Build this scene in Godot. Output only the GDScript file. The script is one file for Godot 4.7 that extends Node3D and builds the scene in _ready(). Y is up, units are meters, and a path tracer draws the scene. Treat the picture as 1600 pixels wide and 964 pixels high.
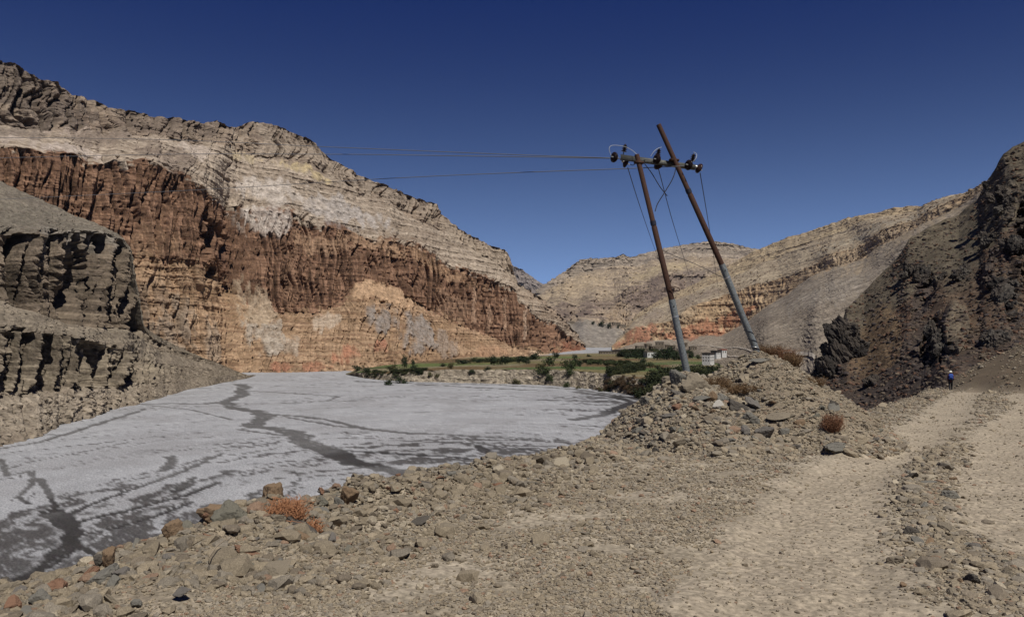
extends Node3D
# A dry river valley: tilted power poles on a rubble mound beside a gravel road, cliffs beyond the river bed.
const WATER := -28.2
const UP := Vector3.UP

var left_massif_sections := [
	[Vector3(-276.8, -29.7, -330.0), Vector3(-311.3, 27.0, -370.0), Vector3(-325.3, 94.7, -385.0), Vector3(-372.2, 124.0, -440.0), Vector3(-398.6, 178.2, -470.0), Vector3(-508.8, 166.2, -600.0)],
	[Vector3(-268.1, -29.7, -346.0), Vector3(-300.0, 31.4, -386.0), Vector3(-313.0, 96.9, -401.0), Vector3(-358.4, 126.3, -458.7), Vector3(-384.8, 180.9, -491.3), Vector3(-486.6, 168.9, -621.3)],
	[Vector3(-258.9, -29.7, -360.0), Vector3(-288.5, 35.5, -400.0), Vector3(-300.5, 98.6, -415.0), Vector3(-344.3, 128.0, -475.0), Vector3(-370.5, 182.9, -510.0), Vector3(-465.0, 170.9, -640.0)],
	[Vector3(-257.9, -29.7, -382.0), Vector3(-285.9, 41.0, -422.0), Vector3(-296.0, 102.0, -435.4), Vector3(-340.0, 132.3, -499.8), Vector3(-366.5, 187.5, -537.5), Vector3(-455.2, 175.5, -667.5)],
	[Vector3(-255.7, -29.7, -400.0), Vector3(-282.2, 45.9, -440.0), Vector3(-290.9, 104.7, -452.0), Vector3(-334.9, 135.7, -520.0), Vector3(-358.3, 190.7, -555.0), Vector3(-442.2, 178.7, -685.0)],
	[Vector3(-252.8, -29.7, -408.3), Vector3(-277.3, 45.8, -446.2), Vector3(-286.0, 105.3, -458.7), Vector3(-329.7, 137.9, -528.3), Vector3(-350.2, 190.1, -560.0), Vector3(-431.4, 178.1, -690.0)],
	[Vector3(-248.3, -29.7, -420.0), Vector3(-269.9, 45.6, -455.0), Vector3(-278.6, 106.0, -468.0), Vector3(-321.7, 140.9, -540.0), Vector3(-343.1, 183.0, -575.0), Vector3(-420.7, 171.0, -705.0)],
	[Vector3(-244.1, -29.7, -431.6), Vector3(-265.7, 46.8, -468.1), Vector3(-273.8, 107.5, -480.8), Vector3(-316.1, 142.3, -554.5), Vector3(-336.8, 184.9, -590.0), Vector3(-411.0, 172.9, -720.0)],
	[Vector3(-241.5, -29.7, -438.2), Vector3(-263.0, 47.5, -475.5), Vector3(-270.8, 108.3, -488.0), Vector3(-312.6, 143.0, -562.7), Vector3(-333.7, 179.7, -600.0), Vector3(-406.0, 167.7, -730.0)],
	[Vector3(-236.8, -29.7, -449.1), Vector3(-258.1, 48.7, -487.7), Vector3(-265.4, 109.6, -500.0), Vector3(-306.2, 144.1, -576.4), Vector3(-325.8, 179.2, -612.5), Vector3(-394.9, 167.2, -742.5)],
	[Vector3(-231.5, -29.7, -460.0), Vector3(-252.6, 49.9, -500.0), Vector3(-259.4, 110.9, -512.0), Vector3(-299.2, 145.2, -590.0), Vector3(-317.2, 178.5, -625.0), Vector3(-383.2, 166.5, -755.0)],
	[Vector3(-225.7, -29.7, -475.0), Vector3(-244.5, 50.1, -512.5), Vector3(-251.7, 112.2, -526.0), Vector3(-292.1, 149.5, -610.0), Vector3(-310.3, 180.6, -647.5), Vector3(-372.7, 168.6, -777.5)],
	[Vector3(-219.1, -29.7, -490.0), Vector3(-235.7, 50.2, -525.0), Vector3(-243.2, 113.4, -540.0), Vector3(-283.9, 153.9, -630.0), Vector3(-302.2, 182.5, -670.0), Vector3(-360.8, 170.5, -800.0)],
	[Vector3(-211.6, -29.7, -500.0), Vector3(-226.2, 49.8, -532.5), Vector3(-233.7, 109.1, -548.5), Vector3(-275.1, 155.7, -645.0), Vector3(-293.4, 184.7, -687.5), Vector3(-348.9, 172.7, -817.5)],
	[Vector3(-203.6, -29.7, -510.0), Vector3(-216.4, 49.4, -540.0), Vector3(-223.8, 104.7, -557.0), Vector3(-265.6, 157.4, -660.0), Vector3(-283.9, 186.8, -705.0), Vector3(-336.2, 174.8, -835.0)],
	[Vector3(-199.3, -29.7, -520.0), Vector3(-210.8, 44.5, -548.0), Vector3(-218.7, 101.4, -567.0), Vector3(-260.1, 159.0, -673.3), Vector3(-278.3, 190.5, -720.0), Vector3(-328.5, 178.5, -850.0)],
	[Vector3(-197.2, -29.7, -531.1), Vector3(-213.1, 41.0, -572.0), Vector3(-221.1, 100.2, -592.0), Vector3(-256.3, 160.6, -685.0), Vector3(-273.8, 193.2, -731.2), Vector3(-322.5, 181.2, -861.2)],
	[Vector3(-197.4, -29.7, -543.4), Vector3(-223.0, 38.4, -612.0), Vector3(-230.9, 100.9, -632.0), Vector3(-254.4, 161.9, -695.0), Vector3(-271.6, 193.5, -741.2), Vector3(-319.2, 181.5, -871.2)],
	[Vector3(-196.2, -29.7, -552.2), Vector3(-227.8, 35.1, -639.2), Vector3(-236.0, 100.7, -660.5), Vector3(-252.4, 163.2, -705.0), Vector3(-269.8, 193.5, -753.0), Vector3(-316.4, 181.5, -883.0)],
	[Vector3(-189.2, -29.7, -553.7), Vector3(-217.6, 29.1, -635.0), Vector3(-227.9, 99.6, -663.3), Vector3(-248.6, 165.4, -722.0), Vector3(-265.3, 198.9, -770.0), Vector3(-310.1, 186.9, -900.0)],
	[Vector3(-177.6, -29.7, -556.0), Vector3(-201.0, 19.4, -628.0), Vector3(-214.5, 97.8, -668.0), Vector3(-241.3, 168.9, -750.0), Vector3(-257.7, 212.4, -800.0), Vector3(-299.6, 200.4, -930.0)],
	[Vector3(-169.0, -29.7, -556.9), Vector3(-192.8, 17.3, -634.0), Vector3(-205.6, 97.8, -674.0), Vector3(-231.5, 169.0, -757.5), Vector3(-246.3, 210.1, -805.0), Vector3(-286.1, 198.1, -935.0)],
	[Vector3(-160.4, -29.7, -557.8), Vector3(-184.4, 15.1, -640.0), Vector3(-196.5, 97.8, -680.0), Vector3(-221.5, 169.1, -765.0), Vector3(-234.8, 207.8, -810.0), Vector3(-272.4, 195.8, -940.0)],
	[Vector3(-149.5, -29.7, -558.9), Vector3(-174.2, 14.5, -650.0), Vector3(-185.5, 97.0, -690.0), Vector3(-209.5, 167.8, -777.5), Vector3(-220.6, 201.9, -818.0), Vector3(-255.6, 189.9, -948.0)],
	[Vector3(-138.6, -29.7, -560.0), Vector3(-163.7, 13.9, -660.0), Vector3(-174.2, 96.1, -700.0), Vector3(-196.9, 166.3, -790.0), Vector3(-207.0, 196.8, -830.0), Vector3(-239.5, 184.8, -960.0)],
	[Vector3(-127.6, -29.7, -570.7), Vector3(-151.3, 23.1, -675.0), Vector3(-160.2, 95.2, -712.9), Vector3(-180.7, 157.8, -802.9), Vector3(-189.2, 181.4, -840.0), Vector3(-218.4, 169.4, -970.0)],
	[Vector3(-120.0, -29.7, -577.9), Vector3(-142.9, 32.0, -686.7), Vector3(-150.5, 94.5, -721.4), Vector3(-169.5, 152.0, -811.4), Vector3(-176.7, 175.7, -845.0), Vector3(-203.8, 163.7, -975.0)],
	[Vector3(-112.1, -29.7, -585.0), Vector3(-134.6, 43.8, -700.0), Vector3(-140.6, 93.7, -730.0), Vector3(-158.1, 146.0, -820.0), Vector3(-164.0, 169.8, -850.0), Vector3(-189.1, 157.8, -980.0)],
	[Vector3(-101.6, -29.7, -605.6), Vector3(-120.9, 39.3, -718.8), Vector3(-125.8, 89.8, -746.9), Vector3(-141.5, 140.2, -838.8), Vector3(-146.0, 162.3, -865.0), Vector3(-167.9, 150.3, -995.0)],
	[Vector3(-92.0, -29.7, -622.8), Vector3(-108.8, 35.4, -734.4), Vector3(-112.9, 86.3, -760.9), Vector3(-126.9, 135.0, -854.4), Vector3(-131.5, 158.9, -885.0), Vector3(-150.9, 146.9, -1015.0)],
	[Vector3(-81.8, -29.7, -640.0), Vector3(-96.1, 31.2, -750.0), Vector3(-99.4, 82.6, -775.0), Vector3(-111.8, 129.6, -870.0), Vector3(-116.3, 155.1, -905.0), Vector3(-133.0, 143.1, -1035.0)],
	[Vector3(-71.3, -29.7, -660.8), Vector3(-82.8, 24.2, -766.7), Vector3(-85.7, 79.0, -791.7), Vector3(-95.6, 121.3, -882.5), Vector3(-99.4, 150.6, -916.9), Vector3(-113.5, 138.6, -1046.9)],
	[Vector3(-63.6, -29.7, -675.0), Vector3(-73.5, 19.2, -778.0), Vector3(-76.0, 76.4, -803.0), Vector3(-84.4, 115.6, -891.0), Vector3(-87.7, 147.3, -925.0), Vector3(-100.0, 135.3, -1055.0)],
	[Vector3(-59.9, -29.7, -681.7), Vector3(-68.9, 16.8, -783.3), Vector3(-71.3, 75.2, -808.3), Vector3(-79.0, 112.8, -895.0), Vector3(-81.9, 135.8, -928.0), Vector3(-93.4, 123.8, -1058.0)],
	[Vector3(-49.5, -29.7, -704.0), Vector3(-56.3, 10.6, -800.0), Vector3(-58.2, 70.9, -825.0), Vector3(-64.1, 105.0, -908.0), Vector3(-66.0, 124.1, -935.0), Vector3(-75.2, 112.1, -1065.0)],
	[Vector3(-35.3, -29.7, -736.7), Vector3(-39.5, 2.9, -823.3), Vector3(-40.8, 64.3, -848.3), Vector3(-44.6, 94.6, -926.7), Vector3(-45.7, 111.5, -950.0), Vector3(-52.0, 99.5, -1080.0)],
	[Vector3(-24.3, -29.7, -760.0), Vector3(-26.9, -2.9, -840.0), Vector3(-27.7, 59.3, -865.0), Vector3(-30.1, 86.9, -940.0), Vector3(-31.0, 106.2, -965.0), Vector3(-35.1, 94.2, -1095.0)],
	[Vector3(-12.7, -29.7, -795.0), Vector3(-13.8, -9.5, -860.0), Vector3(-14.2, 53.5, -885.0), Vector3(-15.3, 76.8, -955.0), Vector3(-15.7, 101.7, -976.4), Vector3(-17.7, 89.7, -1106.4)],
	[Vector3(-3.3, -29.7, -821.2), Vector3(-3.5, -14.7, -875.0), Vector3(-3.6, 49.0, -900.0), Vector3(-3.9, 68.9, -966.2), Vector3(-3.9, 98.1, -985.0), Vector3(-4.5, 86.1, -1115.0)],
	[Vector3(2.0, -29.7, -836.0), Vector3(2.1, -16.9, -884.8), Vector3(2.2, 45.6, -909.8), Vector3(2.3, 64.2, -973.6), Vector3(2.4, 73.2, -990.0), Vector3(2.7, 61.2, -1120.0)],
	[Vector3(8.2, -29.7, -854.0), Vector3(8.6, -18.3, -899.2), Vector3(8.9, 39.9, -924.2), Vector3(9.5, 57.9, -984.4), Vector3(9.6, 59.4, -1000.0), Vector3(10.9, 47.4, -1130.0)],
	[Vector3(21.3, -29.7, -890.0), Vector3(22.2, -21.0, -928.0), Vector3(22.9, 27.9, -953.0), Vector3(24.2, 45.0, -1006.0), Vector3(24.6, 51.1, -1023.7), Vector3(27.7, 39.1, -1153.7)],
	[Vector3(37.2, -29.7, -930.0), Vector3(38.4, -24.3, -960.0), Vector3(39.4, 13.6, -985.0), Vector3(41.2, 29.8, -1030.0), Vector3(42.0, 41.3, -1050.0), Vector3(47.2, 29.3, -1180.0)],
	[Vector3(56.2, -29.7, -1005.0), Vector3(57.6, -24.9, -1030.0), Vector3(58.9, 5.2, -1052.5), Vector3(61.0, 16.6, -1090.0), Vector3(62.2, 26.2, -1110.0), Vector3(69.5, 14.2, -1240.0)],
	[Vector3(77.7, -29.7, -1080.0), Vector3(79.1, -25.4, -1100.0), Vector3(80.6, -4.5, -1120.0), Vector3(82.8, 1.8, -1150.0), Vector3(84.2, 9.3, -1170.0), Vector3(93.6, -2.7, -1300.0)],
	[Vector3(92.1, -29.7, -1130.0), Vector3(93.7, -26.2, -1150.0), Vector3(95.0, -14.0, -1165.0), Vector3(97.0, -10.1, -1190.0), Vector3(98.3, -5.4, -1205.0), Vector3(108.9, -17.4, -1335.0)],
	[Vector3(107.5, -29.7, -1180.0), Vector3(109.3, -27.0, -1200.0), Vector3(110.3, -24.3, -1210.0), Vector3(112.1, -22.8, -1230.0), Vector3(113.0, -21.0, -1240.0), Vector3(124.8, -33.0, -1370.0)],
]
var spur_sections := [
	[Vector3(-116.9, -29.7, -140.0), Vector3(-146.5, -18.4, -175.0), Vector3(-151.1, 1.1, -180.0), Vector3(-180.7, 9.5, -215.0), Vector3(-189.5, 28.0, -225.0), Vector3(-279.0, 85.5, -330.0), Vector3(-312.8, 71.5, -370.0)],
	[Vector3(-122.5, -29.7, -158.7), Vector3(-147.8, -17.8, -191.0), Vector3(-152.0, 1.4, -196.0), Vector3(-179.4, 10.1, -231.0), Vector3(-188.4, 30.2, -242.1), Vector3(-270.1, 83.5, -346.0), Vector3(-301.3, 69.5, -386.0)],
	[Vector3(-125.4, -29.7, -175.0), Vector3(-147.2, -17.0, -205.0), Vector3(-151.1, 1.8, -210.0), Vector3(-176.5, 10.6, -245.0), Vector3(-185.6, 32.1, -257.0), Vector3(-260.6, 81.4, -360.0), Vector3(-289.6, 67.4, -400.0)],
	[Vector3(-127.9, -29.7, -189.0), Vector3(-149.2, -16.8, -220.0), Vector3(-153.3, 1.9, -225.5), Vector3(-178.6, 11.3, -262.5), Vector3(-187.2, 34.2, -274.5), Vector3(-258.0, 78.9, -377.5), Vector3(-285.3, 64.9, -417.5)],
	[Vector3(-128.9, -29.7, -197.4), Vector3(-149.9, -16.6, -229.0), Vector3(-154.0, 2.0, -234.8), Vector3(-179.2, 11.6, -273.0), Vector3(-187.5, 35.4, -285.0), Vector3(-255.7, 77.1, -388.0), Vector3(-282.1, 63.1, -428.0)],
	[Vector3(-129.4, -29.7, -203.0), Vector3(-150.0, -16.4, -235.0), Vector3(-154.2, 2.0, -241.0), Vector3(-179.3, 11.9, -280.0), Vector3(-187.4, 36.2, -292.0), Vector3(-254.0, 75.7, -395.0), Vector3(-279.7, 61.7, -435.0)],
	[Vector3(-130.3, -29.7, -209.7), Vector3(-149.8, -16.8, -240.7), Vector3(-153.9, 1.6, -246.7), Vector3(-177.9, 10.5, -285.0), Vector3(-186.1, 37.0, -297.3), Vector3(-250.1, 73.5, -399.0), Vector3(-275.1, 59.5, -439.0)],
	[Vector3(-131.0, -29.7, -216.3), Vector3(-149.4, -17.3, -246.3), Vector3(-153.4, 1.2, -252.3), Vector3(-176.4, 9.1, -290.0), Vector3(-184.5, 37.8, -302.7), Vector3(-246.1, 71.3, -403.0), Vector3(-270.5, 57.3, -443.0)],
	[Vector3(-131.5, -29.7, -223.0), Vector3(-148.8, -17.7, -252.0), Vector3(-152.7, 0.8, -258.0), Vector3(-174.7, 7.7, -295.0), Vector3(-182.8, 38.6, -308.0), Vector3(-241.3, 68.6, -406.0), Vector3(-265.1, 54.6, -446.0)],
	[Vector3(-134.2, -29.7, -233.8), Vector3(-149.2, -17.7, -259.7), Vector3(-153.1, 0.1, -266.0), Vector3(-174.3, 6.6, -302.7), Vector3(-182.7, 39.8, -316.3), Vector3(-235.9, 65.7, -408.0), Vector3(-259.0, 51.7, -448.0)],
	[Vector3(-136.5, -29.7, -244.6), Vector3(-149.4, -17.8, -267.3), Vector3(-153.4, -0.6, -274.0), Vector3(-173.8, 5.4, -310.3), Vector3(-182.3, 40.9, -324.7), Vector3(-230.4, 62.7, -410.0), Vector3(-252.9, 48.7, -450.0)],
	[Vector3(-139.0, -29.7, -256.3), Vector3(-149.3, -17.7, -275.0), Vector3(-153.3, -1.4, -282.0), Vector3(-173.0, 4.1, -318.0), Vector3(-181.7, 42.1, -333.0), Vector3(-223.8, 60.0, -410.0), Vector3(-245.6, 46.0, -450.0)],
	[Vector3(-142.2, -29.7, -272.2), Vector3(-154.2, -19.4, -295.0), Vector3(-158.1, -2.9, -302.0), Vector3(-175.0, 3.4, -334.0), Vector3(-184.6, 44.0, -351.3), Vector3(-215.5, 56.7, -410.0), Vector3(-236.6, 42.7, -450.0)],
	[Vector3(-144.2, -29.7, -284.8), Vector3(-157.6, -20.7, -311.0), Vector3(-161.4, -4.3, -318.0), Vector3(-176.1, 2.8, -346.8), Vector3(-186.4, 45.5, -366.0), Vector3(-206.9, 53.3, -406.0), Vector3(-227.2, 39.3, -446.0)],
	[Vector3(-146.0, -29.7, -295.3), Vector3(-158.5, -21.4, -320.2), Vector3(-161.9, -5.4, -326.8), Vector3(-175.5, 2.6, -354.0), Vector3(-185.6, 44.2, -373.2), Vector3(-200.0, 50.5, -402.0), Vector3(-219.9, 36.5, -442.0)],
	[Vector3(-147.3, -29.7, -302.7), Vector3(-158.4, -21.8, -325.4), Vector3(-161.7, -6.1, -331.6), Vector3(-174.7, 2.7, -358.0), Vector3(-184.9, 43.3, -378.0), Vector3(-195.4, 47.2, -399.3), Vector3(-215.0, 33.2, -439.3)],
	[Vector3(-148.1, -29.7, -307.8), Vector3(-159.0, -21.9, -330.4), Vector3(-163.7, -7.2, -339.6), Vector3(-174.0, 2.7, -360.8), Vector3(-184.1, 40.0, -380.7), Vector3(-192.1, 44.2, -397.2), Vector3(-211.4, 30.2, -437.2)],
	[Vector3(-148.7, -29.7, -312.2), Vector3(-160.9, -21.4, -337.6), Vector3(-170.0, -9.3, -356.4), Vector3(-174.1, 2.2, -364.6), Vector3(-183.3, 37.1, -383.0), Vector3(-189.0, 40.1, -394.8), Vector3(-208.1, 26.1, -434.8)],
	[Vector3(-149.2, -29.7, -316.5), Vector3(-161.5, -21.4, -342.3), Vector3(-171.9, -10.7, -364.1), Vector3(-174.8, 1.3, -369.8), Vector3(-183.1, 25.6, -386.8), Vector3(-187.4, 31.6, -395.8), Vector3(-206.4, 17.6, -435.8)],
	[Vector3(-149.8, -29.7, -320.9), Vector3(-161.4, -21.7, -345.7), Vector3(-171.6, -11.6, -367.1), Vector3(-175.4, 0.3, -375.0), Vector3(-183.0, 14.2, -390.8), Vector3(-186.5, 20.3, -398.2), Vector3(-205.3, 6.3, -438.2)],
	[Vector3(-150.3, -29.7, -326.0), Vector3(-161.4, -21.9, -349.7), Vector3(-171.2, -12.6, -370.7), Vector3(-176.0, -1.9, -380.9), Vector3(-183.1, 2.7, -396.0), Vector3(-184.9, 4.7, -400.0), Vector3(-203.4, -9.3, -440.0)],
	[Vector3(-150.7, -29.7, -331.3), Vector3(-161.2, -22.2, -354.3), Vector3(-170.7, -13.9, -374.9), Vector3(-176.6, -4.4, -387.6), Vector3(-182.3, 0.2, -400.0), Vector3(-184.8, 2.6, -405.3), Vector3(-203.0, -11.4, -445.3)],
	[Vector3(-151.0, -29.7, -338.0), Vector3(-160.9, -22.6, -360.0), Vector3(-170.0, -15.5, -380.0), Vector3(-177.2, -7.7, -396.0), Vector3(-181.3, -3.1, -405.0), Vector3(-184.5, -0.2, -412.0), Vector3(-202.4, -14.2, -452.0)],
	[Vector3(-155.0, -29.7, -359.7), Vector3(-163.1, -22.9, -378.3), Vector3(-171.1, -16.5, -396.7), Vector3(-177.2, -10.0, -410.7), Vector3(-180.7, -6.1, -418.7), Vector3(-183.6, -3.8, -425.3), Vector3(-200.9, -17.8, -465.3)],
	[Vector3(-158.2, -29.7, -381.3), Vector3(-164.7, -23.0, -396.7), Vector3(-171.7, -17.5, -413.3), Vector3(-176.7, -12.5, -425.3), Vector3(-179.7, -9.4, -432.3), Vector3(-182.3, -7.5, -438.7), Vector3(-198.9, -21.5, -478.7)],
	[Vector3(-160.8, -29.7, -403.0), Vector3(-165.7, -23.0, -415.0), Vector3(-171.7, -18.5, -430.0), Vector3(-175.8, -15.1, -440.0), Vector3(-178.2, -12.8, -446.0), Vector3(-180.6, -11.6, -452.0), Vector3(-196.6, -25.6, -492.0)],
	[Vector3(-162.1, -29.7, -427.5), Vector3(-165.6, -24.0, -436.5), Vector3(-170.7, -20.7, -450.0), Vector3(-173.6, -18.3, -457.5), Vector3(-175.7, -16.7, -463.0), Vector3(-177.8, -16.0, -468.5), Vector3(-193.0, -30.0, -508.5)],
	[Vector3(-162.4, -29.7, -452.0), Vector3(-164.6, -24.9, -458.0), Vector3(-168.9, -23.0, -470.0), Vector3(-170.7, -21.7, -475.0), Vector3(-172.5, -20.8, -480.0), Vector3(-174.3, -20.7, -485.0), Vector3(-188.7, -34.7, -525.0)],
	[Vector3(-163.2, -29.7, -475.4), Vector3(-164.7, -26.4, -479.7), Vector3(-167.3, -25.4, -487.1), Vector3(-168.4, -24.9, -490.4), Vector3(-169.5, -24.4, -493.7), Vector3(-170.7, -24.4, -497.0), Vector3(-184.4, -38.4, -537.0)],
	[Vector3(-163.4, -29.7, -493.0), Vector3(-164.4, -27.5, -496.0), Vector3(-165.7, -27.3, -500.0), Vector3(-166.3, -27.5, -502.0), Vector3(-167.0, -27.2, -504.0), Vector3(-167.7, -27.3, -506.0), Vector3(-180.9, -41.3, -546.0)],
	[Vector3(-164.5, -29.7, -515.0), Vector3(-165.4, -28.4, -518.0), Vector3(-166.1, -28.5, -520.0), Vector3(-166.7, -28.6, -522.0), Vector3(-167.0, -28.7, -523.0), Vector3(-167.4, -28.7, -524.0), Vector3(-180.1, -42.7, -564.0)],
]
var right_slope_sections := [
	[Vector3(140.7, -26.3, -1100.0), Vector3(145.8, -26.4, -1140.0), Vector3(147.1, -26.2, -1150.0), Vector3(150.9, -26.5, -1180.0), Vector3(153.5, -26.5, -1200.0), Vector3(172.6, -46.5, -1350.0)],
	[Vector3(149.7, -24.5, -1070.0), Vector3(160.9, -22.1, -1150.0), Vector3(163.0, -4.7, -1165.0), Vector3(174.9, -1.2, -1250.0), Vector3(188.9, 1.8, -1350.0), Vector3(209.9, -18.2, -1500.0)],
	[Vector3(157.4, -23.3, -1036.4), Vector3(174.4, -19.5, -1148.2), Vector3(176.9, 5.5, -1164.0), Vector3(198.3, 17.1, -1304.5), Vector3(214.2, 25.5, -1409.1), Vector3(237.0, 5.5, -1559.1)],
	[Vector3(164.8, -23.2, -981.8), Vector3(191.5, -16.4, -1140.9), Vector3(194.8, 9.2, -1160.0), Vector3(222.3, 28.4, -1322.7), Vector3(242.9, 40.0, -1445.5), Vector3(268.1, 20.0, -1595.5)],
	[Vector3(172.6, -22.6, -900.0), Vector3(216.8, -11.7, -1130.0), Vector3(220.8, 10.1, -1150.0), Vector3(259.3, 46.1, -1350.0), Vector3(288.2, 63.0, -1500.0), Vector3(317.0, 43.0, -1650.0)],
	[Vector3(162.0, -24.4, -780.0), Vector3(233.8, -11.2, -1125.0), Vector3(238.7, 21.1, -1147.5), Vector3(280.0, 54.5, -1345.0), Vector3(315.4, 74.6, -1515.0), Vector3(346.6, 54.6, -1665.0)],
	[Vector3(147.6, -24.6, -660.0), Vector3(250.7, -10.7, -1120.0), Vector3(256.6, 32.0, -1145.0), Vector3(300.4, 62.9, -1340.0), Vector3(343.1, 86.3, -1530.0), Vector3(376.7, 66.3, -1680.0)],
	[Vector3(128.6, -23.2, -528.0), Vector3(271.9, -8.0, -1115.0), Vector3(278.9, 39.3, -1142.5), Vector3(326.1, 72.3, -1335.0), Vector3(375.1, 102.6, -1535.0), Vector3(411.7, 82.6, -1685.0)],
	[Vector3(123.3, -22.8, -468.0), Vector3(292.9, -5.3, -1110.0), Vector3(301.2, 46.5, -1140.0), Vector3(351.6, 81.7, -1330.0), Vector3(407.2, 119.0, -1540.0), Vector3(446.9, 99.0, -1690.0)],
	[Vector3(117.4, -22.0, -420.0), Vector3(306.7, 5.3, -1095.7), Vector3(316.3, 53.3, -1128.6), Vector3(369.7, 90.7, -1318.6), Vector3(430.9, 133.5, -1536.0), Vector3(473.0, 113.5, -1686.0)],
	[Vector3(114.5, -21.7, -393.0), Vector3(316.8, 13.1, -1085.0), Vector3(327.4, 58.3, -1120.0), Vector3(383.1, 97.3, -1310.0), Vector3(448.6, 144.3, -1533.0), Vector3(492.5, 124.3, -1683.0)],
	[Vector3(111.0, -21.2, -366.0), Vector3(325.3, 21.4, -1070.0), Vector3(336.9, 62.2, -1107.1), Vector3(395.0, 103.5, -1297.1), Vector3(466.2, 155.1, -1530.0), Vector3(511.9, 135.1, -1680.0)],
	[Vector3(105.4, -20.3, -330.0), Vector3(336.1, 32.0, -1050.0), Vector3(349.2, 67.3, -1090.0), Vector3(410.4, 111.5, -1280.0), Vector3(483.3, 161.2, -1506.7), Vector3(531.4, 141.2, -1656.7)],
	[Vector3(105.7, -20.2, -301.1), Vector3(355.9, 52.7, -1010.0), Vector3(366.6, 76.8, -1040.0), Vector3(432.2, 123.1, -1225.0), Vector3(515.3, 172.7, -1460.0), Vector3(568.3, 152.7, -1610.0)],
	[Vector3(104.3, -19.7, -272.2), Vector3(369.2, 68.7, -960.0), Vector3(380.9, 85.1, -990.0), Vector3(450.5, 133.1, -1170.0), Vector3(541.8, 180.8, -1406.7), Vector3(599.6, 160.8, -1556.7)],
	[Vector3(104.1, -19.7, -260.9), Vector3(374.3, 72.9, -934.3), Vector3(386.5, 90.0, -964.3), Vector3(457.8, 137.3, -1141.4), Vector3(553.7, 184.5, -1380.0), Vector3(613.9, 164.5, -1530.0)],
	[Vector3(105.0, -19.9, -250.7), Vector3(379.6, 77.7, -902.1), Vector3(392.4, 95.6, -932.1), Vector3(465.8, 141.9, -1105.7), Vector3(564.7, 190.0, -1340.0), Vector3(627.9, 170.0, -1490.0)],
	[Vector3(105.5, -20.1, -240.5), Vector3(383.6, 82.0, -870.0), Vector3(397.0, 100.7, -900.0), Vector3(472.3, 146.0, -1070.0), Vector3(572.7, 188.4, -1297.1), Vector3(638.9, 168.4, -1447.1)],
	[Vector3(105.6, -20.2, -228.2), Vector3(389.2, 89.7, -836.7), Vector3(402.5, 106.6, -865.0), Vector3(479.5, 146.7, -1030.0), Vector3(574.9, 185.6, -1234.5), Vector3(644.7, 165.6, -1384.5)],
	[Vector3(105.7, -20.2, -219.3), Vector3(392.4, 95.2, -810.0), Vector3(405.7, 110.7, -837.0), Vector3(483.9, 146.9, -998.0), Vector3(572.3, 182.7, -1180.0), Vector3(645.0, 162.7, -1330.0)],
	[Vector3(108.9, -21.3, -213.3), Vector3(395.5, 102.5, -770.0), Vector3(408.4, 116.0, -795.0), Vector3(488.2, 146.7, -950.0), Vector3(569.6, 173.8, -1108.3), Vector3(646.7, 153.8, -1258.3)],
	[Vector3(111.6, -22.2, -207.7), Vector3(399.8, 108.5, -738.8), Vector3(414.2, 121.9, -765.2), Vector3(497.7, 150.3, -919.4), Vector3(568.4, 172.9, -1050.0), Vector3(649.6, 152.9, -1200.0)],
	[Vector3(115.6, -23.5, -197.7), Vector3(403.2, 117.1, -683.8), Vector3(420.4, 130.3, -712.8), Vector3(510.4, 155.4, -865.4), Vector3(566.1, 171.4, -960.0), Vector3(654.6, 151.4, -1110.0)],
	[Vector3(119.0, -24.7, -186.7), Vector3(413.4, 126.1, -642.9), Vector3(434.6, 140.3, -675.7), Vector3(529.0, 164.6, -822.5), Vector3(589.2, 181.3, -916.3), Vector3(685.7, 161.3, -1066.3)],
	[Vector3(121.8, -25.9, -170.0), Vector3(434.5, 139.3, -600.0), Vector3(463.6, 156.3, -640.0), Vector3(550.3, 176.0, -760.0), Vector3(615.4, 193.2, -850.0), Vector3(724.0, 173.2, -1000.0)],
]
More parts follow.
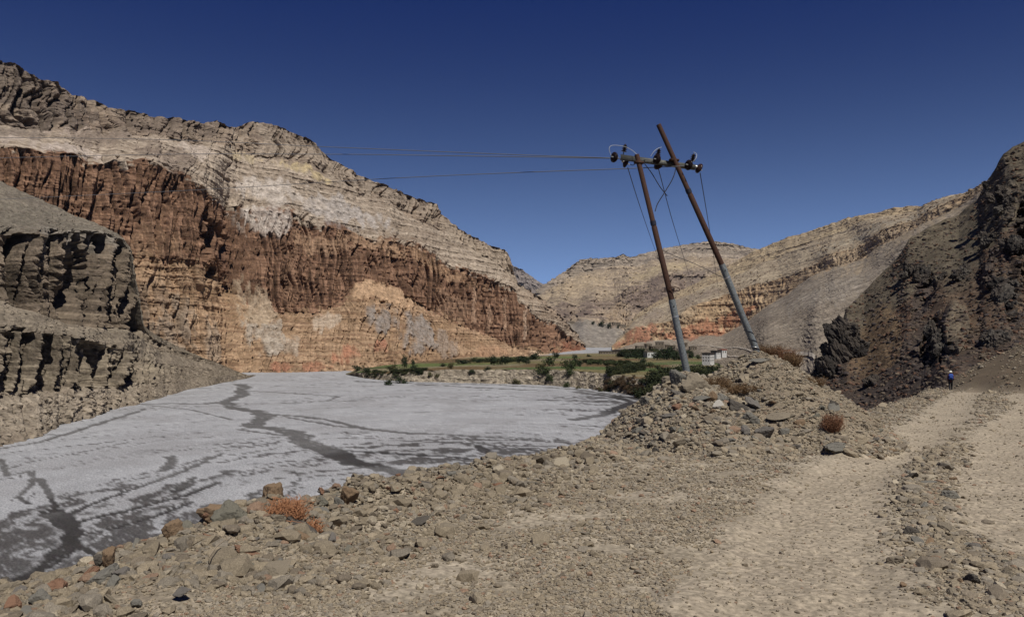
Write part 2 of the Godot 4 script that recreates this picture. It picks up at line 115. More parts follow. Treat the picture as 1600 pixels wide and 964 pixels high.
var valley_head_sections := [
	[Vector3(-20.8, -40.8, -1300.0), Vector3(-24.0, -16.2, -1500.0), Vector3(-27.2, 8.6, -1700.0), Vector3(-30.4, 24.6, -1900.0), Vector3(-31.2, 17.4, -1950.0), Vector3(-36.0, -22.6, -2250.0)],
	[Vector3(15.6, -37.6, -1300.0), Vector3(18.5, -12.4, -1543.8), Vector3(20.9, 25.9, -1743.8), Vector3(23.5, 53.7, -1960.3), Vector3(24.0, 41.8, -2000.0), Vector3(27.6, 1.8, -2300.0)],
	[Vector3(39.5, -35.5, -1300.0), Vector3(47.8, -9.8, -1572.5), Vector3(53.9, 37.7, -1772.5), Vector3(60.8, 73.8, -2000.0), Vector3(63.9, 85.8, -2100.0), Vector3(73.0, 45.8, -2400.0)],
	[Vector3(51.9, -34.4, -1300.0), Vector3(63.5, -8.4, -1587.5), Vector3(71.5, 44.0, -1787.5), Vector3(82.4, 91.4, -2057.1), Vector3(86.1, 120.6, -2150.0), Vector3(98.1, 80.6, -2450.0)],
	[Vector3(72.7, -33.5, -1300.0), Vector3(90.4, -0.2, -1614.3), Vector3(100.8, 52.9, -1800.0), Vector3(120.7, 122.7, -2152.4), Vector3(124.8, 147.9, -2225.0), Vector3(141.6, 107.9, -2525.0)],
	[Vector3(93.5, -33.5, -1300.0), Vector3(118.3, 14.0, -1642.9), Vector3(129.7, 60.1, -1800.0), Vector3(161.0, 146.4, -2233.3), Vector3(165.9, 176.8, -2300.0), Vector3(187.5, 136.8, -2600.0)],
	[Vector3(116.4, -33.5, -1300.0), Vector3(146.1, 16.0, -1631.1), Vector3(163.2, 66.5, -1820.0), Vector3(207.0, 162.7, -2306.7), Vector3(220.0, 219.7, -2450.0), Vector3(246.9, 179.7, -2750.0)],
	[Vector3(140.6, -33.5, -1303.6), Vector3(173.4, 13.8, -1605.6), Vector3(200.8, 71.8, -1858.3), Vector3(257.8, 180.5, -2383.3), Vector3(267.7, 223.8, -2474.0), Vector3(300.2, 183.8, -2774.0)],
	[Vector3(169.0, -33.2, -1321.4), Vector3(204.7, 6.7, -1600.0), Vector3(243.4, 77.8, -1900.0), Vector3(307.7, 188.9, -2400.0), Vector3(320.7, 228.2, -2500.0), Vector3(359.1, 188.2, -2800.0)],
	[Vector3(182.8, -33.1, -1330.0), Vector3(220.1, 2.8, -1600.0), Vector3(265.8, 89.7, -1930.0), Vector3(330.8, 191.6, -2400.0), Vector3(351.6, 243.0, -2550.0), Vector3(393.0, 203.0, -2850.0)],
	[Vector3(198.0, -32.9, -1339.3), Vector3(236.7, -1.8, -1600.0), Vector3(290.7, 102.9, -1962.5), Vector3(355.8, 194.6, -2400.0), Vector3(385.6, 237.2, -2600.0), Vector3(430.1, 197.2, -2900.0)],
	[Vector3(226.6, -32.5, -1350.0), Vector3(269.1, -6.4, -1602.8), Vector3(336.4, 124.2, -2000.0), Vector3(407.3, 202.5, -2420.0), Vector3(454.6, 261.5, -2700.0), Vector3(505.1, 221.5, -3000.0)],
	[Vector3(248.1, -32.1, -1350.0), Vector3(295.8, -4.8, -1608.3), Vector3(368.5, 135.1, -2000.0), Vector3(453.5, 211.7, -2460.0), Vector3(507.2, 277.3, -2750.0), Vector3(562.5, 237.3, -3050.0)],
	[Vector3(269.7, -31.7, -1350.0), Vector3(322.6, -3.3, -1613.9), Vector3(400.6, 146.0, -2000.0), Vector3(501.0, 221.2, -2500.0), Vector3(561.3, 293.6, -2800.0), Vector3(621.5, 253.6, -3100.0)],
	[Vector3(307.5, -30.9, -1350.0), Vector3(370.0, -0.5, -1623.6), Vector3(468.2, 153.7, -2050.0), Vector3(587.2, 238.1, -2570.0), Vector3(651.4, 310.3, -2850.0), Vector3(720.0, 270.3, -3150.0)],
	[Vector3(345.3, -30.2, -1350.0), Vector3(418.0, 2.2, -1633.3), Vector3(538.5, 161.6, -2100.0), Vector3(667.0, 242.5, -2600.0), Vector3(744.3, 322.7, -2900.0), Vector3(821.3, 282.7, -3200.0)],
	[Vector3(377.6, -29.6, -1350.0), Vector3(459.5, 4.6, -1641.7), Vector3(589.0, 161.6, -2100.0), Vector3(729.5, 237.8, -2600.0), Vector3(814.0, 313.3, -2900.0), Vector3(898.2, 273.3, -3200.0)],
	[Vector3(410.0, -28.9, -1350.0), Vector3(501.5, 7.1, -1650.0), Vector3(639.5, 161.6, -2100.0), Vector3(792.0, 233.1, -2600.0), Vector3(883.6, 294.7, -2900.0), Vector3(975.1, 254.7, -3200.0)],
	[Vector3(485.6, -27.5, -1350.0), Vector3(600.9, 12.8, -1669.4), Vector3(757.3, 161.6, -2100.0), Vector3(937.7, 216.0, -2600.0), Vector3(1046.2, 269.1, -2900.0), Vector3(1154.4, 229.1, -3200.0)],
	[Vector3(604.3, -25.2, -1350.0), Vector3(761.6, 22.2, -1700.0), Vector3(942.4, 161.6, -2100.0), Vector3(1166.6, 189.2, -2600.0), Vector3(1301.4, 222.5, -2900.0), Vector3(1436.0, 182.5, -3200.0)],
]
var distant_ridge_sections := [
	[Vector3(-335.6, -149.2, -4200.0), Vector3(-384.4, 251.6, -4800.0), Vector3(-417.0, 543.7, -5200.0), Vector3(-465.1, 463.7, -5800.0)],
	[Vector3(-201.3, -149.2, -4200.0), Vector3(-230.6, 232.3, -4800.0), Vector3(-250.1, 495.7, -5200.0), Vector3(-279.0, 415.7, -5800.0)],
	[Vector3(-67.1, -149.2, -4200.0), Vector3(-76.9, 213.1, -4800.0), Vector3(-83.4, 447.6, -5200.0), Vector3(-93.0, 367.6, -5800.0)],
	[Vector3(-16.8, -149.2, -4200.0), Vector3(-19.2, 195.3, -4800.0), Vector3(-20.8, 426.7, -5200.0), Vector3(-23.2, 346.7, -5800.0)],
	[Vector3(16.8, -149.2, -4200.0), Vector3(19.2, 183.5, -4800.0), Vector3(20.8, 410.0, -5200.0), Vector3(23.2, 330.0, -5800.0)],
	[Vector3(50.3, -149.2, -4200.0), Vector3(57.6, 171.7, -4800.0), Vector3(62.5, 393.3, -5200.0), Vector3(69.7, 313.3, -5800.0)],
	[Vector3(100.7, -149.2, -4200.0), Vector3(115.3, 153.9, -4800.0), Vector3(125.0, 351.6, -5200.0), Vector3(139.4, 271.6, -5800.0)],
	[Vector3(151.0, -149.2, -4200.0), Vector3(172.9, 136.2, -4800.0), Vector3(187.4, 309.9, -5200.0), Vector3(209.1, 229.9, -5800.0)],
	[Vector3(201.3, -149.2, -4200.0), Vector3(230.5, 115.2, -4800.0), Vector3(249.9, 276.9, -5200.0), Vector3(278.7, 196.9, -5800.0)],
	[Vector3(335.6, -149.2, -4200.0), Vector3(384.0, 59.4, -4800.0), Vector3(416.3, 189.0, -5200.0), Vector3(464.3, 109.0, -5800.0)],
]
var dark_hill_sections := [
	[Vector3(37.9, -9.8, -108.0), Vector3(39.1, -9.9, -111.3), Vector3(40.2, -9.9, -114.6), Vector3(41.4, -10.0, -118.0), Vector3(55.5, -19.0, -158.0)],
	[Vector3(38.5, -10.0, -106.0), Vector3(40.6, -9.6, -111.9), Vector3(42.8, -9.1, -117.9), Vector3(45.0, -8.4, -124.0), Vector3(59.5, -17.4, -164.0)],
	[Vector3(39.1, -10.2, -105.4), Vector3(41.9, -9.5, -112.9), Vector3(44.6, -8.6, -120.3), Vector3(47.5, -7.5, -128.0), Vector3(62.4, -16.5, -168.0)],
	[Vector3(40.0, -10.5, -104.6), Vector3(43.1, -9.1, -112.6), Vector3(46.2, -7.5, -120.7), Vector3(49.4, -5.5, -129.0), Vector3(64.8, -14.5, -169.0)],
	[Vector3(40.8, -10.6, -103.5), Vector3(44.3, -8.7, -112.2), Vector3(47.8, -6.3, -121.0), Vector3(51.4, -3.4, -130.0), Vector3(67.2, -12.4, -170.0)],
	[Vector3(41.4, -10.5, -102.2), Vector3(45.7, -7.6, -112.6), Vector3(49.9, -3.9, -123.1), Vector3(54.4, 0.7, -133.9), Vector3(70.6, -8.3, -173.9)],
	[Vector3(41.9, -10.4, -100.8), Vector3(47.1, -6.4, -113.1), Vector3(52.3, -1.2, -125.4), Vector3(57.6, 5.4, -138.0), Vector3(74.4, -3.6, -178.0)],
	[Vector3(43.0, -10.1, -98.0), Vector3(49.4, -5.6, -112.5), Vector3(55.9, 0.5, -127.0), Vector3(62.5, 8.6, -142.0), Vector3(80.2, -0.4, -182.0)],
	[Vector3(44.1, -9.2, -95.3), Vector3(51.3, -4.2, -110.7), Vector3(58.5, 2.8, -126.1), Vector3(66.0, 12.0, -142.0), Vector3(84.6, 3.0, -182.0)],
	[Vector3(44.9, -8.5, -93.1), Vector3(52.8, -3.0, -109.2), Vector3(60.7, 4.7, -125.4), Vector3(68.9, 14.9, -142.0), Vector3(88.3, 5.9, -182.0)],
	[Vector3(45.4, -8.1, -91.8), Vector3(53.8, -2.0, -108.7), Vector3(62.3, 6.5, -125.6), Vector3(71.1, 17.9, -143.0), Vector3(91.0, 8.9, -183.0)],
	[Vector3(45.7, -7.2, -88.9), Vector3(55.2, -1.1, -107.1), Vector3(64.7, 7.7, -125.3), Vector3(74.5, 19.7, -144.0), Vector3(95.2, 10.7, -184.0)],
	[Vector3(44.2, -5.5, -82.0), Vector3(55.5, 0.3, -102.8), Vector3(66.8, 9.1, -123.6), Vector3(78.6, 21.6, -145.0), Vector3(100.2, 12.6, -185.0)],
	[Vector3(45.0, -5.0, -80.6), Vector3(57.0, 0.9, -101.8), Vector3(69.0, 10.0, -123.1), Vector3(81.5, 22.7, -145.0), Vector3(104.0, 13.7, -185.0)],
	[Vector3(47.6, -4.8, -81.6), Vector3(59.5, 1.8, -101.9), Vector3(71.5, 11.8, -122.1), Vector3(83.8, 25.6, -143.0), Vector3(107.3, 16.6, -183.0)],
	[Vector3(48.5, -4.8, -82.0), Vector3(60.3, 2.5, -101.8), Vector3(72.2, 13.3, -121.6), Vector3(84.6, 28.0, -142.0), Vector3(108.4, 19.0, -182.0)],
	[Vector3(49.9, -4.8, -82.6), Vector3(61.7, 3.2, -101.8), Vector3(73.5, 14.7, -121.1), Vector3(85.8, 30.5, -141.0), Vector3(110.2, 21.5, -181.0)],
	[Vector3(51.0, -4.8, -83.0), Vector3(62.7, 3.8, -101.8), Vector3(74.5, 16.1, -120.6), Vector3(86.7, 32.8, -140.0), Vector3(111.5, 23.8, -180.0)],
	[Vector3(52.3, -4.7, -83.5), Vector3(64.2, 4.2, -102.1), Vector3(76.1, 16.9, -120.8), Vector3(88.4, 34.1, -140.0), Vector3(113.7, 25.1, -180.0)],
	[Vector3(53.6, -4.7, -84.0), Vector3(65.6, 4.4, -102.5), Vector3(77.7, 17.4, -121.0), Vector3(90.1, 34.8, -140.0), Vector3(115.9, 25.8, -180.0)],
	[Vector3(56.6, -4.5, -83.5), Vector3(68.9, 5.2, -101.3), Vector3(81.3, 18.9, -119.1), Vector3(94.1, 37.1, -137.5), Vector3(121.5, 28.1, -177.5)],
	[Vector3(59.6, -4.2, -83.0), Vector3(72.2, 6.0, -100.2), Vector3(84.8, 20.3, -117.3), Vector3(97.9, 39.3, -135.0), Vector3(126.9, 30.3, -175.0)],
	[Vector3(66.8, -3.6, -79.7), Vector3(81.0, 7.7, -96.3), Vector3(95.3, 23.4, -112.9), Vector3(110.1, 44.3, -130.0), Vector3(144.0, 35.3, -170.0)],
	[Vector3(68.9, -3.3, -75.0), Vector3(84.3, 7.9, -91.5), Vector3(99.9, 23.6, -108.0), Vector3(116.0, 44.7, -125.0), Vector3(153.1, 35.7, -165.0)],
]
var terrace_sections := [
	[Vector3(-111.1, -29.7, -535.0), Vector3(-110.9, -28.0, -534.0), Vector3(-111.3, -27.9, -536.0), Vector3(-111.7, -27.8, -538.0), Vector3(-117.9, -32.8, -568.0)],
	[Vector3(-96.4, -29.7, -503.0), Vector3(-96.8, -25.2, -505.0), Vector3(-99.7, -24.4, -520.0), Vector3(-104.5, -25.2, -545.0), Vector3(-110.2, -30.2, -575.0)],
	[Vector3(-84.8, -29.7, -482.7), Vector3(-86.3, -24.9, -491.5), Vector3(-92.7, -24.5, -527.5), Vector3(-100.6, -25.2, -572.5), Vector3(-105.9, -30.2, -602.5)],
	[Vector3(-75.7, -29.7, -474.1), Vector3(-76.3, -24.5, -478.0), Vector3(-85.5, -24.7, -535.0), Vector3(-95.9, -25.0, -600.0), Vector3(-100.6, -30.0, -630.0)],
	[Vector3(-66.9, -29.7, -465.6), Vector3(-68.1, -23.7, -474.0), Vector3(-78.0, -24.4, -542.5), Vector3(-89.1, -24.9, -620.0), Vector3(-93.5, -29.9, -650.0)],
	[Vector3(-58.4, -29.7, -457.0), Vector3(-60.1, -23.0, -470.0), Vector3(-70.3, -24.1, -550.0), Vector3(-81.8, -24.8, -640.0), Vector3(-85.6, -29.8, -670.0)],
	[Vector3(-47.2, -29.7, -454.5), Vector3(-48.4, -22.0, -466.0), Vector3(-58.0, -23.6, -559.0), Vector3(-69.0, -24.3, -664.0), Vector3(-72.1, -29.3, -694.0)],
	[Vector3(-36.1, -29.7, -452.0), Vector3(-36.9, -21.1, -462.0), Vector3(-45.4, -23.1, -568.0), Vector3(-55.0, -23.8, -688.0), Vector3(-57.4, -28.8, -718.0)],
	[Vector3(-21.4, -29.7, -446.5), Vector3(-21.9, -21.0, -456.0), Vector3(-27.8, -22.3, -580.0), Vector3(-34.5, -22.9, -720.0), Vector3(-36.0, -27.9, -750.0)],
	[Vector3(-7.0, -29.7, -441.0), Vector3(-7.2, -20.8, -450.0), Vector3(-9.4, -22.2, -588.9), Vector3(-11.7, -22.9, -731.1), Vector3(-12.2, -27.9, -761.1)],
	[Vector3(5.2, -29.7, -436.0), Vector3(5.3, -20.4, -445.0), Vector3(7.1, -22.2, -596.7), Vector3(8.9, -22.9, -740.8), Vector3(9.2, -27.9, -770.8)],
	[Vector3(17.2, -29.7, -431.0), Vector3(17.6, -20.0, -440.0), Vector3(24.2, -22.1, -605.7), Vector3(30.4, -22.7, -760.7), Vector3(31.6, -27.7, -790.7)],
	[Vector3(26.8, -29.7, -419.6), Vector3(27.5, -19.9, -430.4), Vector3(39.3, -22.0, -614.3), Vector3(50.1, -22.4, -784.3), Vector3(52.1, -27.4, -814.3)],
	[Vector3(32.9, -29.7, -412.0), Vector3(33.9, -19.9, -424.0), Vector3(49.5, -22.0, -620.0), Vector3(63.9, -22.2, -800.0), Vector3(66.3, -27.2, -830.0)],
	[Vector3(39.9, -29.7, -399.5), Vector3(41.2, -20.1, -413.0), Vector3(61.9, -22.0, -620.0), Vector3(81.4, -22.2, -815.0), Vector3(84.4, -27.2, -845.0)],
	[Vector3(46.3, -29.7, -387.0), Vector3(48.2, -20.3, -402.0), Vector3(74.3, -22.0, -620.0), Vector3(99.5, -22.2, -830.0), Vector3(103.1, -27.2, -860.0)],
	[Vector3(52.9, -29.7, -368.5), Vector3(55.2, -20.8, -384.0), Vector3(89.2, -22.0, -620.0), Vector3(122.0, -22.2, -848.0), Vector3(126.3, -27.2, -878.0)],
	[Vector3(56.8, -29.7, -356.2), Vector3(59.4, -21.1, -372.0), Vector3(99.1, -22.0, -620.0), Vector3(137.5, -22.2, -860.0), Vector3(142.2, -27.2, -890.0)],
	[Vector3(61.6, -29.7, -335.7), Vector3(64.4, -21.3, -351.0), Vector3(108.4, -21.5, -590.0), Vector3(161.7, -22.3, -880.0), Vector3(167.3, -27.3, -910.0)],
	[Vector3(65.2, -29.7, -314.3), Vector3(68.5, -21.4, -330.0), Vector3(116.3, -21.0, -560.0), Vector3(187.0, -22.3, -900.0), Vector3(193.2, -27.3, -930.0)],
	[Vector3(68.4, -29.7, -295.8), Vector3(72.9, -21.8, -315.0), Vector3(119.8, -21.2, -517.1), Vector3(191.2, -22.5, -825.0), Vector3(198.1, -27.5, -855.0)],
	[Vector3(72.3, -29.7, -283.3), Vector3(76.6, -22.1, -300.0), Vector3(121.2, -21.1, -474.3), Vector3(188.2, -22.2, -736.0), Vector3(195.9, -27.2, -766.0)],
	[Vector3(76.5, -29.7, -266.7), Vector3(82.1, -22.5, -285.7), Vector3(123.2, -22.1, -428.5), Vector3(178.5, -22.0, -620.6), Vector3(187.1, -27.0, -650.6)],
	[Vector3(79.7, -29.7, -250.0), Vector3(86.6, -22.7, -271.4), Vector3(123.4, -23.0, -386.5), Vector3(173.4, -24.3, -542.8), Vector3(183.0, -29.3, -572.8)],
	[Vector3(90.8, -29.9, -215.0), Vector3(95.1, -22.4, -225.0), Vector3(105.7, -21.1, -250.0), Vector3(122.7, -21.3, -290.0), Vector3(135.3, -26.3, -320.0)],
]
var channels := [
	[3.4, Vector2(-150.7, -441.2), Vector2(-136.8, -412.1), Vector2(-133.4, -390.6), Vector2(-123.8, -367.6), Vector2(-120.2, -334.8), Vector2(-108.3, -309.9), Vector2(-93.5, -293.0), Vector2(-85.9, -277.8), Vector2(-80.7, -250.0), Vector2(-69.0, -240.4), Vector2(-60.9, -230.1), Vector2(-54.0, -211.9), Vector2(-42.8, -195.3), Vector2(-36.1, -181.2), Vector2(-23.7, -170.5), Vector2(-8.0, -168.2)],
	[2.0, Vector2(-120.2, -334.8), Vector2(-125.1, -323.3), Vector2(-136.6, -326.1), Vector2(-148.3, -323.3)],
	[1.5, Vector2(-88.6, -286.3), Vector2(-73.1, -277.8), Vector2(-61.9, -267.9), Vector2(-43.4, -241.9), Vector2(-29.7, -232.9), Vector2(-18.3, -230.1), Vector2(-1.8, -221.9)],
	[1.3, Vector2(-131.1, -394.7), Vector2(-105.8, -378.8), Vector2(-88.0, -367.6), Vector2(-78.3, -360.6), Vector2(-77.6, -337.8), Vector2(-91.1, -326.1)],
	[1.0, Vector2(-79.7, -277.8), Vector2(-67.4, -264.1), Vector2(-56.2, -251.7), Vector2(-43.4, -241.9)],
	[1.0, Vector2(-79.7, -246.7), Vector2(-82.5, -241.9), Vector2(-67.8, -230.1), Vector2(-60.3, -225.9)],
	[1.7, Vector2(-76.6, -133.5), Vector2(-70.4, -126.3), Vector2(-65.4, -119.8), Vector2(-62.1, -113.6), Vector2(-59.5, -104.2), Vector2(-58.7, -97.4)],
	[0.7, Vector2(-118.9, -186.6), Vector2(-103.9, -165.2), Vector2(-102.3, -170.5), Vector2(-94.2, -158.2), Vector2(-88.6, -144.2), Vector2(-83.4, -138.9)],
	[1.6, Vector2(-81.1, -190.4), Vector2(-77.5, -182.9), Vector2(-74.2, -172.0)],
	[1.3, Vector2(-64.9, -163.0), Vector2(-63.2, -156.2), Vector2(-62.6, -150.0)],
	[1.6, Vector2(-9.1, -208.3), Vector2(-6.3, -197.4), Vector2(-3.8, -190.4)],
	[1.3, Vector2(-129.2, -202.7), Vector2(-126.3, -214.3), Vector2(-128.9, -234.4), Vector2(-138.3, -300.0)],
	[0.8, Vector2(-72.2, -128.9), Vector2(-72.4, -137.9), Vector2(-71.9, -148.2), Vector2(-70.4, -160.9), Vector2(-70.1, -176.1), Vector2(-70.4, -194.3)],
	[0.8, Vector2(-68.3, -125.0), Vector2(-66.2, -130.2), Vector2(-62.9, -136.4), Vector2(-59.2, -145.9), Vector2(-57.9, -158.2)],
	[0.6, Vector2(-63.5, -117.2), Vector2(-60.2, -122.1), Vector2(-57.6, -129.3), Vector2(-55.8, -140.4)],
	[0.7, Vector2(-96.0, -163.0), Vector2(-84.8, -147.1), Vector2(-74.1, -131.6)],
	[0.6, Vector2(-62.3, -113.6), Vector2(-54.0, -106.2), Vector2(-50.7, -111.9)],
	[1.0, Vector2(-53.4, -209.5), Vector2(-41.3, -199.5), Vector2(-27.9, -194.3), Vector2(-15.2, -190.4), Vector2(-1.4, -181.2)],
	[1.4, Vector2(-42.4, -190.4), Vector2(-30.8, -176.1), Vector2(-19.7, -165.2)],
	[0.8, Vector2(-18.3, -230.1), Vector2(-10.2, -214.3), Vector2(0.0, -202.7), Vector2(9.5, -198.4)],
	[0.7, Vector2(-147.0, -320.5), Vector2(-119.6, -300.0), Vector2(-94.0, -267.9)],
	[0.6, Vector2(-59.7, -202.7), Vector2(-65.0, -194.3), Vector2(-71.3, -190.4), Vector2(-73.6, -177.7)],
	[0.5, Vector2(-108.5, -170.5), Vector2(-109.6, -181.2), Vector2(-106.3, -196.3), Vector2(-102.4, -214.3)],
	[2.5, Vector2(-51.1, -441.2), Vector2(-26.9, -421.3), Vector2(0.0, -403.2), Vector2(15.8, -394.7)],
	[3.0, Vector2(30.9, -386.6), Vector2(45.6, -357.1), Vector2(50.3, -331.9), Vector2(31.5, -282.0), Vector2(21.4, -267.9)],
	[2.2, Vector2(-88.7, -463.0), Vector2(-57.7, -451.8), Vector2(-7.0, -436.0), Vector2(32.2, -403.2), Vector2(56.3, -344.0)]
]

# the edge of the road shelf, from behind the camera to the far bend; the shelf lies on its right
var lip := [Vector2(-24,14), Vector2(-12,1), Vector2(-7.5,-5.0), Vector2(-4.3,-6.2), Vector2(-3.75,-6.8), Vector2(-3.6,-7.4), Vector2(-3.3,-8.0), Vector2(-3.1,-8.8), Vector2(-2.65,-9.7), Vector2(-2.0,-11.0), Vector2(-1.3,-12.3), Vector2(-0.7,-13.8), Vector2(0.4,-16.4), Vector2(1.7,-19.0), Vector2(2.7, -22.2), Vector2(4.4, -26.5), Vector2(8.5, -28.5), Vector2(11.5, -29.0), Vector2(15.2, -34.0), Vector2(22.5, -46.0), Vector2(31.0, -60.0), Vector2(38.0, -73.0), Vector2(52.0, -79.0), Vector2(90.0, -92.0)]
# wheel tracks of the road
var tracks := [[Vector2(1.2, -2.0), Vector2(1.75, -4.4), Vector2(2.14, -5.88), Vector2(3.01, -8.26), Vector2(5.59, -13.43), Vector2(9.19, -19.15), Vector2(15.56, -29.03), Vector2(29.0, -52.0), Vector2(38.0, -66.0), Vector2(46.0, -74.0)],
	[Vector2(4.2, -2.0), Vector2(5.0, -4.4), Vector2(6.0, -7.0), Vector2(5.94, -9.28), Vector2(8.69, -14.29), Vector2(13.52, -21.95), Vector2(27.5, -42.0), Vector2(34.0, -54.0), Vector2(42.0, -64.0), Vector2(50.0, -71.0)]]

var noise := {}
var mats := {}
var names := {}
var rng := RandomNumberGenerator.new()


func _ready() -> void:
	rng.seed = 4127
	camera_and_light()
	make_noises()
	make_materials()
	# --- the setting
	river()
	var lm := surface("left_cliff_mountain", left_massif_sections, 720, LEFT, left_patches())
	surface("left_river_spur", spur_sections, 330, SPUR, spur_patches())
	surface("right_scree_mountain", right_slope_sections, 330, RIGHT, right_patches())
	surface("valley_head_mountain", valley_head_sections, 300, HEAD, head_patches())
	surface("distant_ridge", distant_ridge_sections, 120, FAR, [])
	surface("dark_hillside", dark_hill_sections, 380, DARK, dark_patches())
	surface("river_terrace", terrace_sections, 320, TERRACE, terrace_patches())
	road_shelf()
	valley_paths()
	scatter_stuff()
	# --- the things
	village()
	greenery()
	power_line()
	rocks()
	dry_plants()
	walker()


func camera_and_light() -> void:
	var cam := Camera3D.new()
	cam.name = "camera"
	cam.position = Vector3(0, 1.8, 0)
	cam.rotation.x = atan(33.0 / 1250.0)
	cam.fov = 42.17
	cam.near = 0.05
	cam.far = 12000.0
	cam.current = true
	add_child(cam)
	var env := Environment.new()
	env.background_mode = Environment.BG_SKY
	var sky := Sky.new()
	var sm := ProceduralSkyMaterial.new()
	sm.sky_top_color = Color(0.026, 0.123, 0.35)
	sm.sky_horizon_color = Color(0.571, 0.721, 0.946)
	sm.sky_curve = 0.08
	sm.ground_bottom_color = Color(0.3, 0.27, 0.23)
	sm.ground_horizon_color = Color(0.36, 0.33, 0.3)
	sm.sun_angle_max = 1.0
	sky.sky_material = sm
	env.sky = sky
	env.ambient_light_source = Environment.AMBIENT_SOURCE_SKY
	env.tonemap_mode = Environment.TONE_MAPPER_LINEAR
	env.tonemap_exposure = 1.0
	env.sdfgi_enabled = true
	env.ssao_enabled = true
	env.ssil_enabled = true
	env.fog_enabled = true
	env.fog_density = 0.000014
	env.fog_light_color = Color(0.62, 0.68, 0.78)
	var we := WorldEnvironment.new()
	we.name = "world_environment"
	we.environment = env
	add_child(we)
	var sun := DirectionalLight3D.new()
	sun.name = "sun"
	sun.light_color = Color(1.0, 0.985, 0.955)
	sun.light_energy = 1.5
	sun.light_angular_distance = 0.5
	sun.shadow_enabled = true
	sun.look_at_from_position(Vector3(0.25, 0.82, 0.48), Vector3.ZERO)
	add_child(sun)


# ---------------------------------------------------------------- helpers
func make_noises() -> void:
	for k in ["a", "b", "c", "d", "e"]:
		var n := FastNoiseLite.new()
		n.seed = 11 + k.unicode_at(0) * 7
		n.noise_type = FastNoiseLite.TYPE_SIMPLEX_SMOOTH
		n.frequency = 1.0
		n.fractal_type = FastNoiseLite.FRACTAL_NONE
		noise[k] = n
	var f := FastNoiseLite.new()
	f.seed = 91
	f.noise_type = FastNoiseLite.TYPE_SIMPLEX
	f.frequency = 1.0
	f.fractal_type = FastNoiseLite.FRACTAL_FBM
	f.fractal_octaves = 4
	noise["fbm"] = f
	var f2: FastNoiseLite = f.duplicate()
	f2.seed = 17
	f2.fractal_octaves = 2
	noise["soft"] = f2
	var w := FastNoiseLite.new()
	w.seed = 77
	w.noise_type = FastNoiseLite.TYPE_CELLULAR
	w.cellular_return_type = FastNoiseLite.RETURN_DISTANCE2_SUB
	w.frequency = 1.0
	w.fractal_type = FastNoiseLite.FRACTAL_NONE
	noise["cell"] = w


func speckle(sd: int, freq: float, lo: float, hi: float, octaves := 5) -> NoiseTexture2D:
	var n := FastNoiseLite.new()
	n.seed = sd
	n.frequency = freq
	n.fractal_octaves = octaves
	n.fractal_gain = 0.65
	var t := NoiseTexture2D.new()
	t.width = 512
	t.height = 512
	t.seamless = true
	t.noise = n
	var g := Gradient.new()
	g.set_color(0, Color(lo, lo, lo))
	g.set_color(1, Color(hi, hi, hi))
	t.color_ramp = g
	return t


func bumps(sd: int, freq: float, strength: float) -> NoiseTexture2D:
	var t := speckle(sd, freq, 0, 1, 6)
	t.color_ramp = null
	t.as_normal_map = true
	t.bump_strength = strength
	return t


func mat(key: String, col: Color, rough := 0.92, tile := 1.0, bump := 1.0, vertex := false) -> StandardMaterial3D:
	var m := StandardMaterial3D.new()
	m.resource_name = key
	m.albedo_color = col.linear_to_srgb()
	m.roughness = rough
	m.metallic_specular = 0.25
	m.vertex_color_use_as_albedo = vertex
	if tile > 0.0:
		m.uv1_triplanar = true
		m.uv1_world_triplanar = vertex
		m.uv1_scale = Vector3.ONE * tile
		m.albedo_texture = mats["_speckle"]
		m.normal_enabled = true
		m.normal_texture = mats["_bumps"]
		m.normal_scale = bump
	mats[key] = m
	return m


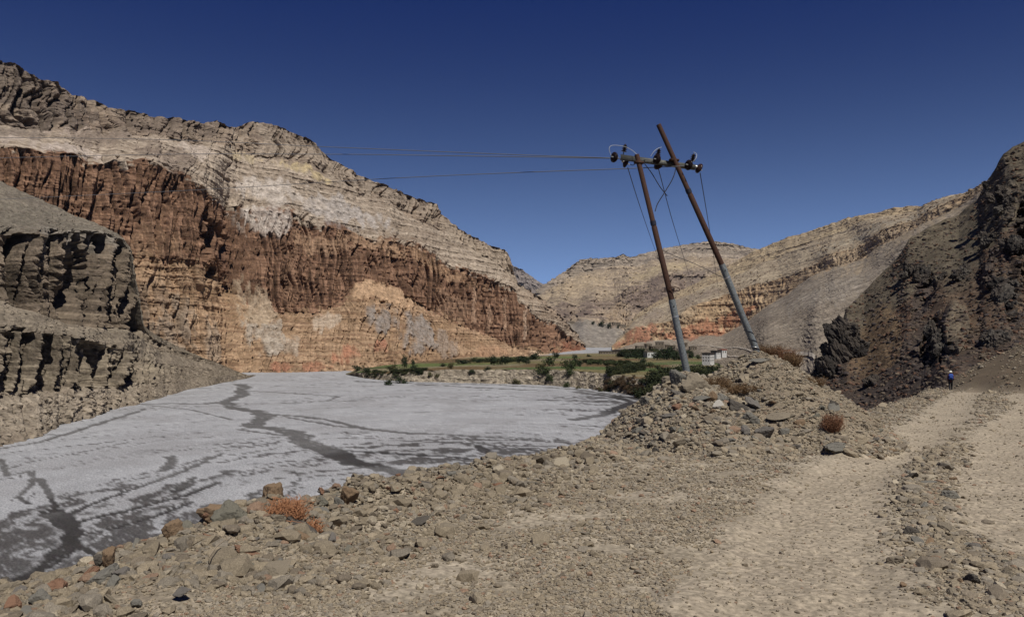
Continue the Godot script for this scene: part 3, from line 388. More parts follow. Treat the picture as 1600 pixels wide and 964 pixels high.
func make_materials() -> void:
	mats["_speckle"] = speckle(5, 0.02, 0.55, 1.0)
	mats["_bumps"] = bumps(8, 0.025, 9.0)
	mat("cliff", Color(1.22, 1.22, 1.22), 0.95, 0.03, 0.8, true)
	mat("far_cliff", Color(1.22, 1.22, 1.22), 0.95, 0.01, 0.8, true)
	mat("crag", Color(1.22, 1.22, 1.22), 0.9, 0.16, 1.0, true)
	mat("river", Color(1.2, 1.2, 1.2), 0.75, 0.21, 0.25, true)
	mat("ground", Color(1.22, 1.22, 1.22), 0.97, 0.9, 0.3, true)
	mat("gravel", Color(1.25, 1.25, 1.25), 0.95, 6.0, 0.5, true)
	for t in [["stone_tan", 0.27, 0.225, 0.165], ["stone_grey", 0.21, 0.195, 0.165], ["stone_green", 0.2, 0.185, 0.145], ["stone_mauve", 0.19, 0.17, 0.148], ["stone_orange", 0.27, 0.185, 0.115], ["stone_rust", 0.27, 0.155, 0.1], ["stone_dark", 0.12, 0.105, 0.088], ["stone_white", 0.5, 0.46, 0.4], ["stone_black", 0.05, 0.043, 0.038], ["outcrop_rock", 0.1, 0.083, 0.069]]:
		mat(t[0], Color(t[1], t[2], t[3]) * 1.2, 0.93, 2.6, 1.3)
	mat("twig_red", Color(0.23, 0.12, 0.07), 0.9, 0.0)
	mat("twig_orange", Color(0.34, 0.165, 0.085), 0.9, 0.0)
	mat("twig_brown", Color(0.19, 0.12, 0.065), 0.9, 0.0)
	mat("twig_straw", Color(0.26, 0.21, 0.15), 0.9, 0.0)
	mat("leaf_dark", Color(0.022, 0.032, 0.014), 0.8, 0.0)
	mat("leaf_mid", Color(0.04, 0.052, 0.02), 0.8, 0.0)
	mat("leaf_olive", Color(0.075, 0.07, 0.03), 0.8, 0.0)
	mat("rust", Color(0.1, 0.052, 0.036), 0.7, 3.0, 0.6)
	mat("zinc", Color(0.3, 0.32, 0.32), 0.5, 1.5, 0.25).metallic = 0.25
	mat("arm_steel", Color(0.17, 0.17, 0.15), 0.55, 2.0, 0.3).metallic = 0.3
	mat("glaze", Color(0.02, 0.013, 0.011), 0.16, 0.0)
	mat("glaze_brown", Color(0.035, 0.02, 0.017), 0.2, 0.0)
	mat("clamp_metal", Color(0.5, 0.5, 0.48), 0.35, 0.0).metallic = 0.7
	mat("wire", Color(0.17, 0.17, 0.175), 0.5, 0.0)
	mat("wire_dark", Color(0.03, 0.032, 0.045), 0.6, 0.0)
	mat("wire_pale", Color(0.36, 0.37, 0.38), 0.5, 0.0)
	mat("whitewash", Color(0.92, 0.9, 0.87), 0.9, 0.15, 0.4)
	mat("mud_wall", Color(0.3, 0.25, 0.19), 0.95, 0.15, 0.6)
	mat("roof_dark", Color(0.08, 0.065, 0.055), 0.9, 0.2, 0.4)
	mat("roof_mud", Color(0.33, 0.28, 0.22), 0.95, 0.2, 0.5)
	mat("window_dark", Color(0.03, 0.028, 0.026), 0.4, 0.0)
	mat("red_band", Color(0.3, 0.09, 0.06), 0.9, 0.0)
	mat("path_dust", Color(0.66, 0.58, 0.48), 0.95, 0.1, 0.4)
	mat("cloth_blue", Color(0.03, 0.07, 0.27), 0.8, 0.0)
	mat("cloth_dark", Color(0.02, 0.02, 0.024), 0.9, 0.0)
	mat("cloth_maroon", Color(0.09, 0.03, 0.03), 0.9, 0.0)
	mat("cloth_white", Color(0.68, 0.66, 0.58), 0.9, 0.0)
	mat("skin", Color(0.32, 0.19, 0.13), 0.6, 0.0)
	mat("trunk", Color(0.13, 0.1, 0.075), 0.9, 0.0)


func numbered(called: String) -> String:
	var n: int = names.get(called, 0)
	names[called] = n + 1
	return called if n == 0 else "%s_%03d" % [called, n]


func tag(o: Node3D, label: String, category := "", group := "", kind := "") -> Node3D:
	if label:
		o.set_meta("label", label)
	if category:
		o.set_meta("category", category)
	if group:
		o.set_meta("group", group)
	if kind:
		o.set_meta("kind", kind)
	return o


func show_mesh(called: String, mesh: Mesh, material: Material, parent: Node = null) -> MeshInstance3D:
	var o := MeshInstance3D.new()
	o.mesh = mesh
	o.material_override = material
	if parent == null:
		o.name = numbered(called)
		add_child(o, true)
	else:
		o.name = called
		parent.add_child(o, true)
	return o


func thing(called: String, at: Vector3, label: String, category: String, group := "") -> Node3D:
	var o := Node3D.new()
	o.name = numbered(called)
	o.position = at
	add_child(o, true)
	tag(o, label, category, group)
	return o


func start() -> SurfaceTool:
	var st := SurfaceTool.new()
	st.begin(Mesh.PRIMITIVE_TRIANGLES)
	return st


func tri(st: SurfaceTool, a: Vector3, b: Vector3, c: Vector3) -> void:
	st.add_vertex(a)
	st.add_vertex(b)
	st.add_vertex(c)


func quad(st: SurfaceTool, a: Vector3, b: Vector3, c: Vector3, d: Vector3) -> void:
	tri(st, a, b, c)
	tri(st, a, c, d)


func box(st: SurfaceTool, lo: Vector3, hi: Vector3, xf := Transform3D()) -> void:
	var p: Array[Vector3] = []
	for k in 8:
		p.append(xf * Vector3(hi.x if k & 1 else lo.x, hi.y if k & 2 else lo.y, hi.z if k & 4 else lo.z))
	quad(st, p[0], p[2], p[3], p[1])
	quad(st, p[4], p[5], p[7], p[6])
	quad(st, p[0], p[1], p[5], p[4])
	quad(st, p[2], p[6], p[7], p[3])
	quad(st, p[0], p[4], p[6], p[2])
	quad(st, p[1], p[3], p[7], p[5])


func tube(st: SurfaceTool, pts: Array, radii: Array, sides := 8, caps := true) -> void:
	# one swept tube; the radii follow the points
	var rings: Array[PackedVector3Array] = []
	var side := Vector3.ZERO
	for i in pts.size():
		var fwd: Vector3 = (pts[mini(i + 1, pts.size() - 1)] - pts[maxi(i - 1, 0)]).normalized()
		if side == Vector3.ZERO:
			side = fwd.cross(Vector3(0.3, 0.2, 0.9)).normalized()
		side = (side - fwd * side.dot(fwd)).normalized()
		var up := fwd.cross(side)
		var ring := PackedVector3Array()
		var r: float = radii[mini(i, radii.size() - 1)]
		for k in sides:
			var a := TAU * k / sides
			ring.append(pts[i] + (side * cos(a) + up * sin(a)) * r)
		rings.append(ring)
	for i in rings.size() - 1:
		st.set_smooth_group(0)
		for k in sides:
			var k2 := (k + 1) % sides
			quad(st, rings[i][k], rings[i + 1][k], rings[i + 1][k2], rings[i][k2])
	if caps:
		st.set_smooth_group(-1)
		for k in sides:
			var k2 := (k + 1) % sides
			tri(st, pts[0], rings[0][k], rings[0][k2])
			tri(st, pts[-1], rings[-1][k2], rings[-1][k])


func done(st: SurfaceTool, smooth := true) -> ArrayMesh:
	if smooth:
		st.generate_normals()
	return st.commit()


func curve_through(pts: Array, n: int) -> Array:
	var out := []
	for i in n + 1:
		out.append(spline(pts, float(i) / n * (pts.size() - 1)))
	return out


func spline(pts: Array, f: float):
	var i := clampi(int(f), 0, pts.size() - 2)
	var t := f - i
	var b = pts[i]
	var c = pts[i + 1]
	var a = pts[i - 1] if i > 0 else b * 2.0 - c
	var d = pts[i + 2] if i + 2 < pts.size() else c * 2.0 - b
	return b.cubic_interpolate(c, a, d, t)


func lin(r: float, g: float, b: float) -> Color:
	# a base colour as it looks, turned into the linear value that vertex colours hold
	var c := Color(r / 255.0, g / 255.0, b / 255.0).srgb_to_linear()
	var l := c.get_luminance()
	return c.lerp(Color(l, l, l), 0.1)


# ---------------------------------------------------------------- mountains
# Each band runs from one line of the sections to the next: rows, gully depth and spacing, ledge depth, roughness, strata spacing (metres), two colours and the colour of the strata lines
func band(rows: int, gully: float, every: float, ledge: float, rough: float, strata: float, c1: Color, c2: Color, line: Color) -> Dictionary:
	return {"rows": rows, "gully": gully, "every": every, "ledge": ledge, "rough": rough, "strata": strata, "c1": c1, "c2": c2, "line": line}

var LEFT := {"grey": 0.1, "jag": 4.0, "material": "cliff", "big": 5.0, "wobble": 5.0, "dip": 0.02, "fine": 9.0, "fray": 26.0, "cut": 1.0, "bands": [
	band(170, 6.0, 20.0, 1.3, 0.9, 7.0, lin(162, 128, 92), lin(188, 152, 114), lin(134, 98, 70)),
	band(140, 10.0, 13.0, 0.6, 0.35, 5.5, lin(134, 98, 72), lin(160, 120, 90), lin(112, 78, 58)),
	band(120, 2.0, 36.0, 1.5, 0.8, 8.0, lin(158, 138, 116), lin(190, 170, 146), lin(136, 116, 96)),
	band(90, 10.0, 24.0, 1.8, 1.0, 9.0, lin(136, 116, 98), lin(168, 146, 122), lin(116, 98, 84)),
	band(8, 0.0, 30.0, 0.0, 2.0, 10.0, lin(150, 130, 108), lin(150, 130, 108), lin(136, 118, 98))]}
var SPUR := {"material": "cliff", "big": 2.0, "wobble": 1.2, "dip": 0.0, "fine": 4.0, "fray": 6.0, "cut": 1.6, "bands": [
	band(60, 1.2, 16.0, 0.4, 0.8, 5.0, lin(146, 130, 110), lin(166, 150, 128), lin(138, 122, 102)),
	band(90, 13.0, 15.0, 0.7, 1.1, 3.0, lin(120, 106, 88), lin(160, 144, 120), lin(104, 92, 76)),
	band(30, 0.8, 20.0, 0.4, 0.7, 5.0, lin(138, 124, 104), lin(156, 140, 118), lin(120, 106, 88)),
	band(110, 17.0, 21.0, 1.0, 1.3, 5.0, lin(112, 97, 80), lin(140, 122, 101), lin(98, 84, 70)),
	band(50, 0.4, 20.0, 0.3, 0.7, 6.0, lin(124, 114, 98), lin(138, 126, 108), lin(118, 106, 92)),
	band(4, 0.0, 20.0, 0.0, 0.5, 5.0, lin(124, 114, 98), lin(134, 122, 104), lin(118, 106, 92))]}
var RIGHT := {"grey": 0.06, "material": "far_cliff", "big": 7.0, "wobble": 4.0, "dip": -0.03, "fine": 18.0, "fray": 9.0, "cut": 0.7, "bands": [
	band(90, 0.0, 60.0, 0.2, 0.9, 14.0, lin(152, 137, 118), lin(164, 149, 129), lin(146, 131, 112)),
	band(70, 3.0, 30.0, 1.5, 1.2, 12.0, lin(176, 144, 106), lin(196, 166, 126), lin(154, 124, 94)),
	band(60, 1.0, 70.0, 1.6, 1.0, 16.0, lin(174, 154, 126), lin(192, 172, 140), lin(154, 134, 110)),
	band(70, 2.5, 50.0, 3.4, 1.3, 16.0, lin(172, 148, 114), lin(198, 174, 134), lin(150, 128, 100)),
	band(4, 0.0, 20.0, 0.0, 2.0, 15.0, lin(160, 140, 116), lin(160, 140, 116), lin(150, 130, 106))]}
var HEAD := {"grey": 0.06, "material": "far_cliff", "big": 16.0, "wobble": 10.0, "dip": 0.02, "fine": 26.0, "fray": 7.0, "cut": 0.7, "bands": [
	band(40, 0.0, 80.0, 1.0, 2.0, 20.0, lin(142, 130, 116), lin(154, 142, 126), lin(132, 120, 106)),
	band(50, 14.0, 60.0, 10.0, 4.0, 20.0, lin(150, 130, 112), lin(176, 154, 128), lin(122, 104, 92)),
	band(60, 12.0, 90.0, 10.0, 4.0, 26.0, lin(166, 146, 120), lin(186, 164, 134), lin(136, 118, 102)),
	band(60, 14.0, 90.0, 11.0, 4.0, 26.0, lin(152, 137, 119), lin(178, 160, 138), lin(128, 114, 102)),
	band(4, 0.0, 20.0, 0.0, 2.0, 15.0, lin(150, 136, 120), lin(150, 136, 120), lin(140, 126, 110))]}
var FAR := {"material": "far_cliff", "big": 30.0, "wobble": 12.0, "dip": 0.0, "fine": 60.0, "fray": 5.0, "cut": 1.0, "bands": [
	band(20, 20.0, 200.0, 10.0, 8.0, 60.0, lin(140, 126, 116), lin(156, 142, 130), lin(124, 112, 106)),
	band(40, 26.0, 200.0, 16.0, 10.0, 60.0, lin(140, 126, 116), lin(156, 142, 130), lin(124, 112, 106)),
	band(4, 0.0, 20.0, 0.0, 2.0, 15.0, lin(150, 136, 120), lin(150, 136, 120), lin(140, 126, 110))]}
var DARK := {"material": "crag", "big": 1.2, "wobble": 0.5, "dip": 0.0, "fine": 4.0, "fray": 12.0, "cut": 1.0, "bands": [
	band(120, 0.0, 12.0, 0.06, 0.16, 1.6, lin(84, 70, 60), lin(100, 84, 70), lin(78, 66, 58)),
	band(110, 0.0, 12.0, 0.06, 0.2, 1.6, lin(102, 82, 64), lin(120, 98, 76), lin(92, 75, 60)),
	band(100, 0.0, 12.0, 0.06, 0.2, 1.8, lin(102, 91, 73), lin(118, 105, 84), lin(92, 81, 66)),
	band(4, 0.0, 20.0, 0.0, 0.5, 5.0, lin(88, 78, 66), lin(100, 90, 76), lin(80, 72, 62))]}
var TERRACE := {"material": "cliff", "big": 0.0, "wobble": 0.0, "dip": 0.0, "fine": 5.0, "fray": 3.0, "cut": 1.0, "bands": [
	band(44, 1.8, 24.0, 0.3, 1.1, 2.4, lin(150, 136, 114), lin(182, 166, 142), lin(146, 130, 110)),
	band(50, 0.0, 20.0, 0.0, 0.12, 4.0, lin(118, 112, 78), lin(128, 118, 84), lin(110, 100, 70)),
	band(40, 0.0, 20.0, 0.0, 0.12, 4.0, lin(118, 112, 78), lin(128, 118, 84), lin(110, 100, 70)),
	band(4, 0.0, 20.0, 0.0, 0.1, 4.0, lin(140, 124, 104), lin(140, 124, 104), lin(140, 124, 104))]}


# Places on a mountain that differ from their band: section, line, half extents, colour, strength, how much of the ledges stays, push outward, added roughness
func left_patches() -> Array:
	return [
		[20.2, 0.95, 1.5, 0.3, lin(184, 160, 130), 0.95, 0.1, 0.0, 0.0],
		[20.8, 0.6, 1.6, 0.3, lin(178, 164, 146), 0.9, 0.2, 2.0, 0.5],
		[20.6, 1.9, 2.2, 0.2, lin(196, 182, 168), 0.9, 0.2, 0.0, 0.0],
		[21.5, 2.35, 3.2, 0.26, lin(206, 192, 178), 0.7, 0.5, 0.0, 0.0],
		[25.5, 2.35, 3.0, 0.3, lin(186, 178, 172), 0.6, 0.5, 0.0, 0.0],
		[23.0, 2.86, 1.8, 0.12, lin(198, 174, 122), 0.8, 0.5, 0.0, 0.0],
		[19.5, 2.86, 1.2, 0.1, lin(194, 172, 128), 0.7, 0.5, 0.0, 0.0],
		[28.3, 0.9, 2.3, 0.16, lin(202, 162, 120), 0.95, 0.1, 0.0, 0.0],
		[28.4, 0.62, 0.9, 0.2, lin(150, 138, 128), 0.95, 0.25, 2.0, 0.2],
		[30.6, 0.5, 1.6, 0.3, lin(154, 142, 132), 0.95, 0.25, 2.0, 0.2],
		[33.2, 0.42, 1.2, 0.26, lin(158, 140, 124), 0.8, 0.3, 1.0, 0.2],
		[26.0, 0.2, 1.3, 0.13, lin(184, 116, 82), 0.75, 0.6, 0.0, 0.0],
		[24.0, 0.1, 1.0, 0.08, lin(180, 116, 84), 0.7, 0.6, 0.0, 0.0],
		[21.8, 0.12, 1.3, 0.08, lin(176, 112, 82), 0.7, 0.6, 0.0, 0.0],
		[28.2, 0.24, 0.7, 0.08, lin(180, 114, 84), 0.7, 0.6, 0.0, 0.0],
		[24.6, 0.75, 1.0, 0.2, lin(196, 176, 152), 0.8, 0.3, 0.0, 0.0],
		[22.6, 0.4, 0.7, 0.2, lin(186, 170, 150), 0.7, 0.3, 0.0, 0.0],
		[13.0, 0.42, 1.4, 0.26, lin(150, 132, 112), 0.8, 0.7, 1.0, 0.6],
		[15.6, 0.3, 1.0, 0.22, lin(158, 138, 116), 0.7, 0.6, 1.0, 0.6],
		[11.0, 0.6, 2.0, 0.3, lin(136, 118, 100), 0.6, 1.0, 0.0, 0.4],
		[3.5, 2.4, 3.0, 0.3, lin(170, 152, 138), 0.7, 0.4, 0.0, 0.0],
		[8.0, 2.9, 2.0, 0.2, lin(178, 158, 142), 0.7, 0.3, 0.0, 0.0],
		[36.5, 0.4, 1.3, 0.3, lin(182, 138, 100), 0.7, 0.4, 0.0, 0.0],
		[41.8, 0.5, 0.8, 0.45, lin(206, 174, 142), 0.9, 0.15, 0.0, 0.0],
		[44.6, 0.6, 1.6, 1.0, lin(146, 82, 56), 0.7, 0.8, 0.0, 0.0],
		[40.5, 1.5, 0.25, 0.6, lin(196, 166, 138), 0.8, 0.3, 0.0, 0.0],
		[35.2, 1.35, 0.2, 0.5, lin(184, 148, 118), 0.8, 0.3, 0.0, 0.0],
		[36.4, 1.4, 0.16, 0.5, lin(184, 148, 118), 0.8, 0.3, 0.0, 0.0],
		[37.6, 1.4, 0.18, 0.5, lin(184, 148, 118), 0.8, 0.3, 0.0, 0.0],
		[5.0, 3.5, 5.5, 0.6, lin(116, 102, 90), 0.75, 1.6, 0.0, 0.8], [13.0, 3.6, 4.0, 0.5, lin(130, 114, 98), 0.6, 1.4, 0.0, 0.6],
		[25.0, 3.5, 7.0, 0.62, lin(172, 154, 132), 0.65, 0.45, 0.0, -0.5], [36.0, 3.4, 6.0, 0.7, lin(184, 164, 138), 0.65, 0.5, 0.0, -0.5], [41.0, 3.0, 4.0, 1.0, lin(176, 150, 122), 0.5, 0.6, 0.0, 0.0],
		[3.5, 2.7, 3.6, 0.3, lin(134, 118, 104), 0.85, 0.6, 0.0, 0.2], [9.6, 2.72, 2.6, 0.34, lin(140, 122, 106), 0.85, 0.6, 0.0, 0.2], [12.6, 2.4, 1.6, 0.4, lin(132, 114, 100), 0.7, 1.2, 2.0, 0.4], [7.4, 2.25, 2.6, 0.2, lin(196, 178, 164), 0.7, 0.4, 0.0, 0.0], [14.5, 2.75, 1.6, 0.25, lin(198, 180, 164), 0.6, 0.4, 0.0, 0.0], [17.6, 2.4, 1.4, 0.35, lin(142, 122, 106), 0.6, 1.2, 0.0, 0.3],
		[24.5, 1.75, 2.2, 0.13, lin(176, 140, 106), 0.7, 0.3, 0.0, 0.0], [28.0, 1.9, 2.6, 0.14, lin(180, 144, 108), 0.7, 0.3, 0.0, 0.0], [12.4, 1.15, 1.6, 0.2, lin(168, 132, 98), 0.6, 0.6, 0.0, 0.0], [22.6, 1.35, 0.6, 0.5, lin(158, 120, 90), 0.6, 0.5, -5.0, 0.0], [33.5, 1.25, 1.6, 0.25, lin(170, 134, 104), 0.6, 0.5, 0.0, 0.0],
		[15.7, 1.35, 0.9, 0.42, lin(112, 82, 62), 0.9, 1.0, -24.0, 0.4], [17.6, 1.4, 0.6, 0.5, lin(128, 92, 68), 0.8, 1.0, 7.0, 0.4],
		[31.6, 1.8, 4.5, 0.14, lin(184, 146, 108), 0.7, 0.3, 0.0, 0.0]]


func spur_patches() -> Array:
	var scree := lin(150, 134, 112)
	return [[25.5, 2.5, 6.2, 5.0, scree, 0.95, 0.05, 0.0, -0.6], [29.5, 2.5, 3.0, 5.0, scree, 0.95, 0.05, 0.0, -0.6],
		[9.0, 0.55, 3.0, 0.3, lin(170, 154, 132), 0.7, 0.5, 0.0, 0.3], [14.0, 0.5, 3.0, 0.35, lin(172, 154, 130), 0.7, 0.5, 0.6, 0.3],
		[11.0, 3.95, 3.0, 0.25, lin(150, 140, 126), 0.7, 1.0, 0.0, 0.5],
		[25.0, 1.2, 2.0, 1.4, lin(164, 132, 98), 0.7, 0.0, 0.0, 0.0]]


func right_patches() -> Array:
	var red := lin(176, 116, 84)
	return [[6.5, 1.2, 3.6, 0.3, red, 0.85, 0.9, 0.0, 0.0], [2.4, 1.5, 2.0, 0.6, lin(170, 106, 80), 0.8, 0.5, 6.0, 0.0],
		[8.6, 1.25, 2.4, 0.25, lin(176, 112, 74), 0.8, 1.0, 0.0, 0.0], [5.6, 1.8, 0.7, 0.3, lin(186, 160, 126), 0.9, 0.1, 0.0, 0.0],
		[15.0, 0.55, 3.0, 0.16, lin(166, 154, 138), 0.6, 1.0, 0.0, 0.0], [5.0, 2.5, 3.0, 0.4, lin(150, 132, 116), 0.6, 1.0, 0.0, 0.0],
		[18.5, 1.5, 6.5, 0.75, lin(180, 158, 126), 0.75, 0.25, 0.0, -0.3], [14.0, 3.5, 3.0, 0.3, lin(176, 156, 126), 0.6, 0.6, 0.0, 0.0], [18.0, 2.3, 4.0, 0.3, lin(160, 150, 132), 0.6, 0.4, 0.0, 0.0]]


func head_patches() -> Array:
	return [[5.0, 2.6, 3.0, 0.3, lin(188, 164, 128), 0.6, 0.5, 0.0, 0.0], [12.0, 2.4, 2.5, 0.3, lin(192, 170, 126), 0.6, 0.5, 0.0, 0.0],
		[4.0, 1.45, 3.0, 0.3, lin(120, 100, 92), 0.6, 1.2, 8.0, 3.0], [11.5, 1.7, 2.5, 0.35, lin(128, 108, 96), 0.7, 1.2, 12.0, 4.0], [8.5, 1.4, 1.3, 0.4, lin(176, 150, 116), 0.7, 0.6, 10.0, 0.0],
		[15.0, 1.8, 2.0, 0.4, lin(126, 112, 102), 0.6, 1.2, 8.0, 3.0], [7.0, 0.6, 2.5, 0.5, lin(150, 140, 128), 0.8, 0.1, 0.0, 0.0]]


func dark_patches() -> Array:
	var crag := lin(84, 74, 68)
	return [
		[7.7, 1.7, 1.5, 0.7, lin(122, 98, 68), 0.8, 0.3, 0.0, 0.0], [4.2, 1.5, 1.9, 2.2, lin(70, 64, 60), 0.9, 2.0, 0.0, 1.1], [9.0, 1.5, 1.6, 0.6, lin(106, 76, 58), 0.7, 0.8, 0.0, 0.3],
		[9.0, 0.6, 2.6, 0.55, lin(78, 68, 62), 0.8, 0.2, 0.0, 0.1], [10.4, 0.9, 1.0, 0.8, lin(82, 72, 66), 0.8, 0.2, -0.3, 0.0],
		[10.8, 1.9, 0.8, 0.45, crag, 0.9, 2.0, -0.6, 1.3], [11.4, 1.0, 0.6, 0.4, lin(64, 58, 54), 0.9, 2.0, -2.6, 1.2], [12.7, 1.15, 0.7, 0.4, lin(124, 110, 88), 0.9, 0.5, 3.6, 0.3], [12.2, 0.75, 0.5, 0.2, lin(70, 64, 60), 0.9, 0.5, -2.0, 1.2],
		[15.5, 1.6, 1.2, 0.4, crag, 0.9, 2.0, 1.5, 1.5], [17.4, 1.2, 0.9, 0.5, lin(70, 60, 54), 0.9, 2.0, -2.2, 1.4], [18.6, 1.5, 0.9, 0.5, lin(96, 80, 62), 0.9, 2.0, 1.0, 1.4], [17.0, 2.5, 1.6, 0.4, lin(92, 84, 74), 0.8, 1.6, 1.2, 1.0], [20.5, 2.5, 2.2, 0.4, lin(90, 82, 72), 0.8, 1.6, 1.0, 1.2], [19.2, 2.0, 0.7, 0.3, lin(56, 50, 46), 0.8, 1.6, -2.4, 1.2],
		[15.0, 0.75, 1.6, 0.3, lin(96, 74, 54), 0.7, 0.3, 0.0, 0.0], [18.2, 0.75, 0.9, 0.3, lin(80, 72, 62), 0.8, 1.6, 0.8, 1.0], [13.4, 2.2, 1.8, 0.5, lin(104, 94, 76), 0.7, 0.2, 0.0, 0.0]]


func terrace_patches() -> Array:
	return []


func fields(pos: PackedVector3Array, tint: PackedColorArray, nu: int, nv: int, rk: PackedInt32Array) -> void:
	# the crops on the terrace: long strips, each of one kind, with bare banks between them
	var kinds := [lin(86, 104, 54), lin(122, 114, 68), lin(116, 92, 62), lin(142, 130, 100), lin(102, 116, 60), lin(74, 86, 46), lin(130, 118, 78)]
	var cell: FastNoiseLite = noise.cell.duplicate()
	cell.cellular_return_type = FastNoiseLite.RETURN_CELL_VALUE
	var fbm: FastNoiseLite = noise.fbm
	for i in nu + 1:
		for j in nv:
			if rk[j] < 1 or rk[j] > 2:
				continue
			var p := pos[i * nv + j]
			var x := p.x + 0.15 * p.z + fbm.get_noise_2d(p.x / 60.0, p.z / 60.0) * 18.0
			var z := p.z + fbm.get_noise_2d(p.z / 50.0 + 9.0, p.x / 90.0) * 16.0
			var v := cell.get_noise_2d(x / 105.0, z / 34.0) * 0.5 + 0.5
			var c: Color = kinds[int(v * 6.99)]
			var edge: float = noise.cell.get_noise_2d(x / 105.0, z / 34.0) + 1.0
			c = c.lerp(lin(134, 122, 92), smoothstep(0.12, 0.03, edge) * 0.8)
			c *= 1.0 + 0.22 * fbm.get_noise_2d(p.x / 6.0, p.z / 3.0)
			c.a = 1.0
			tint[i * nv + j] = tint[i * nv + j].lerp(c, 0.9)


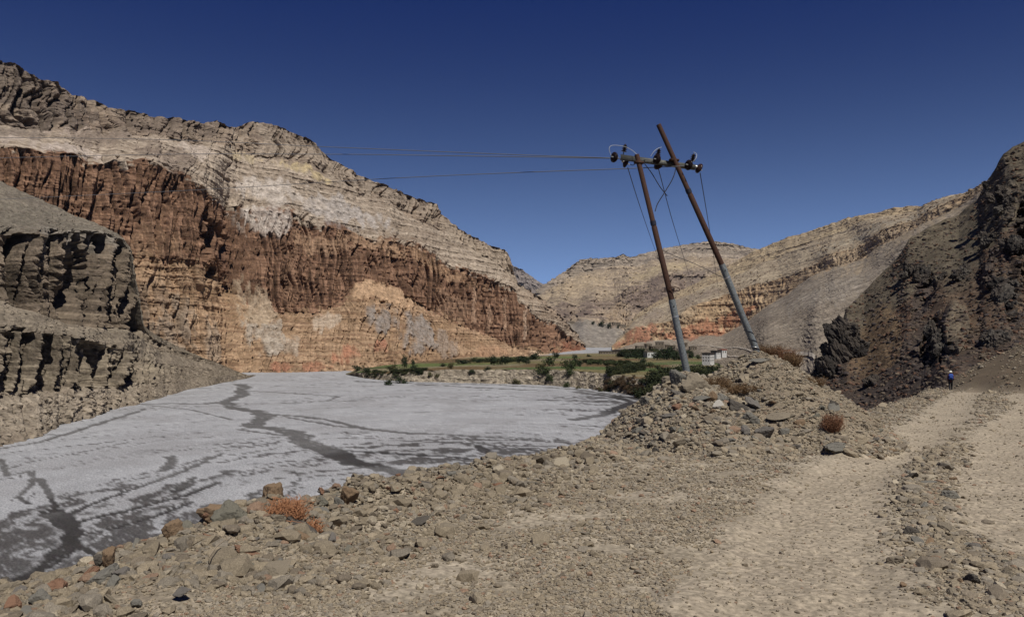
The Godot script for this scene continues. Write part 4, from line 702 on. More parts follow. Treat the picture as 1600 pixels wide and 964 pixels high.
func surface(called: String, sections: Array, nu: int, bands: Dictionary, patches: Array) -> MeshInstance3D:
	var bs: Array = bands.bands
	var lines: int = sections[0].size()
	var na: FastNoiseLite = noise.a
	var nb: FastNoiseLite = noise.b
	var nc: FastNoiseLite = noise.c
	var nd: FastNoiseLite = noise.d
	var nf: FastNoiseLite = noise.fbm
	var big: float = bands.big
	# rows of the grid with their settings, eased into each other where two bands meet
	var rk := PackedInt32Array()
	var rf := PackedFloat32Array()
	for k in lines - 1:
		var n: int = bs[k].rows
		for j in n:
			rk.append(k)
			rf.append(float(j) / n)
	rk.append(lines - 2)
	rf.append(1.0)
	var nv := rk.size()
	var gully := PackedFloat32Array()
	var every := PackedFloat32Array()
	var ledge := PackedFloat32Array()
	var rough := PackedFloat32Array()
	var strata := PackedFloat32Array()
	var ca := PackedColorArray()
	var cb := PackedColorArray()
	var cl := PackedColorArray()
	for j in nv:
		var k := rk[j]
		var q := k
		var w := 0.0
		if rf[j] < 0.12 and k > 0:
			q = k - 1
			w = 0.5 - rf[j] / 0.24
		elif rf[j] > 0.88 and k < lines - 2:
			q = k + 1
			w = 0.5 - (1.0 - rf[j]) / 0.24
		gully.append(lerpf(bs[k].gully, bs[q].gully, w))
		every.append(bs[k].every)
		ledge.append(lerpf(bs[k].ledge, bs[q].ledge, w))
		rough.append(lerpf(bs[k].rough, bs[q].rough, w))
		strata.append(bs[k].strata)
		ca.append(bs[k].c1)
		cb.append(bs[k].c2)
		cl.append(bs[k].line)
	# columns
	var wobble: float = bands.wobble
	var jag: float = bands.get("jag", 0.0)
	var cols: Array[PackedVector3Array] = []
	var um := PackedFloat32Array()
	var mid := lines / 2
	for i in nu + 1:
		var f := float(i) / nu * (sections.size() - 1)
		var s := clampi(int(f), 0, sections.size() - 2)
		var t := f - s
		var col := PackedVector3Array()
		for k in lines:
			var b: Vector3 = sections[s][k]
			var c: Vector3 = sections[s + 1][k]
			var a: Vector3 = sections[maxi(s - 1, 0)][k]
			var d: Vector3 = sections[mini(s + 2, sections.size() - 1)][k]
			col.append(b.lerp(c, t).lerp(b.cubic_interpolate(c, a, d, t), 0.35))
		um.append(0.0 if i == 0 else um[i - 1] + minf(Vector2(col[mid].x - cols[i - 1][mid].x, col[mid].z - cols[i - 1][mid].z).length(), 9.0))
		for k in range(1, lines - 2):
			col[k].y += na.get_noise_2d(um[i] / 110.0, k * 9.3) * wobble
		for k in range(2, lines - 2):
			col[k].y += nf.get_noise_2d(um[i] / 45.0 + 70.0, k * 5.1) * jag
		col[lines - 2].y += nf.get_noise_2d(um[i] / 25.0, 44.0) * wobble * 0.35
		cols.append(col)
	var outward := PackedVector3Array()
	for i in nu + 1:
		var lo := cols[maxi(i - 14, 0)]
		var hi := cols[mini(i + 14, nu)]
		var along := hi[mid] - lo[mid]
		var n := Vector3(along.x, 0, along.z).normalized().cross(UP)
		var towards := cols[i][0] - cols[i][lines - 2]
		towards.y = 0.0
		towards = towards.normalized()
		if n.dot(towards) < 0.0:
			n = -n
		outward.append((n + towards * 0.7).normalized())
	# vertices and colours
	var pos := PackedVector3Array()
	var tint := PackedColorArray()
	pos.resize((nu + 1) * nv)
	tint.resize((nu + 1) * nv)
	var dip: float = bands.dip
	var fine: float = bands.fine
	var cut: float = bands.cut
	var grey: float = bands.get("grey", 0.1)
	for i in nu + 1:
		var col := cols[i]
		var u := um[i]
		var out := outward[i]
		var fu := float(i) / nu * (sections.size() - 1)
		var near := []
		for p in patches:
			if absf(fu - p[0]) < p[2] * 1.6:
				near.append(p)
		for j in nv:
			var k := rk[j]
			var p := col[k].lerp(col[k + 1], rf[j])
			var g := gully[j]
			var e := every[j]
			var h := p.y + dip * u
			var warp := nb.get_noise_3d(u / 37.0, h / 30.0, 2.0)
			var amount := 0.0
			var rg := rough[j]
			var hard := 1.0
			var patch_col := Color(0, 0, 0, 0)
			for q in near:
				var du: float = (fu - q[0]) / q[2]
				var dv: float = (k + rf[j] - q[1]) / q[3]
				var far := du * du + dv * dv + warp * 0.6 + nf.get_noise_2d(u / 12.0, h / 22.0) * 0.9
				if far < 1.0:
					var w := smoothstep(1.0, 0.35, far) * float(q[5])
					patch_col = Color(q[4].r, q[4].g, q[4].b, maxf(w, patch_col.a)) if w > patch_col.a else patch_col
					hard *= 1.0 - w * (1.0 - q[6])
					amount += w * q[7]
					rg += w * q[8]
			if g > 0.0:
				var n1 := na.get_noise_2d((u + warp * e * 0.35) / e, h / (e * 8.0))
				var n2 := nc.get_noise_2d((u + warp * e * 0.3) / (e * 0.36), h / (e * 5.5))
				amount -= g * hard * (pow(1.0 - absf(n1), 5.0) * cut + pow(1.0 - absf(n2), 7.0) * 0.6)
				amount += g * hard * 0.35 * n2
			var st := strata[j]
			var layer := nd.get_noise_2d(u / (st * 26.0) + warp * 0.15, h / st)
			var layer2 := nd.get_noise_2d(u / (st * 9.0) + 50.0, h / (st * 0.37))
			amount += ledge[j] * hard * (smoothstep(-0.25, 0.25, layer) + 0.45 * smoothstep(-0.2, 0.3, layer2) - 0.7)
			var r := nf.get_noise_3d(p.x / fine, p.y / fine, p.z / fine)
			amount += rg * r * 2.0
			if big > 0.0:
				amount += big * nb.get_noise_2d(u / (big * 14.0), h / (big * 18.0))
			var at := p + out * amount
			at.y += absf(rg) * nf.get_noise_3d(p.z / fine, p.x / fine, p.y / fine + 40.0) * 0.8
			pos[i * nv + j] = at
			# the colour follows the same strata, with the edges of the bands frayed
			var jj := clampi(j + int((warp * 0.6 + r * 0.9) * bands.fray), 0, nv - 1)
			var mixed := ca[jj].lerp(cb[jj], clampf(0.5 + 0.75 * layer + 0.55 * r + 0.35 * warp, 0.0, 1.0))
			mixed = mixed.lerp(cl[jj], smoothstep(0.12, 0.5, layer2) * 0.55 * hard)
			if patch_col.a > 0.0:
				mixed = mixed.lerp(Color(patch_col.r, patch_col.g, patch_col.b), patch_col.a * clampf(0.85 + 0.4 * r, 0.0, 1.0))
			mixed *= 1.0 + 0.3 * r + 0.16 * nc.get_noise_3d(p.x / fine * 5.0, p.y / fine * 5.0, p.z / fine * 5.0)
			var lum := mixed.get_luminance()
			mixed = mixed.lerp(Color(lum, lum, lum), grey)
			mixed.a = 1.0
			tint[i * nv + j] = mixed
	if called == "river_terrace":
		fields(pos, tint, nu, nv, rk)
	var o := show_mesh(called, grid(pos, tint, nu, nv - 1), mats[bands.material])
	tag(o, "", "", "", "structure")
	places[called] = {"pos": pos, "nu": nu, "nv": nv, "rk": rk, "rf": rf, "sections": sections.size()}
	return o


var places := {}


func on_surface(called: String, fu: float, v: float) -> Vector3:
	# the point of a mountain at a section number and a line number
	var s: Dictionary = places[called]
	var at_u: float = clampf(fu / (s.sections - 1) * s.nu, 0.0, s.nu - 1.001)
	var i := int(at_u)
	var j := 0
	while j < s.nv - 2 and s.rk[j + 1] + s.rf[j + 1] <= v:
		j += 1
	var v0: float = s.rk[j] + s.rf[j]
	var v1: float = s.rk[j + 1] + s.rf[j + 1]
	var t := clampf((v - v0) / maxf(v1 - v0, 1e-6), 0.0, 1.0)
	var a: Vector3 = s.pos[i * s.nv + j].lerp(s.pos[i * s.nv + j + 1], t)
	var b: Vector3 = s.pos[(i + 1) * s.nv + j].lerp(s.pos[(i + 1) * s.nv + j + 1], t)
	return a.lerp(b, at_u - i)


func grid(pos: PackedVector3Array, tint: PackedColorArray, nu: int, nv: int, smooth := false) -> ArrayMesh:
	var index := PackedInt32Array()
	index.resize(nu * nv * 6)
	var w := nv + 1
	var at := 0
	for i in nu:
		for j in nv:
			var a := i * w + j
			index[at] = a
			index[at + 1] = a + 1
			index[at + 2] = a + w
			index[at + 3] = a + w
			index[at + 4] = a + 1
			index[at + 5] = a + w + 1
			at += 6
	var arrays := []
	arrays.resize(Mesh.ARRAY_MAX)
	arrays[Mesh.ARRAY_VERTEX] = pos
	arrays[Mesh.ARRAY_COLOR] = tint
	arrays[Mesh.ARRAY_INDEX] = index
	if smooth:
		var nrm := PackedVector3Array()
		nrm.resize(pos.size())
		for i in nu + 1:
			for j in nv + 1:
				var du := pos[mini(i + 1, nu) * w + j] - pos[maxi(i - 1, 0) * w + j]
				var dv := pos[i * w + mini(j + 1, nv)] - pos[i * w + maxi(j - 1, 0)]
				var n := du.cross(dv).normalized()
				nrm[i * w + j] = n if n.y >= 0.0 else -n
		arrays[Mesh.ARRAY_NORMAL] = nrm
	var m := ArrayMesh.new()
	m.add_surface_from_arrays(Mesh.PRIMITIVE_TRIANGLES, arrays)
	return m

# ---------------------------------------------------------------- river bed
func river() -> void:
	var nu := 460
	var nv := 470
	var pos := PackedVector3Array()
	var tint := PackedColorArray()
	pos.resize((nu + 1) * (nv + 1))
	tint.resize((nu + 1) * (nv + 1))
	var fbm: FastNoiseLite = noise.fbm
	var na: FastNoiseLite = noise.a
	var nb: FastNoiseLite = noise.b
	var soft: FastNoiseLite = noise.soft
	var white := Color(0.475, 0.472, 0.48)
	var mud := Color(0.078, 0.07, 0.066)
	var wet := Color(0.15, 0.143, 0.138)
	for i in nu + 1:
		var t := lerpf(-0.95, 0.62, float(i) / nu)
		for j in nv + 1:
			var d := 52.0 * pow(3000.0 / 52.0, float(j) / nv)
			var x := t * d
			var z := -d
			var k := i * (nv + 1) + j
			var px := x + 10.0
			var pz := z + 140.0
			var r := sqrt(px * px + pz * pz)
			var ang := atan2(px, -pz)
			var wx := fbm.get_noise_2d(x / 16.0, z / 16.0)
			# streaks run along the bend of the flow
			var streak := soft.get_noise_2d((r + wx * 6.0) / 7.0, ang * 60.0 / 120.0)
			var fine := soft.get_noise_2d((r + wx * 4.0) / 1.5, ang * 60.0 / 70.0)
			var zone := -0.55
			zone = maxf(zone, 1.3 - Vector2((x + 60.0 + wx * 14.0) / 30.0, (z + 114.0) / 50.0).length())
			zone = maxf(zone, 1.15 - Vector2((x + 16.0) / 44.0, (z + 192.0 + wx * 10.0) / 26.0).length())
			zone = maxf(zone, 1.3 - Vector2((x - 54.0) / 24.0, (z + 320.0) / 80.0).length())
			var dark := smoothstep(0.02, 0.62, streak * 1.15 + fine * 0.62 + zone * 0.8 - 0.2)
			dark = maxf(dark * 0.92, smoothstep(0.2, 0.6, streak + 0.35 * fine) * 0.3)
			var c := white * (1.0 + 0.09 * fine + 0.14 * streak + 0.1 * wx)
			c = c.lerp(Color(0.37, 0.36, 0.36), smoothstep(-0.1, 0.4, fbm.get_noise_2d(x / 45.0, z / 45.0 + 30.0)) * 0.5)
			c = c.lerp(mud * (1.0 + 0.3 * fine), dark)
			# braided channels with frosted rims
			var best := 99.0
			for ch in channels:
				var w: float = ch[0]
				for s in range(1, ch.size() - 1):
					var a: Vector2 = ch[s]
					var b: Vector2 = ch[s + 1]
					if absf(x - (a.x + b.x) * 0.5) > absf(a.x - b.x) * 0.5 + 9.0 or absf(z - (a.y + b.y) * 0.5) > absf(a.y - b.y) * 0.5 + 9.0:
						continue
					var q := Geometry2D.get_closest_point_to_segment(Vector2(x, z), a, b)
					best = minf(best, Vector2(x, z).distance_to(q) / w)
			if best < 3.0:
				best += wx * 0.5 + nb.get_noise_2d(x / 3.5, z / 3.5) * 0.25
				c = c.lerp(white * 1.22, smoothstep(0.8, 1.0, best) * smoothstep(1.7, 1.05, best) * (0.35 + 0.5 * fine))
				c = c.lerp(wet.lerp(Color(0.055, 0.05, 0.047), smoothstep(0.2, 0.6, zone)) * (1.0 + 0.25 * fine), smoothstep(1.05, 0.85, best) * 0.95)
			# salt crust flecks
			var fleck := na.get_noise_2d(x * 1.1, z * 0.55)
			c = c.lerp(Color(0.75, 0.75, 0.76), smoothstep(0.5, 0.85, fleck) * 0.45 * smoothstep(-0.1, 0.5, streak + fine))
			c.a = 1.0
			pos[k] = Vector3(x, WATER + 0.05 * fine - 0.12 * smoothstep(1.1, 0.8, best), z)
			tint[k] = c
	var o := show_mesh("river_bed", grid(pos, tint, nu, nv, true), mats["river"])
	tag(o, "", "", "", "structure")


# ---------------------------------------------------------------- the road shelf in front
func lip_distance(x: float, z: float) -> float:
	var p := Vector2(x, z)
	var best := 1e9
	var sgn := 1.0
	for i in lip.size() - 1:
		var a: Vector2 = lip[i]
		var b: Vector2 = lip[i + 1]
		var q := Geometry2D.get_closest_point_to_segment(p, a, b)
		var d := p.distance_squared_to(q)
		if d < best:
			best = d
			sgn = 1.0 if (b - a).cross(p - a) > 0.0 else -1.0
	return sqrt(best) * sgn


func track_distance(x: float, z: float) -> float:
	var p := Vector2(x, z)
	var best := 1e9
	for t in tracks:
		for i in t.size() - 1:
			best = minf(best, p.distance_squared_to(Geometry2D.get_closest_point_to_segment(p, t[i], t[i + 1])))
	return sqrt(best)


func cone(x: float, z: float, c: Vector3, left: float, right: float, front: float, back: float) -> float:
	var dx := x - c.x
	var dz := z - c.z
	var e := Vector2(dx / (left if dx < 0.0 else right), dz / (front if dz > 0.0 else back)).length()
	return c.y * maxf(0.0, 1.0 - e) * (1.0 + 0.25 * minf(e, 1.0))


func mound(x: float, z: float) -> float:
	var a := cone(x, z, Vector3(7.15, 2.4, -23.3), 3.1, 3.0, 6.6, 3.6)
	var b := cone(x, z, Vector3(4.9, 1.72, -22.3), 2.4, 2.6, 6.0, 3.4)
	return maxf(a, b)


func ground(x: float, z: float, s: float) -> float:
	# s: distance inside the edge of the shelf
	var d := -z
	var y := -0.05 * clampf(d, -20.0, 74.0)
	var m := mound(x, z)
	y += m
	var f: FastNoiseLite = noise.fbm
	y += f.get_noise_2d(x / 3.0, z / 3.0) * 0.08 + f.get_noise_2d(x / 0.5, z / 0.5) * (0.016 + 0.06 * minf(m, 1.0))
	# a low berm of rubble along the near edge
	var reach := smoothstep(-19.0, -10.0, z) * smoothstep(-6.9, -8.8, z)
	y += reach * (0.27 + 0.26 * f.get_noise_2d(x / 1.6 + 7.0, z / 1.6)) * exp(-pow((s - 0.35) / 0.75, 2.0))
	if s < 0.0:
		y -= minf(-s * 0.82, 60.0) * smoothstep(0.0, 1.2, -s)
	# talus at the foot of the hill right of the road
	var t := 22.0 - Vector2(x - 60.0, z + 68.0).length()
	if t > 0.0:
		y += t * 0.5 * smoothstep(0.0, 2.0, t) + f.get_noise_2d(x / 1.2, z / 1.2) * 0.12
	return y


func ground_at(x: float, z: float) -> float:
	return ground(x, z, lip_distance(x, z)) - rut(x, z)


func rut(x: float, z: float) -> float:
	return 0.075 * smoothstep(0.95, 0.35, track_distance(x, z))


func road_shelf() -> void:
	var nu := 400
	var nv := 520
	var pos := PackedVector3Array()
	var tint := PackedColorArray()
	pos.resize((nu + 1) * (nv + 1))
	tint.resize((nu + 1) * (nv + 1))
	var f: FastNoiseLite = noise.fbm
	var gravel := lin(164, 150, 128)
	var pale := lin(174, 160, 138)
	var dust := lin(182, 166, 142)
	var rubble := lin(146, 131, 109)
	for i in nu + 1:
		var a := deg_to_rad(lerpf(-74.0, 62.0, float(i) / nu))
		for j in nv + 1:
			var r := 2.2 * pow(150.0 / 2.2, float(j) / nv)
			var x := sin(a) * r
			var z := 3.0 - cos(a) * r
			var s := lip_distance(x, z)
			var td: float = track_distance(x, z) + f.get_noise_2d(x / 1.1, z / 1.1) * 0.3
			var k := i * (nv + 1) + j
			var n := f.get_noise_2d(x / 2.2 + 20.0, z / 2.2)
			var n2 := f.get_noise_2d(x / 0.22, z / 0.22)
			var m := mound(x, z)
			pos[k] = Vector3(x, ground(x, z, s) - rut(x, z), z)
			var c := gravel.lerp(pale, clampf(0.5 + n, 0.0, 1.0))
			c = c.lerp(dust, smoothstep(1.05, 0.45, td) * 0.85)
			c = c.lerp(rubble, clampf(smoothstep(1.6, 0.2, s) * 0.8 + smoothstep(0.1, 0.6, m), 0.0, 1.0))
			c = c.lerp(lin(116, 101, 82), smoothstep(24.0, 19.5, Vector2(x - 60.0, z + 68.0).length()))
			c *= 1.0 + 0.14 * n2 * smoothstep(0.3, 1.1, td) + 0.1 * n
			c.a = 1.0
			tint[k] = c
	var o := show_mesh("gravel_road", grid(pos, tint, nu, nv, true), mats["ground"])
	tag(o, "", "", "", "structure")


func valley_paths() -> void:
	# section and line numbers along each path over the foot of the scree; the path lies on the slope
	for spec in [[0.008, Vector2(3.4, 0.8), Vector2(4.5, 0.7), Vector2(6.0, 0.57), Vector2(8.0, 0.41), Vector2(9.6, 0.29), Vector2(11.0, 0.204), Vector2(12.5, 0.15), Vector2(14.0, 0.104)],
		[0.006, Vector2(8.2, 0.22), Vector2(8.8, 0.19), Vector2(9.8, 0.16), Vector2(11.0, 0.113), Vector2(12.2, 0.06)]]:
		var st := start()
		var last := []
		for i in 161:
			var f: Vector2 = spline(spec.slice(1), i / 160.0 * (spec.size() - 2))
			var near := on_surface("right_scree_mountain", f.x, f.y - spec[0]) + UP * 0.6
			var far := on_surface("right_scree_mountain", f.x, f.y + spec[0]) + UP * 0.6
			if last:
				quad(st, last[0], near, far, last[1])
			last = [near, far]
		tag(show_mesh("dirt_path", done(st, false), mats["path_dust"]), "", "", "", "structure")


# ---------------------------------------------------------------- stones
func icosphere(levels: int) -> Array:
	var g := (1.0 + sqrt(5.0)) / 2.0
	var v: Array[Vector3] = []
	for p in [[-1, g, 0], [1, g, 0], [-1, -g, 0], [1, -g, 0], [0, -1, g], [0, 1, g], [0, -1, -g], [0, 1, -g], [g, 0, -1], [g, 0, 1], [-g, 0, -1], [-g, 0, 1]]:
		v.append(Vector3(p[0], p[1], p[2]).normalized())
	var f := []
	for t in [[0, 11, 5], [0, 5, 1], [0, 1, 7], [0, 7, 10], [0, 10, 11], [1, 5, 9], [5, 11, 4], [11, 10, 2], [10, 7, 6], [7, 1, 8], [3, 9, 4], [3, 4, 2], [3, 2, 6], [3, 6, 8], [3, 8, 9], [4, 9, 5], [2, 4, 11], [6, 2, 10], [8, 6, 7], [9, 8, 1]]:
		f.append(t)
	for l in levels:
		var seen := {}
		var nf := []
		for t in f:
			var m := []
			for e in 3:
				var a: int = mini(t[e], t[(e + 1) % 3])
				var b: int = maxi(t[e], t[(e + 1) % 3])
				var key := a * 100000 + b
				if not seen.has(key):
					seen[key] = v.size()
					v.append((v[a] + v[b]).normalized())
				m.append(seen[key])
			nf.append_array([[t[0], m[0], m[2]], [t[1], m[1], m[0]], [t[2], m[2], m[1]], [m[0], m[1], m[2]]])
		f = nf
	return [v, f]


func rock_mesh(sd: int, levels: int, planes: int, rough: float, squash := Vector3.ONE) -> ArrayMesh:
	# a broken stone: a ball cut by flat planes, with chipped faces; the half size is about one
	var r := RandomNumberGenerator.new()
	r.seed = sd
	var cuts := []
	for k in planes:
		var n := Vector3(r.randfn(), r.randfn(), r.randfn()).normalized()
		cuts.append([n, r.randf_range(0.5, 0.85)])
	for n in [Vector3.UP, Vector3.DOWN]:
		cuts.append([(n + Vector3(r.randfn(), r.randfn(), r.randfn()) * 0.16).normalized(), r.randf_range(0.5, 0.75)])
	var ico := icosphere(levels)
	var f: FastNoiseLite = noise.fbm
	var pos := PackedVector3Array()
	for v in ico[0]:
		var reach := 1.1
		for c in cuts:
			var dn: float = v.dot(c[0])
			if dn > 0.05:
				reach = minf(reach, c[1] / dn)
		reach *= 1.0 + rough * f.get_noise_3d(v.x * 1.6 + sd, v.y * 1.6, v.z * 1.6) + rough * 0.6 * f.get_noise_3d(v.x * 6.0, v.y * 6.0 + sd, v.z * 6.0)
		pos.append(v * reach * squash)
	var index := PackedInt32Array()
	for t in ico[1]:
		index.append_array([t[0], t[2], t[1]])
	var arrays := []
	arrays.resize(Mesh.ARRAY_MAX)
	arrays[Mesh.ARRAY_VERTEX] = pos
	arrays[Mesh.ARRAY_INDEX] = index
	var m := ArrayMesh.new()
	m.add_surface_from_arrays(Mesh.PRIMITIVE_TRIANGLES, arrays)
	return m


func many(called: String, mesh: Mesh, material: Material, where: Array[Transform3D], tints: PackedColorArray, label: String, category: String) -> void:
	var mm := MultiMesh.new()
	mm.transform_format = MultiMesh.TRANSFORM_3D
	mm.use_colors = tints.size() > 0
	mm.mesh = mesh
	mm.instance_count = where.size()
	for i in where.size():
		mm.set_instance_transform(i, where[i])
		if tints.size():
			mm.set_instance_color(i, tints[i])
	var o := MultiMeshInstance3D.new()
	o.name = numbered(called)
	o.multimesh = mm
	o.material_override = material
	add_child(o, true)
	tag(o, label, category, "", "stuff")


func tumbled(at: Vector3, size: float, flat: float) -> Transform3D:
	var b := Basis(Vector3(rng.randfn(), rng.randfn() * 0.2, rng.randfn()).normalized(), rng.randf_range(-0.5, 0.5)) * Basis(UP, rng.randf() * TAU)
	return Transform3D(b.scaled_local(Vector3(size * rng.randf_range(0.7, 1.35), size * flat, size * rng.randf_range(0.6, 1.1))), at)


func stone_tint() -> Color:
	var pick := rng.randf()
	var c := lin(156, 141, 117) if pick < 0.5 else lin(146, 135, 118) if pick < 0.74 else lin(132, 119, 101) if pick < 0.9 else lin(152, 124, 101) if pick < 0.94 else lin(176, 162, 138)
	return c * rng.randf_range(0.88, 1.2)


func scatter_stuff() -> void:
	var chip := rock_mesh(31, 0, 5, 0.1, Vector3(1, 0.8, 1))
	var shard := rock_mesh(57, 1, 7, 0.1)
	var where: Array[Transform3D] = []
	var tints := PackedColorArray()
	# gravel over the whole shelf, thinner and finer in the wheel tracks
	for k in 340000:
		var d := 4.2 * pow(78.0 / 4.2, pow(rng.randf(), 1.25))
		var x := rng.randf_range(-0.76, 0.76) * d
		var z := -d
		var s := lip_distance(x, z)
		if s < -0.6:
			continue
		var td: float = track_distance(x, z) + noise.fbm.get_noise_2d(x / 1.1, z / 1.1) * 0.3
		var size := (0.0038 + 0.0007 * d) * exp(absf(rng.randfn()) * 0.55)
		if td < 0.95:
			if rng.randf() < 0.9:
				continue
			size *= 0.75
		elif noise.fbm.get_noise_2d(x / 1.7 + 31.0, z / 1.7) < rng.randf_range(-0.6, 0.1):
			continue
		where.append(tumbled(Vector3(x, ground(x, z, s) - rut(x, z) + size * 0.2, z), size, rng.randf_range(0.4, 0.95)))
		tints.append(stone_tint())
	many("loose_gravel", chip, mats["gravel"], where, tints, "fine grey brown gravel strewn over the road and its shoulder", "gravel")
	# rubble: on the berm, on the mound, along the ridge between the tracks
	where = []
	tints = PackedColorArray()
	for k in 24000:
		var f := rng.randf_range(2.3, 12.9)
		var p: Vector2 = lip[int(f)].lerp(lip[int(f) + 1], f - int(f))
		var n: Vector2 = (lip[int(f) + 1] - lip[int(f)]).normalized().orthogonal()
		var s := rng.randf_range(-1.0, 0.5) + absf(rng.randfn()) * 1.0
		p -= n * s
		if rng.randf() < (f - 9.0) * 0.25:
			continue
		var size := 0.014 * exp(absf(rng.randfn()) * 0.66) * (1.0 + 0.2 * maxf(f - 8.5, 0.0))
		where.append(tumbled(Vector3(p.x, ground_at(p.x, p.y) + size * 0.32, p.y), size, rng.randf_range(0.5, 1.0)))
		tints.append(stone_tint() * 0.86)
	many("berm_rubble", shard, mats["gravel"], where, tints, "broken grey brown rubble heaped along the near left edge of the road", "rubble")
	where = []
	tints = PackedColorArray()
	for k in 52000:
		var x := rng.randf_range(1.6, 10.4)
		var z := rng.randf_range(-26.5, -15.6)
		var m := mound(x, z)
		if m < 0.03 and (rng.randf() < 0.75 or track_distance(x, z) < 1.3):
			continue
		var earthy := x > 5.6 - (z + 19.0) * 0.35 and m > 0.35
		if earthy and rng.randf() < 0.35:
			continue
		var finer := 0.55 if earthy else 1.0
		var size := 0.023 * exp(absf(rng.randfn()) * 0.62) * finer
		where.append(tumbled(Vector3(x, ground_at(x, z) + size * 0.15, z), size, rng.randf_range(0.4, 0.95)))
		tints.append(stone_tint())
	many("mound_rubble", shard, mats["gravel"], where, tints, "tan and grey broken stones covering the mound below the poles", "rubble")
	where = []
	tints = PackedColorArray()
	for k in 6000:
		var f := rng.randf_range(1.5, 4.9)
		var a: Vector2 = spline(tracks[0], f)
		var b: Vector2 = spline(tracks[1], f)
		var p := a.lerp(b, 0.52 + rng.randfn() * 0.1)
		var size := (0.008 + 0.0006 * -p.y) * exp(absf(rng.randfn()) * 0.65)
		where.append(tumbled(Vector3(p.x, ground_at(p.x, p.y) + size * 0.2, p.y), size, rng.randf_range(0.35, 0.8)))
		tints.append(stone_tint())
	many("track_rubble", shard, mats["gravel"], where, tints, "stones piled in the strip between the two wheel tracks", "rubble")
	# slopes
	stones_on("dark_hillside", 26000, 0.0, 2.95, 0.10, 0.9, shard, [lin(92, 80, 72), lin(74, 66, 64), lin(112, 98, 82), lin(108, 82, 66)], "dark_hill_stones", "dark broken stones lying all over the dark hillside", "stones", 0.0, 1.0)
	stones_on("left_river_spur", 9000, 0.0, 1.0, 0.15, 0.6, shard, [lin(158, 142, 120), lin(138, 122, 104), lin(120, 106, 90)], "shore_stones", "pale stones scattered on the shore slope left of the river", "stones", 0.08, 1.0)
	stones_on("left_river_spur", 7000, 4.0, 5.0, 0.2, 0.5, shard, [lin(110, 100, 84), lin(130, 118, 98)], "spur_stones", "small stones dotting the grey scree above the left cliff", "stones", 0.0, 1.0)
	stones_on("left_river_spur", 5000, 0.2, 5.0, 0.3, 0.8, shard, [lin(110, 98, 80), lin(140, 124, 104)], "fan_stones", "stones on the scree fan running down to the river", "stones", 0.68, 1.0)
	var tuft := leaf_clump(71, 26, 0.42, Vector3(1, 0.7, 1))
	stones_on("right_scree_mountain", 5200, 0.05, 1.0, 0.6, 1.3, tuft, [lin(92, 84, 66), lin(108, 96, 76), lin(80, 74, 58)], "scree_tufts", "dark dry tufts dotted over the long scree slope on the right", "shrubs", 0.14, 0.9)
	stones_on("right_scree_mountain", 3000, 1.0, 3.9, 1.5, 5.0, shard, [lin(150, 130, 104), lin(120, 100, 82)], "cliff_blocks", "fallen blocks below the yellow cliffs on the right", "stones", 0.1, 0.95)
	stones_on("left_river_spur", 420, 0.3, 3.0, 0.5, 1.1, tuft, [lin(84, 78, 58), lin(98, 88, 68)], "shore_tufts", "small dark shrubs dotted over the left shore slopes", "shrubs", 0.1, 1.0)
	stones_on("river_terrace", 900, 0.1, 1.0, 0.4, 1.1, tuft, [lin(76, 74, 50), lin(98, 86, 62)], "bank_tufts", "small shrubs clinging to the pale river bank below the fields", "shrubs", 0.05, 0.9)
	stones_on("river_terrace", 700, 1.0, 3.0, 0.5, 1.4, tuft, [lin(62, 68, 42), lin(84, 84, 52)], "field_edge_shrubs", "low green growth between the fields on the river terrace", "shrubs", 0.02, 0.9)


func stones_on(called: String, count: int, v0: float, v1: float, small: float, large: float, mesh: Mesh, tones: Array, as_name: String, label: String, category: String, f0: float, f1: float) -> void:
	var s: Dictionary = places[called]
	var where: Array[Transform3D] = []
	var tints := PackedColorArray()
	while where.size() < count:
		var i := rng.randi_range(int(f0 * s.nu), int(f1 * s.nu) - 1)
		var j := rng.randi_range(0, s.nv - 2)
		var v: float = s.rk[j] + s.rf[j]
		if v < v0 or v > v1:
			continue
		var a: Vector3 = s.pos[i * s.nv + j]
		var b: Vector3 = s.pos[(i + 1) * s.nv + j]
		var c: Vector3 = s.pos[i * s.nv + j + 1]
		var p := a + (b - a) * rng.randf() + (c - a) * rng.randf()
		var size := small * pow(large / small, pow(rng.randf(), 3.0)) * 0.5
		where.append(tumbled(p, size, rng.randf_range(0.5, 0.9)))
		var tone: Color = tones[rng.randi() % tones.size()]
		tints.append(tone * rng.randf_range(0.8, 1.2))
	many(as_name, mesh, mats["gravel"], where, tints, label, category)


func stone(mesh: Mesh, tone: String, at: Vector3, size: Vector3, turn: Vector3, called: String, label: String, category: String, group := "") -> void:
	var o := show_mesh(called, mesh, mats[tone])
	o.transform = Transform3D(Basis.from_euler(turn).scaled_local(size), at)
	tag(o, label, category, group)


func on_ground(p: Vector2, up := 0.0) -> Vector3:
	return Vector3(p.x, ground_at(p.x, p.y) + up, p.y)


